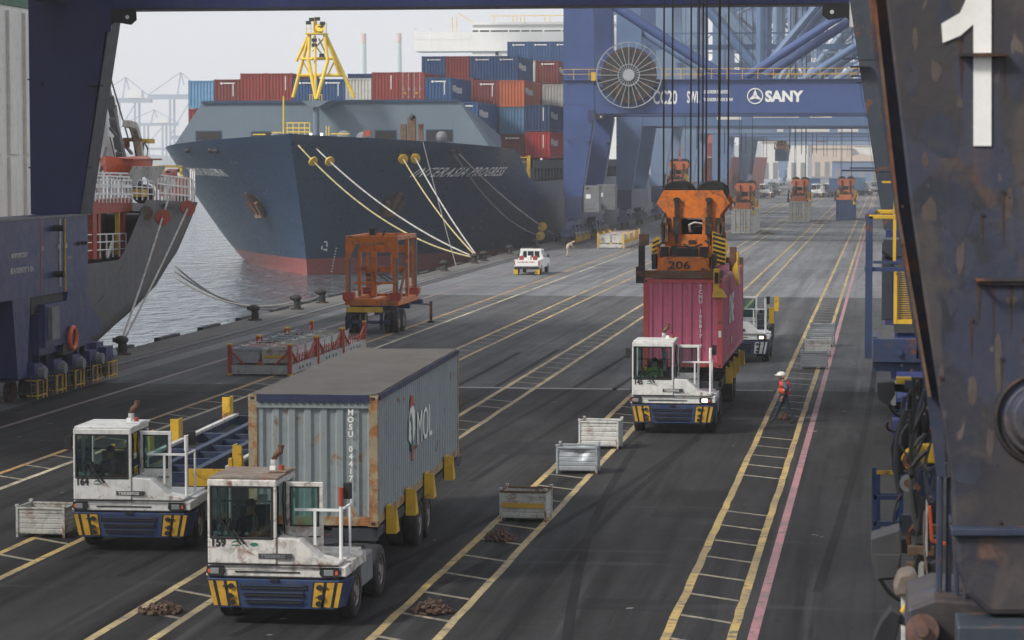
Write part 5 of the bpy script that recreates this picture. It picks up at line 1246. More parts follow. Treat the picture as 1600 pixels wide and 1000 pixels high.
hb_.use('hull_blue')
for side in (1, -1):
    vs = []
    for d in DS:
        zt_ = ztop(d)
        for i in range(NZ + 1):
            z = -4.0 + (zt_ + 4.0) * i / NZ; vs.append((side * half(z, d), s0(z) + d, z))
    q = NZ + 1
    hb_.add(vs, [((j*q+i, (j+1)*q+i, (j+1)*q+i+1, j*q+i+1) if side > 0 else (j*q+i, j*q+i+1, (j+1)*q+i+1, (j+1)*q+i)) for j in range(len(DS)-1) for i in range(NZ)])
ship = thing('container_ship', 'large dark blue container ship moored at the quay, bow towards the viewer', 'ship', (HX, HY0, 0))
hull = hb_.build('hull', ship, smooth=True)
dkb = MB().use('hull_inner'); vs = []
for d in DS: zt_ = ztop(d) - (1.0 if d < 21 else .3); y = s0(zt_) + d; x = half(zt_, d) * .985; vs += [(-x, y, zt_), (x, y, zt_)]
dkb.add(vs, [(j*2, j*2+1, j*2+3, j*2+2) for j in range(len(DS)-1)]); dkb.build('deck', ship)
bvh = BVHTree.FromPolygons([Vector(v) + ship.location for v in hb_.v], hb_.f)
def on_hull(u, v, off=.0):
    d = ray(u, v).normalized(); h = bvh.ray_cast(CAMP, d); return (h[0] - d * off) if h[0] else None
# breakwater
bw = B('hull_inner'); YBW = 16.0
def bwp(u, v): p = AY(u, v, HY0 + YBW); return (p.x - HX, p.z)
P0, P1, P2, P3 = bwp(274, 224), bwp(316, 160), bwp(716, 157), bwp(764, 228)
bw.prism([(P0[0], 7.9), P0, P1, P2, P3, (P3[0], 7.9)], 'y', YBW, YBW + .4); bwo = bw.build('breakwater', ship)
B('hull_inner').box(P1[0], P2[0], YBW + .41, YBW + 3.5, P1[1] - .3, P1[1]).build('breakwater_cap', bwo)
cp = B('hull_blue').bar((P1[0], YBW - .06, P1[1]), (P2[0], YBW - .06, P2[1]), .25, .25); cp.build('top_edge', bwo)
pts = [(P2[0], P2[1]), (P3[0] - .2, P3[1])]
B('hull_inner').add([(P2[0], YBW + .4, P2[1]), (P3[0], YBW + .4, P3[1]), (P3[0] + .2, YBW + 7, P3[1] - .6), (P3[0], YBW + 7, P3[1] + 1.0)], [(0, 1, 2, 3)]).build('side_fin', bwo)
for (u0, v0, u1, v1) in ((307, 206, 345, 218), (394, 207, 424, 219), (587, 205, 618, 217), (667, 204, 706, 220)):
    a, b_ = bwp(u0, v1), bwp(u1, v0); f = B('hull_blue'); f.box(a[0] - .08, b_[0] + .08, YBW - .05, YBW - .003, a[1] - .1, b_[1] + .1); fo = f.build('opening', bwo)
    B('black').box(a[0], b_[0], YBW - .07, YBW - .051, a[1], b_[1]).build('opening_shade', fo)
def SL(p): return Vector(p) - ship.location
# foremast
fm = B('yellow_mast'); YM = HY0 + 13.2
def M(u, v, dy=0): return SL(AY(u, v, YM + dy))
for u0, v0, u1, v1, w in ((458, 152, 483, 55, .42), (463, 96, 483, 52, .36), (553, 152, 508, 53, .42), (531, 118, 508, 53, .36)): fm.cyl(M(u0, v0), M(u1, v1), w*.4, n=8)
for u0, u1 in ((482, 484), (512, 507)): fm.cyl(M(494 if u0 < 490 else 495, 155, -1.6), M(u0, 95, -1), .17, n=8).cyl(M(u0, 95, -1), M(u1, 54, -.5), .15, n=8)
fm.cyl(M(493, 143, -1.5), M(492, 56, -.5), .12, n=8)
fm.cyl(M(470, 92), M(525, 91), .15, n=8).cyl(M(464, 117.5), M(536, 117.5), .15, n=8).cyl(M(470, 92), M(489, 92, -1.4), .1, n=6)
fm.cyl(M(472, 94), M(485, 117), .08, n=6).cyl(M(524, 93), M(512, 117), .08, n=6).cyl(M(493, 72), M(507, 90), .07, n=6).cyl(M(506, 60), M(488, 80), .07, n=6).cyl(M(498, 60), M(510, 85), .07, n=6)
fm.box(*[q for a, b_ in ((M(480, 54).x, M(510, 54).x), (12.3, 14.1), (M(480, 54).z, M(480, 52).z)) for q in (a, b_)])
fm.cyl(M(493, 52), M(492, 27), .18, n=8).cyl(M(500, 47, -.5), M(500, 43, -.8), .35, .45, n=10)
for u in (479, 486, 503, 510): fm.cyl(M(u, 53), M(u, 37), .03, n=5)
fm.bar(M(478, 37), M(486, 37), .05).bar(M(503, 37), M(511, 37), .05).bar(M(478, 45), M(486, 45), .04)
mo = fm.build('foremast', ship)
b = B('black')
for u, v in ((482, 35), (501, 43), (504, 36), (491, 62), (491, 70), (503, 86), (487, 30), (496, 29)): p = M(u, v, -.6); b.box(p.x - .2, p.x + .2, p.y - .2, p.y + .2, p.z - .18, p.z + .12)
b.cyl(M(491, 60, -.5), M(491, 74, -.5), .12, n=6); b.build('mast_light', mo)
B('hull_inner').cyl(M(494, 156, -1.6), M(494, 216, -1.6), .28, n=10).prism([(M(480, 158).x, M(480, 158).z), (M(522, 158).x, M(522, 158).z), (M(505, 168).x, M(505, 168).z), (M(490, 168).x, M(490, 168).z)], 'y', 11.0, 15.9).build('mast_pole', mo)
b = B('yellow_mast')
for u in (484, 488, 499, 503): b.cyl(M(u, 157, -1.6), M(u, 148, -1.6), .035, n=5)
b.bar(M(483, 148, -1.6), M(504, 148, -1.6), .05); b.build('mast_railing', mo)
# deck fittings at the bow
b = B('yellow_mast'); YD = HY0 + 4.0
def Dk(u, v, dy=0): return SL(AY(u, v, YD + dy))
b.cyl(Dk(443, 214), Dk(443, 150), .07, n=6)
for u0, u1, v in ((447, 484, 192), (447, 484, 200), (447, 484, 206), (424, 440, 207), (517, 545, 209), (395, 415, 210)): b.bar(Dk(u0, v), Dk(u1, v), .10)
for u in (449, 458, 467, 476, 484, 510, 514): b.cyl(Dk(u, 216), Dk(u, 191 if u < 500 else 197), .05, n=6)
b.build('deck_railing', ship)
b = B('mid_grey')
for u, v, w, h in ((538, 212, 1.4, .55), (567, 213, 1.2, .5), (430, 213, 1.0, .4), (690, 212, 1.0, .5)): p = Dk(u, v, 3); b.sphere((p.x, p.y, p.z - .1), w/2, .5, h, 12, 6)
b.use('rusty_steel')
for u, w in ((630, .5), (643, .7), (657, .4)): p = Dk(u, 214, 3); q = Dk(u, 194 if u != 643 else 184, 3); b.box(p.x - w/2, p.x + w/2, p.y, p.y + .4, p.z - .3, q.z)
b.use('black').cyl(Dk(641, 186, 2.5), Dk(647, 180, 2.5), .25, n=8); b.use('ship_red'); p = Dk(568, 211, 2); b.box(p.x, p.x + .6, p.y, p.y + .3, p.z - .1, p.z + .4); b.build('windlass', ship)
b = B('lamp_lit')
for u in (485.5, 502.5): b.cyl(Dk(u, 213), Dk(u, 208), .12, n=8)
b.build('deck_lamp', ship)
# anchors in recessed pockets, mooring pipes, draught marks
for (u, v, sc, flip) in ((402, 320, 1.3, 1), (612, 318, 1.3, -1)):
    c = on_hull(u, v); 
    if c is None: continue
    a_, b1 = on_hull(u - 12, v), on_hull(u, v - 14); nx = ((on_hull(u + 12, v) - a_).cross(b1 - c)).normalized()
    if nx.y > 0: nx = -nx
    pk = B('black').cyl(SL(c) - nx*.2, SL(c) + nx*.05, 1.05*sc, .95*sc, n=18); po = pk.build('anchor_pocket', ship)
    an = B('rusty_steel'); ex = (on_hull(u + 12, v) - a_).normalized(); ez = nx.cross(ex); ez = ez if ez.z > 0 else -ez; o = SL(c) + nx*.35
    an.bar(o + ez*1.1*sc, o - ez*.7*sc, .28); an.bar(o - ez*.7*sc - ex*.7, o - ez*.7*sc + ex*.7, .36); 
    for s in (-1, 1): an.bar(o - ez*.75*sc + ex*.6*s, o + ez*.35*sc + ex*.85*s, .3, .3)
    an.build('anchor', po)
def hull_text(s, u0, v0, u1, v1, mname, hpx, shear=.25, side=1, offs=.012):
    """lay lettering on the curved plating between two points of the hull"""
    me = text_mesh(s, 1.0, mname, shear=shear, off=.016, extrude=0.0, space=1.22).copy(); x1 = max(v.co.x for v in me.vertices); x0 = min(v.co.x for v in me.vertices)
    A, Bq = on_hull(u0, v0), on_hull(u1, v1); zc = A.z; h = hpx * A.y / FPX * 1.38
    for vtx in me.vertices:
        f = (vtx.co.x - x0) / (x1 - x0); zz = A.z + (Bq.z - A.z) * f + vtx.co.y * h; yy = A.y + (Bq.y - A.y) * f
        hit = bvh.ray_cast(Vector((HX + side * 40, yy, zz)), Vector((-side, 0, 0)))
        if hit[0]: vtx.co = SL(hit[0] + hit[1] * (.04 if hit[1].x * side > 0 else -.04))
    return link('lettering', me, ship)
hull_text('INTERASIA PROGRESS', 639, 276, 783, 274, 'name_white', 15, shear=.14)
hull_text('INTERASIA PROGRESS', 358, 275, 301, 272, 'name_white', 12, side=-1, shear=-.1)
b = B('emblem_white')
for (u, v, w, h) in ((507, 378, .45, .12), (511, 381, .12, .5), (506, 390, .6, .12), (503, 386, .12, .4), (510, 390, .1, .3)):
    c = on_hull(u, v)
    if c: c = SL(c); b.box(c.x - w/2, c.x + w/2, c.y - .05, c.y - .02, c.z - h/2, c.z + h/2)
for i in range(9):
    c = on_hull(525 - i*.9, 388 + i*4.5)
    if c: c = SL(c); b.box(c.x - .08, c.x + .08, c.y - .05, c.y - .02, c.z - .05, c.z + .05)
b.build('draught_marks', ship)
b = B('black')
for u, v in ((470, 229), (498, 231), (625, 238), (645, 238), (706, 236), (714, 236), (294, 235), (330, 235), (338, 236)):
    c = on_hull(u, v)
    if c: c = SL(c); b.sphere(c, .35, .3, .25, 10, 6)
b.build('mooring_port', ship)
# after structure: hatch coaming posts, bridge
b = B('hull_inner'); b.box(-15.6, 15.6, 25.5, 140, 6.0, 7.0); b.use('trailer_dark').box(14.4, 15.9, 26, 140, 7.0, 7.8)
for i in range(46): b.box(15.55, 15.8, 26 + i*2.5, 26.3 + i*2.5, 5.5, 7.8)
b.use('black').box(15.5, 15.56, 25.5, 140, 5.6, 7.0); b.build('hatch_coaming', ship)
b = B('yellow'); b.box(15.4, 15.7, 24.6, 24.8, 6, 8.2).box(13.2, 15.6, 24.6, 24.65, 8.0, 8.1).box(13.2, 15.6, 24.6, 24.65, 7.6, 7.65); b.build('access_rail', ship)
br = B('ship_white'); YS = 146
def BR(u, v): p = AY(u, v, HY0 + YS); return p.x - HX, p.z
br.box(BR(738, 0)[0], 16.5, YS, YS + 9, 5, BR(0, 66)[1]); br.box(BR(648, 0)[0], 17.5, YS - .3, YS + 5, BR(0, 84)[1] , BR(0, 66)[1] + 1.0)
br.box(BR(648, 0)[0], BR(736, 0)[0], YS - .32, YS + .1, BR(0, 66)[1], BR(0, 60)[1] - .02); br.box(BR(738, 0)[0], 16.2, YS + .3, YS + 7, BR(0, 66)[1], BR(0, 44)[1]); br.box(BR(735, 0)[0], 16.4, YS, YS + 7.4, BR(0, 44)[1] + .002, BR(0, 40)[1])
bro = br.build('superstructure', ship)
w_ = B('ship_white')
for u0, u1, v0, v1 in ((648, 738, 44, 45.5), (648, 650, 44, 66), (672, 674, 44, 66)): a, b_ = BR(u0, v1), BR(u1, v0); w_.box(a[0], b_[0], YS - .2, YS, a[1], b_[1])
w_.build('wing_rail', bro)
for u0, u1 in ((738, 747), (749, 764), (766, 793), (795, 812), (814, 827), (829, 847), (850, 876), (878, 893)):
    a, b_ = BR(u0, 60), BR(u1, 47); f = B('glass_dark').box(a[0], b_[0], YS + .27, YS + .298, a[1], b_[1]); f.build('window', bro)
for u in (777, 798): a, b_ = BR(u - 2.5, 87), BR(u + 2.5, 81); B('glass_dark').box(a[0], b_[0], YS - .33, YS - .302, a[1], b_[1]).build('window', bro)
w_ = B('yellow_mast')
for u in (705, 712, 770, 800, 806, 812, 818, 850, 858, 890): a = BR(u, 44); w_.cyl((a[0], YS + 1, a[1] - .5), (a[0], YS + 1, BR(u, 26)[1]), .06, n=5)
w_.bar((BR(765, 0)[0], YS + 1, BR(0, 30)[1]), (BR(893, 0)[0], YS + 1, BR(0, 30)[1]), .1).bar((BR(715, 0)[0], YS + 1, BR(0, 26)[1]), (BR(738, 0)[0], YS + 1, BR(0, 40)[1]), .1); w_.build('monkey_island_rail', bro)

# ------------------------------------------------------------------ containers stacked on the ship
XC = [-64.85 + 2.5*k + 1.25 for k in range(13)]
TIER = {-2: 7.95, -1: 10.57, 0: 13.19, 1: 15.81, 2: 18.43}
BAY = {1: 246.0, 2: 259.5, 3: 273.0, 4: 287.0, 5: 300.5}
names_ = dict(red='rust red', brown='maroon', blue='blue', navy='navy blue', lightblue='light blue', orange='orange', white='off white', slate='slate blue', crimson='bright red')
row_ = {1: 'foremost row aboard ship', 2: 'second row aboard ship', 3: 'third row aboard ship', 4: 'fourth row aboard ship', 5: 'fifth row aboard ship'}
tier_ = {-2: 'lowest visible tier', -1: 'second tier from the bottom', 0: 'tier level with the breakwater top', 1: 'tier above the breakwater row', 2: 'topmost tier'}
ordn = ['leftmost stack', 'second stack from the left', 'third stack from the left', 'fourth stack from the left', 'fifth stack from the left', 'sixth stack from the left', 'seventh stack from the left', 'sixth stack from the right', 'fifth stack from the right', 'fourth stack from the right', 'third stack from the right', 'second stack from the right', 'rightmost stack']
stack = [(1,0,0,'lightblue'),(1,0,-1,'red'),(1,1,0,'brown'),(1,2,0,'red'),(1,3,0,'red'),(1,4,0,'blue'),(1,5,0,'blue'),(1,6,0,'white'),(1,7,0,'red'),(1,8,0,'doorred'),(1,9,0,'blue'),
    (1,10,-1,'blue'),(2,10,0,'brown'),(2,11,0,'orange'),(2,11,-1,'slate'),(2,11,-2,'brown'),(2,10,-1,'navy'),(2,10,-2,'navy'),(2,12,-2,'crimson'),(2,12,-1,'navy'),
    (3,12,0,'white'),(3,12,-1,'white'),(3,12,-2,'brown'),(4,12,-2,'navy'),(4,12,-1,'navy'),(2,5,0,'navy'),(2,6,0,'navy'),(2,7,0,'navy'),(2,8,0,'brown'),(2,9,0,'brown'),
    (3,7,1,'blue'),(3,8,1,'red'),(3,9,1,'blue'),(3,10,1,'blue'),(3,11,0,'brown'),(4,11,1,'brown'),(4,10,1,'white'),(4,9,1,'red'),(4,12,0,'orange'),(5,9,2,'blue'),(5,10,2,'blue'),(5,11,2,'blue'),(5,12,2,'blue'),(5,12,1,'blue'),(5,12,0,'navy'),(5,12,-1,'white'),(5,12,-2,'navy'),(1,11,-2,'navy')]
dzo = {(1,0):-.55, (1,1):-.45, (1,4):-.45, (1,5):-.45, (1,6):-.4, (1,9):-.35, (1,2):.1, (1,3):.1, (1,7):.15, (1,8):.15, (2,5):.45, (2,6):.45, (2,7):.45, (2,10):-.25, (2,11):-.25, (3,12):-.3}
for bay, k, tr, col in stack:
    if (bay, k, tr) == (1, 11, -2): continue
    door = col.startswith('door'); col = col.replace('door', ''); cn = 'box_' + col
    dz = dzo.get((bay, k), 0); x, y, z = XC[k], BAY[bay], TIER[tr] + dz
    lab = f"{names_[col]} container, {row_[bay]}, {ordn[k]}, " + {-2: 'lowest tier', -1: 'second tier', 0: 'third tier', 1: 'fourth tier', 2: 'top tier'}[tr]
    c = container('shipping_container', lab[:200], (x, y, z), 12.19, 2.59, cn, group='containers stacked on the blue ship', doors=door, fine=False, pitch=.28)
    mk = B('paint_black' if col == 'white' else 'emblem_white')
    if not door and tr <= 0 and (k + bay) % 2 == 0: mk.box(.55, .63, -.02, -.012, 1.0, 2.3)
    if not door and col in ('brown', 'blue'): mk.box(-.35, .75, -.02, -.012, 2.16, 2.27).box(-.62, -.42, -.02, -.012, 2.12, 2.30)
    if k >= 9:
        for i in range(5): mk.box(1.231, 1.24, .9 + i*.42, 1.14 + i*.42, 1.25 if i % 2 else 1.4, 1.9)
        for i in range(7): mk.box(1.231, 1.24, 3.0 + i*.5, 3.3 + i*.5, 1.2, 1.75)
    if mk.v: mk.build('code_marking', c)

# ------------------------------------------------------------------ mooring ropes
def rope(label, p0, p1, sag, m, r=.045, name='mooring_rope', group='mooring ropes', n=22):
    p0, p1 = Vector(p0), Vector(p1); pts = []
    for i in range(n + 1):
        t = i / n; p = p0.lerp(p1, t); p.z -= sag * 4 * t * (1 - t); pts.append(p)
    o = B(m).tube(pts, r, 6).build(name, smooth=True); return tag(o, label, 'rope', group), pts
def boll(u): return Vector((XB, AX(u, 400, XB).y, .45))
def guard(label, p, d, m, r=.42):
    d = Vector(d).normalized(); o = B(m).cyl(p - d*.06, p + d*.06, r, n=18).cyl(p - d*.12, p + d*.12, .14, n=10).build('rat_guard'); return tag(o, label, 'rat guard', 'round rat guards on the mooring ropes')
bm_ = boll(742)
for lb, u, v, tgt, sag, m_, r_, gf, gc in (
    ('yellowish bow rope, leftmost and lowest of the ropes from the blue ship', 466, 227, bm_, 1.6, 'rope_yellow', .065, .11, 'yellow'),
    ('white bow rope with a yellow disc starting at the stem of the blue ship', 494, 232, bm_ + Vector((0, .3, 0)), .9, 'rope_white', .065, .11, 'yellow'),
    ('yellow rope from the left hawse above the ship name to the quay', 625, 240, bm_ + Vector((.1, .6, 0)), .6, 'rope_yellow', .065, .035, 'yellow'),
    ('white rope from the right hawse above the ship name to the quay', 645, 240, bm_ + Vector((.1, .9, 0)), .35, 'rope_white', .065, .035, 'yellow'),
    ('thin grey line hanging steeply from the bow beside the ship name', 661, 222, boll(718) - Vector((0, 0, 1.2)), .2, 'rope_grey', .03, None, None),
    ('slack pale rope left of the last pair, from the blue ship to the far bollard', 707, 237, boll(872), 2.0, 'rope_grey', .06, .84, 'yellow'),
    ('straight pale rope of the last pair from the blue ship to the far bollard', 714, 237, boll(874), .6, 'rope_white', .06, .84, 'yellow')):
    p = on_hull(u, v, .3) or AY(u, v, 230)
    o, pts = rope(lb, p, tgt, sag, m_, r_)
    if gf is not None:
        i = max(1, round(gf * 22)); guard({466: 'lower of the two yellow discs near the stem', 494: 'yellow disc on the white stem rope', 625: 'left of two yellow discs above the ship name', 645: 'right of two yellow discs above the ship name', 707: 'left yellow disc low on the last pair of ropes', 714: 'right yellow disc low on the last pair of ropes'}[u], pts[i], pts[i+1] - pts[i-1], gc)

# ================================================================== GREY SHIP, STERN AT THE LEFT
GX = -43.6; gs = thing('cargo_ship', 'grey hulled cargo ship with cream and red upper works, seen from its stern', 'ship', (GX, 100, 0))
_ye = [(-3.2, 3), (-1.9, 8), (-.25, 12.8), (.77, 17.2), (1.38, 20.4), (2.26, 24), (3.61, 27.2), (6.4, 30.8)]
def yend(z):
    for (a, p), (b, q) in zip(_ye, _ye[1:]):
        if z <= b: k = (z - a) / (b - a); return p + (q - p) * k
    return 31.0
def ghw(z, y):
    e = yend(z) - y; return 0 if e < 0 else 11.1 * (1 - (1 - min(1, e / (9 - .5*max(0, z)))) ** 3.0)
DSG = [0, .1, .3, .7, 1.3, 2.2, 3.4, 5, 7, 9.5, 13, 20, 30, 60, 130]; zl = [-3.2 + 9.2 * i / 20 for i in range(21)]
g = B('hull_grey')
def zt2(d): # upper edge: high poop near the stern, lower well deck forward of it
    if d < 14.6: return 5.8 + .028*d
    k = min(1, (d - 14.6) / 1.1); return 6.2 - 2.5 * math.sin(k * math.pi / 2)
DSG = [0, .1, .3, .7, 1.3, 2.2, 3.4, 5, 6.5, 8, 10, 12, 14, 14.6, 14.7, 14.85, 15.05, 15.3, 15.7, 17, 20, 30, 60, 130]
for side in (1, -1):
    vs = []; q = 21
    for d in DSG:
        for i in range(q): z = -3.2 + (zt2(d) + 3.2) * i / (q - 1); y = yend(z) - d; vs.append((side * ghw(z, y), y, z))
    g.add(vs, [((j*q+i, j*q+i+1, (j+1)*q+i+1, (j+1)*q+i) if side > 0 else (j*q+i, (j+1)*q+i, (j+1)*q+i+1, j*q+i+1)) for j in range(len(DSG)-1) for i in range(q-1)])
gh = g.build('hull', gs, smooth=True)
vs = []; d_ = B('ship_red')
for d in DSG: z = zt2(d) - .5; y = yend(z) - d; x = ghw(z, y) * .97; vs += [(-x, y, z), (x, y, z)]
d_.add(vs, [(j*2, j*2+1, j*2+3, j*2+2) for j in range(len(DSG)-1) if not 14 <= DSG[j] < 15.7]); d_.build('deck', gs)
def GS(u, v, x=-33.5): return AX(u, v, x) - gs.location
sup = B('ship_cream'); xs = -35.2 - GX
sup.box(-8, xs, -40, 12.2, 2.6, 14.2); sup.use('ship_green').box(-8.05, xs + .06, -40.05, 12.3, 14.21, 14.75); sup.use('ship_white').box(-7.5, xs - .1, -39, 12.1, 14.76, 26)
suo = sup.build('superstructure', gs)
rb = B('ship_cream')
for i in range(24): y = -38 + i * 2.05; rb.box(xs + .001, xs + .14, y, y + 1.35, 8.2, 14.0); rb.box(xs + .001, xs + .14, y, y + 1.35, 3.6, 8.1)
for i in range(60): rb.box(xs - .099, xs + .0, -38 + i*.82, -37.9 + i*.82, 14.8, 26)
rb.build('wall_rib', suo)
ra_ = B('mid_grey')
for z in (15.8, 16.5): ra_.bar((xs + .2, -20, z), (xs + .2, 12, z), .04)
for i in range(14): ra_.bar((xs + .2, -20 + i*2.4, 14.8), (xs + .2, -20 + i*2.4, 16.5), .04)
ra_.tube([(xs + .15, 9.8, 15.4), (xs + .4, 9.6, 15.9), (xs + .3, 10.3, 16.3), (xs + .2, 10.8, 15.9), (xs + .25, 10.3, 15.3), (xs + .2, 9.9, 15.0)], .13, 6); ra_.box(xs + .1, xs + .3, 10.3, 10.8, 17.4, 18.2).bar((xs + .2, 9.9, 14.9), (xs + .2, 10.0, 21), .12); ra_.build('deck_railing', suo)
# red gantry, well deck fittings and white rails
rf_ = B('ship_red'); 
def post(u, v0, v1, w, m='ship_red', x=-33.4): a, b_ = GS(u, v1, x), GS(u, v0, x); rf_.use(m).box(a.x - w/2, a.x + w/2, a.y - w/2, a.y + w/2, a.z, b_.z)
post(139, 315, 405, .55); post(150, 322, 405, .35); post(190, 322, 405, .3); post(184, 322, 398, .18, 'yellow'); 
a, b_ = GS(128, 322), GS(196, 322); rf_.use('ship_red').box(a.x - .3, a.x + .3, a.y, b_.y, a.z - .35, a.z + .25)
rf_.use('ship_cream').box(-6, -33.8 - GX - 2.2, 14, 21.6, 3.2, 5.9); rf_.use('black').box(-33.8 - GX - 2.2, -33.8 - GX - 2.15, 16.4, 17.0, 4.0, 5.2); rf_.use('ship_green').box(-33.8 - GX - 2.2, -33.8 - GX - 2.12, 17.5, 17.9, 4.3, 5.3)
rf_.build('deck_gantry', gs)
wr = B('ship_white')
def rail(u0, v0, u1, v1, n, h, x=-33.2, w=.06, m='ship_white', bars=3):
    wr.use(m)
    for i in range(n + 1):
        t = i / n; p = GS(u0 + (u1-u0)*t, v0 + (v1-v0)*t, x); wr.box(p.x - w/2, p.x + w/2, p.y - w/2, p.y + w/2, p.z, p.z + h)
    p, q = GS(u0, v0, x), GS(u1, v1, x)
    for k in range(1, bars + 1): wr.bar(p + Vector((0, 0, h*k/bars)), q + Vector((0, 0, h*k/bars)), w*.8)
rail(136, 404, 197, 400, 6, 1.0); rail(136, 317, 206, 317, 12, 1.15, w=.09); rail(136, 303, 206, 303, 4, .9, w=.09); rail(245, 315, 300, 320, 10, 1.25, x=-33.3, w=.08); rail(205, 312, 240, 314, 4, .9); rail(298, 318, 304, 318, 2, 1.7, x=-34.5)
wr.use('ship_white').box(GS(136, 0).x - .8, GS(136, 0).x, GS(136, 318).y, GS(206, 318).y, GS(136, 320).z, GS(136, 316).z)
wr.bar(GS(168, 404), GS(176, 378), .12).bar(GS(256, 318), GS(262, 290), .14).bar(GS(262, 290), GS(272, 318), .12).bar(GS(150, 318), GS(158, 285), .14).bar(GS(176, 318), GS(182, 290), .14)
wr.build('deck_railing', gs)
# stern winch gear, yellow frame, red boxes
dg_ = B('yellow_mast')
for u in (245, 256, 283): dg_.bar(GS(u, 292, -36), GS(u, 260, -36), .10)
for v in (260, 268): dg_.bar(GS(245, v, -36), GS(283, v, -36), .12)
dg_.bar(GS(245, 260, -36), GS(245, 260, -38), .1).bar(GS(283, 260, -36), GS(283, 260, -38), .1)
p = GS(226, 300, -34); dg_.box(p.x - .3, p.x + .3, p.y - 1.6, p.y + .2, p.z - .2, p.z + .15)
dg_.use('black').cyl(GS(221, 303, -34), GS(228, 303, -34), .45, n=14).bar(GS(262, 270, -34.5), GS(278, 266, -34.5), .14)
dg_.use('ship_red').bar(GS(259, 280, -34.5), GS(270, 271, -34.5), .45); p, q = GS(281, 294, -35), GS(299, 276, -35); dg_.box(p.x - 1, p.x, p.y, q.y - .6, p.z - .4, q.z); dg_.use('dark_grey').box(p.x - 1, p.x, q.y - .59, q.y, p.z - .9, q.z)
dg_.use('bin_white').sphere(GS(258, 287, -34.5), .5, .9, .35, 10, 6); dg_.use('shirt_blue').box(*[k for a, b_ in zip(GS(192, 305, -36), GS(203, 272, -36) + Vector((.6, 0, 0))) for k in (a, b_)])
dg_.use('ship_red').box(GS(134, 0, -34).x - .6, GS(134, 0, -34).x, GS(138, 0, -34).y, GS(152, 0, -34).y, GS(0, 305, -34).z, GS(0, 292, -34).z + .1); dg_.build('winch', gs)
# funnel, davit and masts
fn = B('ship_white'); A0, A1 = GS(150, 250, -37), GS(186, 250, -37)
fn.prism([(A0.y - 2, 7.2), (A1.y + .3, 7.2), (GS(165, 0, -37).y, 13.0), (A0.y - 2, 13.0)], 'x', -37 - GX - 3, -37 - GX); fn.use('ship_green').box(-37 - GX - 3.02, -37 - GX + .02, A0.y - 2.02, GS(165, 0, -37).y + .2, 11.2, 11.7)
fn.use('mid_grey')
for i, (u0, v0, u1, v1, w) in enumerate(((165, 130, 196, 262, .28), (178, 165, 190, 258, .22), (168, 105, 200, 215, .06), (172, 200, 206, 240, .12))): fn.bar(GS(u0, v0, -36.5), GS(u1, v1, -36.5), w)
for u, v in ((172, 150), (176, 185), (182, 215), (186, 238)): fn.bar(GS(u, v, -36.4), GS(u + 3, v + 18, -36.4), .35, .1)
fn.build('funnel', gs)
dv = B('bin_metal'); pts = [GS(u, v, -34.6) for u, v in ((197, 193), (208, 196), (214, 215), (219, 250), (222, 262))]
for i in range(4): dv.bar(pts[i], pts[i+1], .35, .30)
dv.use('rusty_steel').box(*[k for a, b_ in zip(GS(192, 221, -34.8), GS(206, 216, -34.8) + Vector((.5, 0, 0))) for k in (a, b_)]); dv.bar(GS(198, 216, -34.8), GS(199, 230, -34.8), .2); dv.use('yellow').box(*[k for a, b_ in zip(GS(220, 224, -34.8), GS(229, 217, -34.8) + Vector((.4, 0, 0))) for k in (a, b_)])
dv.use('mid_grey').bar(GS(224, 224, -34.8), GS(222, 245, -34.8), .08).bar(GS(166, 230, -34.5), GS(150, 300, -34.5), .09).tube([GS(225, 222, -34.6), GS(231, 232, -34.6), GS(229, 246, -34.6)], .04, 5); dv.build('davit', gs)
# portable lifeboat hanging in its davit
LB = AX(198, 263, -34.0); lbt = thing('lifeboat', 'orange red open lifeboat with white canvas hanging above the grey stern', 'lifeboat', LB)
b = B('boat_orange'); vs = []; NS = 12
for i in range(NS + 1):
    t = -1 + 2*i/NS; w = .95 * (1 - abs(t)**2.4); y = t * 3.3; sh_ = .22 * t*t
    vs += [(-w, y, .35 + sh_), (-w*.95, y, .05 + sh_), (-w*.6, y, -.42 + sh_*1.5), (0, y, -.62 + sh_*2.2), (w*.6, y, -.42 + sh_*1.5), (w*.95, y, .05 + sh_), (w, y, .35 + sh_)]
b.add(vs, [(i*7+j, (i+1)*7+j, (i+1)*7+j+1, i*7+j+1) for i in range(NS) for j in range(6)] + [tuple(i*7 for i in range(NS+1)) + tuple(i*7+6 for i in range(NS, -1, -1))]); b.build('hull', lbt, smooth=False)
b = B('ship_red').box(-.98, .98, -2.4, 2.4, .36, .44); b.build('gunwale', lbt)
b = B('bin_white'); rnd = random.Random(2)
for i in range(13): y = -2.6 + i*.42; b.add([(1.0, y, .1), (1.0, y + .44, .1), (.75, y + .44, -.55 - .2*math.sin(i*.9)), (.75, y, -.55 - .2*math.sin((i-1)*.9))], [(0,1,2,3)])
cv = b.build('canvas', lbt); cv.modifiers.new('solid', 'SOLIDIFY').thickness = .03
B('rope_black').bar((0, -1.8, .4), (-.3, -1.6, 1.4), .04).bar((0, 1.8, .4), (-.4, 1.9, 1.9), .04).build('fall_line', lbt)
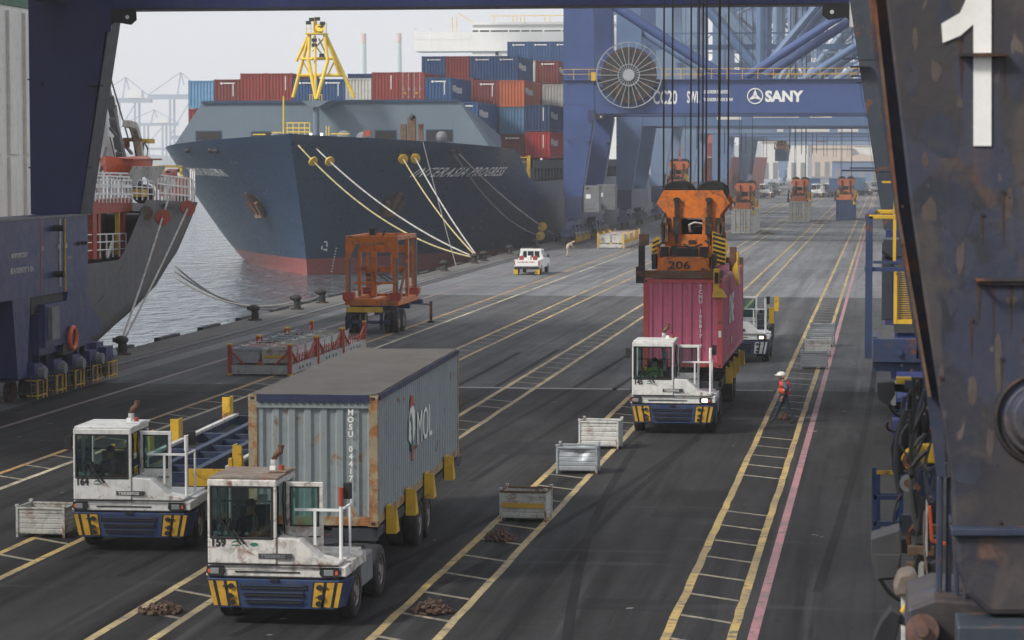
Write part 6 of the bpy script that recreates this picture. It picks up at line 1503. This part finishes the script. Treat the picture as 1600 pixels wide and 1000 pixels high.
# stern ropes with red discs
for lb, u0, v0, uz, gu, gv in (('white rope of the grey ship with a red disc, left of its pair', 263, 310, 189, 250, 339), ('white rope of the grey ship, right of its pair', 302, 306, 193, 288, 326)):
    a = AX(u0, v0, -32.25); o, pts = rope(lb, a, boll(uz) + Vector((.0, 0, .15)), .12, 'rope_white', .05)
    i = 2 if u0 < 280 else 2; guard('red disc on the left rope of the grey ship' if u0 < 280 else 'red disc on the right rope of the grey ship', pts[3 if u0 < 280 else 2], Vector((.6, -1, .2)), 'ship_red', .36)
for lb, u1, v0, sg in (('slack grey rope running low over the water, upper one', 503, 415, 1.5), ('slack grey rope running low over the water, middle one', 503, 424, 1.2), ('slack grey rope running low over the water, lowest one', 466, 433, .8)):
    rope(lb, AX(273, v0, -38), boll(u1), sg, 'rope_grey', .05)
b = B('iron_black'); b.use('rusty_steel').cyl(GS(228, 333, -32.45), GS(228.6, 333, -32.42), .32, n=12); 
for u0, u1, v in ((258, 276, 322), (289, 302, 325)): b.use('dark_grey').bar(GS(u0, v, -32.4), GS(u1, v, -32.7), .2)
b.build('fairlead', gs)

# ================================================================== FOREGROUND CRANE LEG WITH THE NUMBER 1
YF = 20.0; fgc = thing('quay_crane', 'worn dark crane leg with a white painted number one, nearest of all the cranes', 'crane', (1.6, YF, 0), 0, 'blue ship to shore cranes on the quay')
def FP(u, v, y=YF): return AY(u, v, y) - fgc.location
def fprism(pts, y0, y1, m, name, par=None, bev=0, yref=None):
    yy = y0 if yref is None else yref
    q = [FP(u, v, yy) for u, v in pts]; b = B(m).prism([(p.x, p.z) for p in q], 'y', y0 - YF, y1 - YF); return b.build(name, par or fgc, bevel=bev)
leg = fprism([(1378, -60), (1400, 130), (1424, 330), (1446, 480), (1470, 640), (1488, 760), (1490, 832), (1900, 832), (1900, -900), (1300, -900)], 20, 21.6, 'leg_worn', 'leg', bev=.02)
fprism([(1350, -60), (1381, -60), (1402, 130), (1427, 330), (1452, 500), (1474, 660), (1478, 745), (1464, 745), (1448, 620), (1425, 500), (1398, 330), (1371, 130)], 20.4, 20.8, 'leg_edge', 'edge_flange', leg)
fprism([(1357, -60), (1362, -60), (1405, 330), (1455, 620), (1450, 620), (1400, 330)], 20.25, 20.38, 'rusty_steel', 'rust_stain', leg)
nm = fprism([(1519, -22), (1549, -22), (1549, 228), (1521, 228), (1521, 38), (1500, 56), (1473, 67), (1471, 37), (1500, 20)], 19.985, 19.998, 'emblem_white', 'number', leg)
for cx, cy, w in ((1536, 86, 72), (1566, 437, 78)):
    b = B('iron_black'); p, q = FP(cx - w/2, cy, 19.98), FP(cx + w/2, cy, 19.98)
    if cy > 200: b.tube([p, FP(cx - w/2, cy + 2, 19.86), FP(cx + w/2, cy + 2, 19.86), q], .022, 6).box(p.x, q.x, -.03, -.001, p.z - .035, p.z - .015)
    else: b.box(p.x, q.x, -.10, -.001, p.z - .012, p.z + .012)
    b.build('hand_grip', leg)
b = B('leg_worn').cyl(FP(1628, 655, 19.9), FP(1628, 655, 20), .27, .29, n=32).cyl(FP(1628, 655, 19.84), FP(1628, 655, 19.9), .2, .24, n=32); po = b.build('pivot_pin', leg, bevel=.01)
b = B('iron_black').torus(FP(1628, 655, 19.99), (0, 1, 0), .33, .02, 40, 6)
b.build('grease_ring', po, smooth=True)
B('iron_black').cyl(FP(1602, 660, 19.83), FP(1602, 660, 19.85), .018, n=8).cyl(FP(1640, 640, 19.83), FP(1640, 640, 19.85), .018, n=8).build('bolt', po)
b = B('iron_black')
for u, v in ((1518, 500), (1568, 300), (1565, 560), (1470, 590), (1535, 335), (1500, 60), (1562, 815), (1597, 845)): b.cyl(FP(u, v, 19.985), FP(u, v, 19.999), .014, n=8)
b.build('bolt', leg)
rnd = random.Random(31); mat('chip_tan', (.075, .060, .053), .7, 0, .3, 6, dirt=.4); mat('chip_blue', (.030, .034, .052), .5, 0, .25, 5, dirt=.3); mat('drip_rust', (.050, .028, .020), .8, 0, .35, 5)
def chip(u, v, w, h, m_, k=9):
    pts = []
    for i in range(k):
        a_ = 2 * math.pi * i / k; q = rnd.uniform(.55, 1.0); pts.append((u + w * q * math.cos(a_), v + h * q * math.sin(a_)))
    c_.use(m_); P = [FP(a, b_, 19.9985) for a, b_ in pts]; zz = .0005 * rnd.random()
    c_.add([(p.x, p.y - zz, p.z) for p in P], [tuple(range(k))])
c_ = MB()
for u, v, w, h, m_ in ((1470, 215, 38, 50, 'chip_blue'), (1500, 330, 26, 70, 'chip_blue'), (1425, 120, 16, 40, 'chip_blue'), (1452, 330, 14, 26, 'chip_tan'), (1500, 400, 8, 40, 'chip_tan'), (1575, 320, 9, 36, 'chip_tan'), (1462, 110, 12, 20, 'chip_tan'), (1590, 120, 14, 50, 'chip_blue'), (1560, 560, 10, 60, 'chip_tan'), (1520, 610, 9, 26, 'chip_tan'), (1510, 740, 26, 22, 'chip_blue'), (1488, 470, 12, 30, 'chip_blue'), (1445, 250, 7, 18, 'chip_tan'), (1585, 250, 5, 9, 'chip_tan'), (1520, 500, 16, 20, 'chip_blue'), (1548, 690, 8, 30, 'chip_tan'), (1580, 470, 12, 10, 'chip_tan'), (1430, 60, 6, 22, 'chip_tan'), (1500, 160, 7, 12, 'chip_tan'), (1470, 590, 6, 24, 'chip_tan'), (1560, 620, 5, 8, 'chip_blue'), (1475, 20, 18, 30, 'chip_blue')):
    chip(u, v, w, h, m_, rnd.randint(8, 13))
for i in range(60): chip(rnd.uniform(1400, 1600), rnd.uniform(0, 820), rnd.uniform(1, 3.5), rnd.uniform(1, 5), rnd.choice(['chip_tan', 'drip_rust', 'drip_rust']), 6)
c_.build('paint_chips', leg)
c_ = B('drip_rust')
for u, v, l_ in ((1502, 90, 60), (1530, 92, 90), (1570, 90, 70), (1530, 445, 60), (1552, 446, 110), (1580, 446, 80), (1600, 446, 60), (1518, 505, 60), (1568, 303, 90), (1565, 563, 50), (1470, 593, 40), (1535, 338, 50), (1562, 817, 12), (1500, 64, 50)):
    w = rnd.uniform(1.5, 4); a, b_ = FP(u - w, v, 19.9975), FP(u + w, v, 19.9975); e_ = FP(u + rnd.uniform(-1, 1), v + l_, 19.9975); m1, m2 = FP(u - w*.5, v + l_*.5, 19.9975), FP(u + w*.6, v + l_*.5, 19.9975); c_.add([a, b_, m2, e_, m1], [(0, 1, 2, 3, 4)])
c_.build('rust_drips', leg)
# lower block under the leg
fprism([(1488, 833), (1900, 833), (1900, 965), (1545, 962), (1510, 930), (1492, 880)], 19.9, 21.7, 'leg_worn', 'lower_casting', bev=.05)
fprism([(1486, 826), (1900, 826), (1900, 838), (1486, 838)], 19.85, 21.75, 'leg_edge', 'flange', bev=.01)
fprism([(1418, 950), (1460, 935), (1530, 940), (1600, 985), (1900, 990), (1900, 1240), (1430, 1240), (1415, 1000)], 20.3, 21.6, 'leg_worn', 'equaliser_beam', bev=.03)
fprism([(1495, 978), (1900, 978), (1900, 1250), (1495, 1250)], 19.6, 20.2, 'leg_slate', 'bumper_block', bev=.02)
b = B('leg_edge').cyl(FP(1441, 985, 20.1), FP(1441, 985, 20.3), .125, n=24).cyl(FP(1441, 985, 20.04), FP(1441, 985, 20.1), .05, n=12); b.build('pivot_pin', fgc)
bb_ = B('leg_worn').box(-.4, 4, .2, 1.6, .35, 2.4); bo = bb_.build('bogie', fgc, bevel=.05)
for y in (-.5, .9, 2.3): B('iron_black').cyl((-.25, y + .1, .38), (.15, y + .1, .38), .38, n=24).build('wheel', bo)
b = B('leg_edge')
for u0, u1, v0, v1, y in ((1462, 1474, 746, 945, 20.6), (1477, 1488, 746, 945, 20.65), (1490, 1500, 755, 930, 20.5), (1505, 1512, 850, 940, 20.4)):
    a, c = FP(u0, v1, y), FP(u1, v0, y); b.box(a.x, c.x, a.y, a.y + .06, a.z - .5, c.z)
b.build('conduit', fgc, bevel=.01)
B('crane_navy').box(-31.6, -1.2, -.9, 1.5, 12.8, 16.6).build('portal_beam', fgc)  # beam above the view, added to shade the clutter by the leg
B('crane_navy').box(-31.9, -29.9, -.6, 1.2, 3.6, 38).build('leg', fgc)
b = B('crane_navy').box(-60, 12, 3, 4.2, 38, 40).box(-60, 12, 9, 10.2, 38, 40); b.box(-8, 10, 1, 14, 40.02, 45); b.build('boom_girder', fgc)  # unseen boom and machinery house, added to shade the ground
B('crane_navy').box(-.9, .6, -16, -.95, 13.0, 16.2).build('tie_beam', fgc)
# maintenance platform with a yellow topped rail, further back
YP = 30.0; 
def PP(u, v, y=YP): return AY(u, v, y) - fgc.location
pf = B('platform_blue')
def pbox(bb, u0, u1, v0, v1, y0, y1):
    a, c = PP(u0, v1, y0), PP(u1, v0, y0); bb.box(a.x, c.x, y0 - YF, y1 - YF, a.z, c.z)
pbox(pf, 1364, 1466, 530, 566, 30, 30.1); pbox(pf, 1364, 1466, 560, 580, 30.1, 31.3); pbox(pf, 1364, 1371, 527, 566, 30.1, 31.3); pbox(pf, 1455, 1466, 440, 560, 30.02, 30.12)
pf.cyl(PP(1406, 552, 29.97), PP(1406, 552, 30.0), .035, n=12); pfo = pf.build('platform', fgc, bevel=.006)
rl = B('platform_blue'); pbox(rl, 1351, 1364, 338, 560, 30.0, 30.1); pbox(rl, 1432, 1444, 330, 560, 30.0, 30.08); pbox(rl, 1364, 1450, 408, 412, 31.1, 31.14); pbox(rl, 1351, 1450, 418, 424, 30.02, 30.06)
for v in (330,): rl.bar(PP(1357, 340, 30.05), PP(1365, 332, 31.2), .08)
rl.build('railing', pfo)
rl = B('yellow'); pbox(rl, 1358, 1430, 336, 342, 30.0, 30.06); pbox(rl, 1364, 1430, 328, 334, 31.1, 31.16); rl.build('top_rail', pfo, bevel=.005)
b = B('yellow'); pbox(b, 1395, 1401, 270, 410, 33, 33.06); pbox(b, 1378, 1401, 283, 286, 33, 33.06); pbox(b, 1396, 1402, 420, 506, 33, 33.06); pbox(b, 1402, 1425, 500, 506, 33, 33.06); pbox(b, 1406, 1414, 330, 380, 33.2, 33.3); b.build('ladder_rail', fgc)
b = B('yellow')
for i in range(14): u = 1403 + i*2; pbox(b, u, u + .5, 425, 500, 33.05, 33.07)
for i in range(22): v = 425 + i*3.5; pbox(b, 1402, 1430, v, v + .6, 33.05, 33.07)
pbox(b, 1402, 1404, 425, 505, 33.03, 33.08); b.build('mesh_guard', fgc)
b = B('dark_grey'); pbox(b, 1397, 1432, 415, 520, 33.5, 34.5); b.build('cabinet', fgc)
b = B('leg_slate'); pbox(b, 1377, 1396, 378, 500, 34, 34.8); pbox(b, 1380, 1420, 374, 402, 33.8, 34.6); b.use('black').tube([PP(1378, 392, 33.7), PP(1392, 402, 33.7), PP(1408, 400, 33.7), PP(1418, 392, 33.7)], .02, 6); b.build('column', fgc, bevel=.01)
# clutter under the platform: hoses, clevises, floodlights, tarpaulin, small cage
YC = 26.0
def CP(u, v, y=YC): return AY(u, v, y) - fgc.location
def cl_prism(pts, y0, y1, m, nm, par=None, bev=.01):
    q = [CP(u, v, y0) for u, v in pts]; return B(m).prism([(p.x, p.z) for p in q], 'y', y0 - YF, y1 - YF).build(nm, par or fgc, bevel=bev)
fl = cl_prism([(1370, 598), (1398, 596), (1399, 616), (1388, 634), (1372, 624)], 26, 26.35, 'dark_grey', 'floodlight'); cl_prism([(1398, 600), (1420, 602), (1420, 614), (1398, 612)], 26.1, 26.2, 'black', 'bracket', fl)
fl = cl_prism([(1361, 842), (1406, 828), (1409, 866), (1405, 905), (1368, 908), (1360, 866)], 24, 24.5, 'dark_grey', 'floodlight'); cl_prism([(1364, 866), (1408, 866), (1402, 903), (1372, 905)], 23.97, 24.0, 'dark_grey', 'cover', fl)
yc_ = cl_prism([(1408, 718), (1416, 704), (1432, 696), (1462, 694), (1462, 724), (1446, 724), (1432, 734), (1416, 733)], 25, 25.15, 'yellow', 'clevis', bev=.012)
B('rusty_steel').cyl(CP(1422, 719, 24.96), CP(1422, 719, 25.0), .075, n=18).use('black').cyl(CP(1422, 719, 24.94), CP(1422, 719, 24.96), .035, n=12).build('pin', yc_)
yb2 = cl_prism([(1406, 745), (1430, 736), (1462, 730), (1462, 785), (1436, 772), (1412, 766)], 25.2, 25.35, 'platform_blue', 'clevis', bev=.012)
B('mid_grey').cyl(CP(1419, 755, 25.14), CP(1419, 755, 25.2), .08, n=18).use('rusty_steel').cyl(CP(1419, 755, 25.12), CP(1419, 755, 25.14), .04, n=12).build('pin', yb2)
y3 = cl_prism([(1402, 962), (1412, 948), (1440, 938), (1446, 955), (1428, 966), (1418, 980), (1406, 976)], 23, 23.12, 'yellow', 'clevis'); B('mid_grey').cyl(CP(1414, 967, 22.96), CP(1414, 967, 23), .06, n=16).build('pin', y3)
cl_prism([(1395, 920), (1404, 898), (1425, 893), (1434, 905), (1432, 930), (1400, 934)], 23.5, 23.9, 'machine_tan', 'motor', bev=.03)
cl_prism([(1408, 930), (1416, 930), (1416, 1040), (1408, 1040)], 23.7, 23.76, 'bin_white', 'stay_pole')
cl_prism([(1392, 700), (1400, 672), (1408, 655), (1422, 660), (1424, 720), (1412, 745), (1400, 752), (1394, 735)], 25.3, 25.7, 'cloth_dark', 'tarpaulin_cover')
cl_prism([(1365, 1000), (1378, 972), (1392, 955), (1408, 962), (1400, 1000), (1396, 1080), (1366, 1080)], 22.8, 23.2, 'cloth_dark', 'tarpaulin_cover')
b = B('bumper_blue')
for u0, v0, u1, v1, d0, d1 in ((1366, 730, 1366, 830, 0, 0), (1372, 738, 1372, 832, .5, .5), (1408, 775, 1408, 832, 0, 0), (1366, 777, 1410, 777, 0, 0), (1366, 818, 1410, 818, 0, 0), (1372, 774, 1412, 774, .5, .5), (1398, 812, 1408, 790, .1, .1)):
    b.bar(CP(u0, v0, 27 + d0), CP(u1, v1, 27 + d1), .045)
b.use('yellow').bar(CP(1366, 738, 27), CP(1396, 738, 27), .035); b.build('small_cage', fgc)
b = B('rope_black'); rnd = random.Random(11)
for (u0, v0, um, vm, u1, v1, r) in ((1390, 632, 1402, 662, 1420, 640, .02), (1388, 660, 1380, 672, 1400, 675, .012), (1376, 905, 1400, 952, 1438, 935, .022), (1436, 935, 1450, 915, 1452, 880, .02), (1456, 600, 1460, 700, 1455, 790, .02), (1440, 590, 1436, 680, 1442, 760, .025), (1428, 590, 1430, 640, 1424, 700, .018), (1450, 640, 1445, 760, 1452, 860, .02), (1438, 780, 1442, 850, 1436, 900, .03), (1446, 790, 1440, 840, 1448, 920, .02), (1425, 640, 1420, 690, 1428, 750, .02)):
    y = rnd.uniform(24.8, 26); pts = []
    for i in range(11):
        t = i / 10; q = CP(u0*(1-t)**2 + 2*um*t*(1-t) + u1*t*t, v0*(1-t)**2 + 2*vm*t*(1-t) + v1*t*t, y); pts.append(q)
    b.tube(pts, r, 6)
for i in range(34):
    u0 = rnd.uniform(1412, 1466); v0 = rnd.uniform(585, 900); y = rnd.uniform(24.3, 26.8); ln_ = rnd.uniform(50, 190); du = rnd.uniform(-14, 14); sw_ = rnd.uniform(-22, 12); pts = []
    for j in range(9):
        t = j / 8; pts.append(CP(u0 + du*t + sw_*math.sin(t*3.14), v0 + ln_*t, y))
    b.use(rnd.choice(['rope_black', 'rope_black', 'iron_black', 'trailer_dark', 'dark_grey', 'machine_tan'])).tube(pts, rnd.uniform(.008, .028), 6)
for i in range(26):
    u0, v0, y = rnd.uniform(1405, 1460), rnd.uniform(590, 990), rnd.uniform(25.4, 27.2); w, h = rnd.uniform(6, 24), rnd.uniform(6, 34); a, c = CP(u0, v0 + h, y), CP(u0 + w, v0, y)
    b.use(rnd.choice(['iron_black', 'dark_grey', 'trailer_dark', 'leg_edge', 'rusty_steel', 'iron_black'])).box(a.x, c.x, a.y, a.y + rnd.uniform(.08, .3), a.z, c.z)
b.build('hose', fgc, smooth=False)
b = B('trailer_dark')
for u0, u1, v0, v1, y, m_ in ((1440, 1466, 590, 1010, 27.4, 'trailer_dark'), (1418, 1440, 590, 700, 27.2, 'iron_black'), (1424, 1462, 770, 830, 27.0, 'iron_black'), (1418, 1460, 855, 868, 25.4, 'rusty_steel'), (1416, 1450, 880, 890, 25.3, 'rusty_steel'), (1430, 1462, 838, 850, 25.5, 'dark_grey'), (1392, 1400, 596, 634, 26.6, 'bin_white'), (1446, 1450, 780, 870, 25.2, 'bin_white'), (1434, 1444, 880, 935, 25.1, 'bin_metal'), (1452, 1462, 880, 945, 25.3, 'dark_grey'), (1400, 1424, 590, 600, 26, 'yellow'), (1415, 1428, 640, 655, 26, 'rusty_steel')):
    b.use(m_); a, c = CP(u0, v1, y), CP(u1, v0, y); b.box(a.x, c.x, a.y, a.y + .12, a.z, c.z)
b.use('boat_orange').bar(CP(1452, 790, 25.1), CP(1456, 845, 25.1), .03).bar(CP(1456, 845, 25.1), CP(1478, 850, 25.1), .03); b.build('machinery', fgc, bevel=.006)

# ================================================================== CONTAINERS HANGING FROM FAR SPREADERS
def far_set(lab_c, lab_s, u, v, y, paint, doors, h=2.59, simple=True, sc=1.0):
    p = AY(u, v, y); z = max(.02, p.z)
    container('shipping_container', lab_c, (p.x, y, z), 12.19, h, paint, group='containers hanging from the far spreaders', doors=doors, fine=False)
    s = spreader(lab_s, (p.x, y + .05, z + h + .02), om='orange_far', ropes=[(-.7, 4.5), (-.6, 6.4), (.6, 6.4), (.7, 4.5)], rope_top=40, rope_r=.03, simple=True)
    return s
far_set('white container with lock rods hanging low beside the large orange spreader', 'orange spreader on the nearest white far container', 1161, 367, 284, 'box_white', True)
far_set('white container with lock rods hanging in the middle distance', 'orange spreader on the middle white container', 1248, 350, 335, 'box_white', True)
far_set('dark blue container standing under its spreader between the far lane lines', 'orange spreader on the dark blue far container', 1321, 344, 346, 'box_navy', False)
far_set('small blue container lifted high in the haze', 'spreader lifting the small blue container high in the haze', 1220, 252, 560, 'box_blue', False)
p = AY(1056, 290, 296); spreader('empty orange spreader hanging just behind the large numbered one', (p.x, 296, p.z), om='orange_far', ropes=[(-.7, 4.5), (.7, 4.5)], rope_top=36, simple=True)
p = AY(1284, 222, 690); container('shipping_container', 'small maroon container carried under the far crane beams in the haze', (p.x, 690, p.z), 12.19, 2.59, 'box_brown', group='containers hanging from the far spreaders', fine=False)
s = spreader('tiny spreader above the small maroon container in the haze', (p.x, 690, p.z + 2.6), om='orange_far', ropes=[(-.7, 4.5), (.7, 4.5)], rope_top=30, rope_r=.05, simple=True)

# far trucks
base = [o for o in bpy.data.objects if o.get('label', '').startswith('white tractor numbered 145')][0]
for o in bpy.data.objects: pass
for u, v, lb in ((1196, 309, 'left of the two far tractors under the small high blue container'), (1212, 305, 'right of the two far tractors under the small high blue container'), (1276, 309, 'far tractor just right of the middle white container'), (1297, 308, 'far tractor left of the dark blue hanging container'), (1352, 305, 'pale far tractor near the pink line at the right'), (1370, 303, 'rightmost far tractor next to the dark slanting leg')):
    q = G(u, v)
    c = base.copy(); COL.objects.link(c); c.location = (q.x, q.y, 0.009); c.rotation_euler = (0, 0, R(random.uniform(-25, 25))); c['label'] = lb; c['group'] = 'tractors far up the quay'
    for ch in kids(base):
        if ch.name.split('.')[0] in ('number',): continue
        copy_tree(ch, c)
for u, v, m_, lb in ((1268, 306, 'box_blue', 'blue container on a far truck right of the middle white container'), (1303, 306, 'box_blue', 'blue container on a far truck behind the dark blue one'), (1341, 303, 'box_slate', 'slate blue container far off right of the dark blue one')):
    q = G(u, v + 4); container('shipping_container', lb, (q.x, q.y + 12, 1.2), 6.06, 2.59, m_, group='containers on far trucks', fine=False)
    trailer('far dark trailer under the ' + lb.split(' on ')[0].split(' far')[0] + ' near column ' + {1268: 'four', 1303: 'three', 1341: 'two'}[u] if False else {1268: 'far trailer right of the middle white container', 1303: 'far trailer behind the dark blue hanging container', 1341: 'far trailer right of the dark blue hanging container'}[u], (q.x, q.y + 11.8, 0.009), 0, L=6.4, guides=(), wheels=(4.2, 5.4), beam='trailer_dark', legs=False, front_guides=False, group='far trailers')

# ================================================================== DISTANT THINGS
# second ship with white and red upper works behind the crane legs
s2 = thing('container_ship', 'distant ship with red and white upper works seen between the crane legs', 'ship', (-46, 520, 0))
b = B('ship_red').prism([(-14, -2.2), (14, -2.2), (15.5, 8), (-15.5, 8)], 'y', 0, 180); b.build('hull', s2)
b = B('ship_white').box(-12, 14.5, 30, 44, 8, 30); [b.box(-12, 14.8, 29.6, 44.4, 8 + i*2.8, 8.2 + i*2.8) for i in range(8)]; so2 = b.build('superstructure', s2)
for i in range(6): B('glass_dark').box(-10 + i*4, -7.5 + i*4, 29.5, 29.98, 26, 27.4).build('window', so2)
B('ship_green').box(-12.1, 14.6, 29.9, 44.1, 12, 14).build('painted_band', so2)
for k in range(4):
    for j, c in enumerate(('red', 'orange', 'crimson')):
        if (k, j) in ((0, 2), (3, 2)): continue
        container('shipping_container', {0: 'rust red', 1: 'orange', 2: 'bright red'}[j] + ' container on the distant ship, ' + ['leftmost', 'second', 'third', 'rightmost'][k] + ' stack', (-46 + 5.6 + k*2.5, 506 + 0, 8.05 + j*2.6), 12.19, 2.59, 'box_' + c, group='containers on the distant ship', fine=False)
# power station chimneys beyond the harbour
for u, lb in ((568, 'left of the two faint pale chimneys above the containers'), (623, 'right of the two faint pale chimneys above the containers')):
    p = AY(u, 150, 1500); t = thing('chimney', lb, 'chimney', (p.x, 1500, WZ), 0, 'faint distant chimneys')
    B('stack_green').cyl((0, 0, 0), (0, 0, 74), 2.4, 1.7, n=20).build('shaft', t); B('stack_red').cyl((0, 0, 74), (0, 0, 79.5), 1.72, 1.68, n=20).build('cap', t)
# faint container cranes across the water
def far_crane(lb, u, y, h):
    p = AY(u, 245, y); t = thing('harbour_crane', lb, 'crane', (p.x, y, WZ), 0, 'faint cranes across the water')
    b = B('crane_pale')
    for x in (-9, 9):
        for yy in (0, 14): b.box(x - .8, x + .8, yy - .8, yy + .8, 0, h*.72)
    b.box(-9, 9, -.6, .6, h*.3, h*.34).box(-9, 9, 13.4, 14.6, h*.3, h*.34).bar((-9, 0, h*.34), (9, 0, h*.7), .8).build('frame', t)
    b = B('crane_pale').box(-30, 22, 3, 11, h*.72, h*.77); b.bar((-1, 7, h), (-30, 7, h*.77), .7).bar((-1, 7, h), (22, 7, h*.77), .7).bar((-4, 7, h*.77), (-1, 7, h), 1).bar((4, 7, h*.77), (-1, 7, h), 1); b.build('boom', t)
    B('plain_white').box(3, 14, 2, 12, h*.77, h*.86).build('machinery_house', t)
far_crane('faint crane across the water just right of the dark navy leg', 196, 2300, 80)
far_crane('faint crane across the water left of the container stack', 282, 2300, 84)
for u, lb in ((215, 'low faint crane far left across the water'),): far_crane(lb, u + 25, 2500, 55)
# landside buildings far behind the cranes
for i, (u0, u1, v1, y, d, m_, lb) in enumerate(((1190, 1262, 222, 980, 60, 'building_pale', 'long pale warehouse far behind the hanging containers'), (1255, 1330, 232, 1120, 60, 'building_tan', 'tan building far behind the dark blue container'), (1318, 1420, 228, 1180, 80, 'building_pale', 'pale building at the far right beyond the quay'), (1300, 1395, 252, 900, 40, 'crane_grey', 'low blue grey shed far off beside the slanting leg'))):
    a, c = AY(u0, 245, y), AY(u1, v1, y); t = thing('warehouse', lb, 'building', ((a.x + c.x)/2, y, 0), 0, 'far harbour buildings'); w = (c.x - a.x)/2
    b = B(m_).box(-w, w, 0, d, 0, c.z); b.build('wall', t); b = B('building_tan').prism([(-w - 1, c.z), (w + 1, c.z), (0, c.z + 2.5)], 'y', -.5, d + .5); b.build('roof', t)
    for k in range(5): x = -w + (k + .5)*2*w/5; B('mid_grey').box(x - w*.1, x + w*.1, -.15, -.01, .02, min(6, c.z*.6)).build('door', t)

# ================================================================== one object per separate piece
SPLIT = set('code_marking wheel hydraulic_unit front_bolster fall_line cross_beam machinery link lug small_cage upper_beam hazard_stripe tow_hooks bracket lifting_stud deck_railing windlass mooring_port mast_light brace boom_girder hose conduit sheave striped_guard hoist_rope bolt pipe winch deck_gantry davit tie_beam handrail foot_plate monkey_island_rail tire headblock main_frame deck_lamp hatch_coaming sign_panel machine hand_grip ladder_rail column lattice_brace superstructure sill_beam electric_cabin end_beam fairlead drive_box guard_rail brake_housing bin_frame grille window_trim stripe_backing beacon roof_rack'.split())
def pieces(me, pad=.07):
    nv = len(me.vertices); par = list(range(nv))
    def fd(a):
        while par[a] != a: par[a] = par[par[a]]; a = par[a]
        return a
    for e in me.edges:
        a, b = fd(e.vertices[0]), fd(e.vertices[1])
        if a != b: par[b] = a
    isl = {}
    for i, v in enumerate(me.vertices): isl.setdefault(fd(i), []).append(v.co)
    ks = list(isl); bb = [[min(c[k] for c in isl[q]) for k in range(3)] + [max(c[k] for c in isl[q]) for k in range(3)] for q in ks]
    up = list(range(len(ks)))
    def f2(a):
        while up[a] != a: a = up[a]
        return a
    for i in range(len(ks)):
        for j in range(i):
            if all(bb[i][k] - pad < bb[j][k+3] and bb[j][k] - pad < bb[i][k+3] for k in range(3)):
                a, b = f2(i), f2(j)
                if a != b: up[max(a, b)] = min(a, b)
    grp = {q: f2(i) for i, q in enumerate(ks)}
    return [grp[fd(i)] for i in range(nv)], sorted(set(grp.values()))
_sp = {}
for o in list(bpy.data.objects):
    if o.type != 'MESH' or not o.parent or o.name.split('.')[0] not in SPLIT: continue
    if any(c.parent == o for c in o.children): continue
    me = o.data
    if me.name not in _sp:
        g, gs_ = pieces(me); out = []
        if 2 <= len(gs_) <= 14:
            for q in gs_:
                idx = {i: n for n, i in enumerate(i for i in range(len(g)) if g[i] == q)}
                m2 = bpy.data.meshes.new(me.name); ps = [p for p in me.polygons if p.vertices[0] in idx]
                m2.from_pydata([tuple(me.vertices[i].co) for i in idx], [], [tuple(idx[v] for v in p.vertices) for p in ps])
                for mt in me.materials: m2.materials.append(mt)
                for p, p0 in zip(m2.polygons, ps): p.material_index = p0.material_index; p.use_smooth = p0.use_smooth
                out.append(m2)
        _sp[me.name] = out; _sp.update({m2.name: [] for m2 in out})
    out = _sp[me.name]
    if out:
        for m2 in out[1:]:
            c = o.copy(); c.data = m2; COL.objects.link(c)
        o.data = out[0]
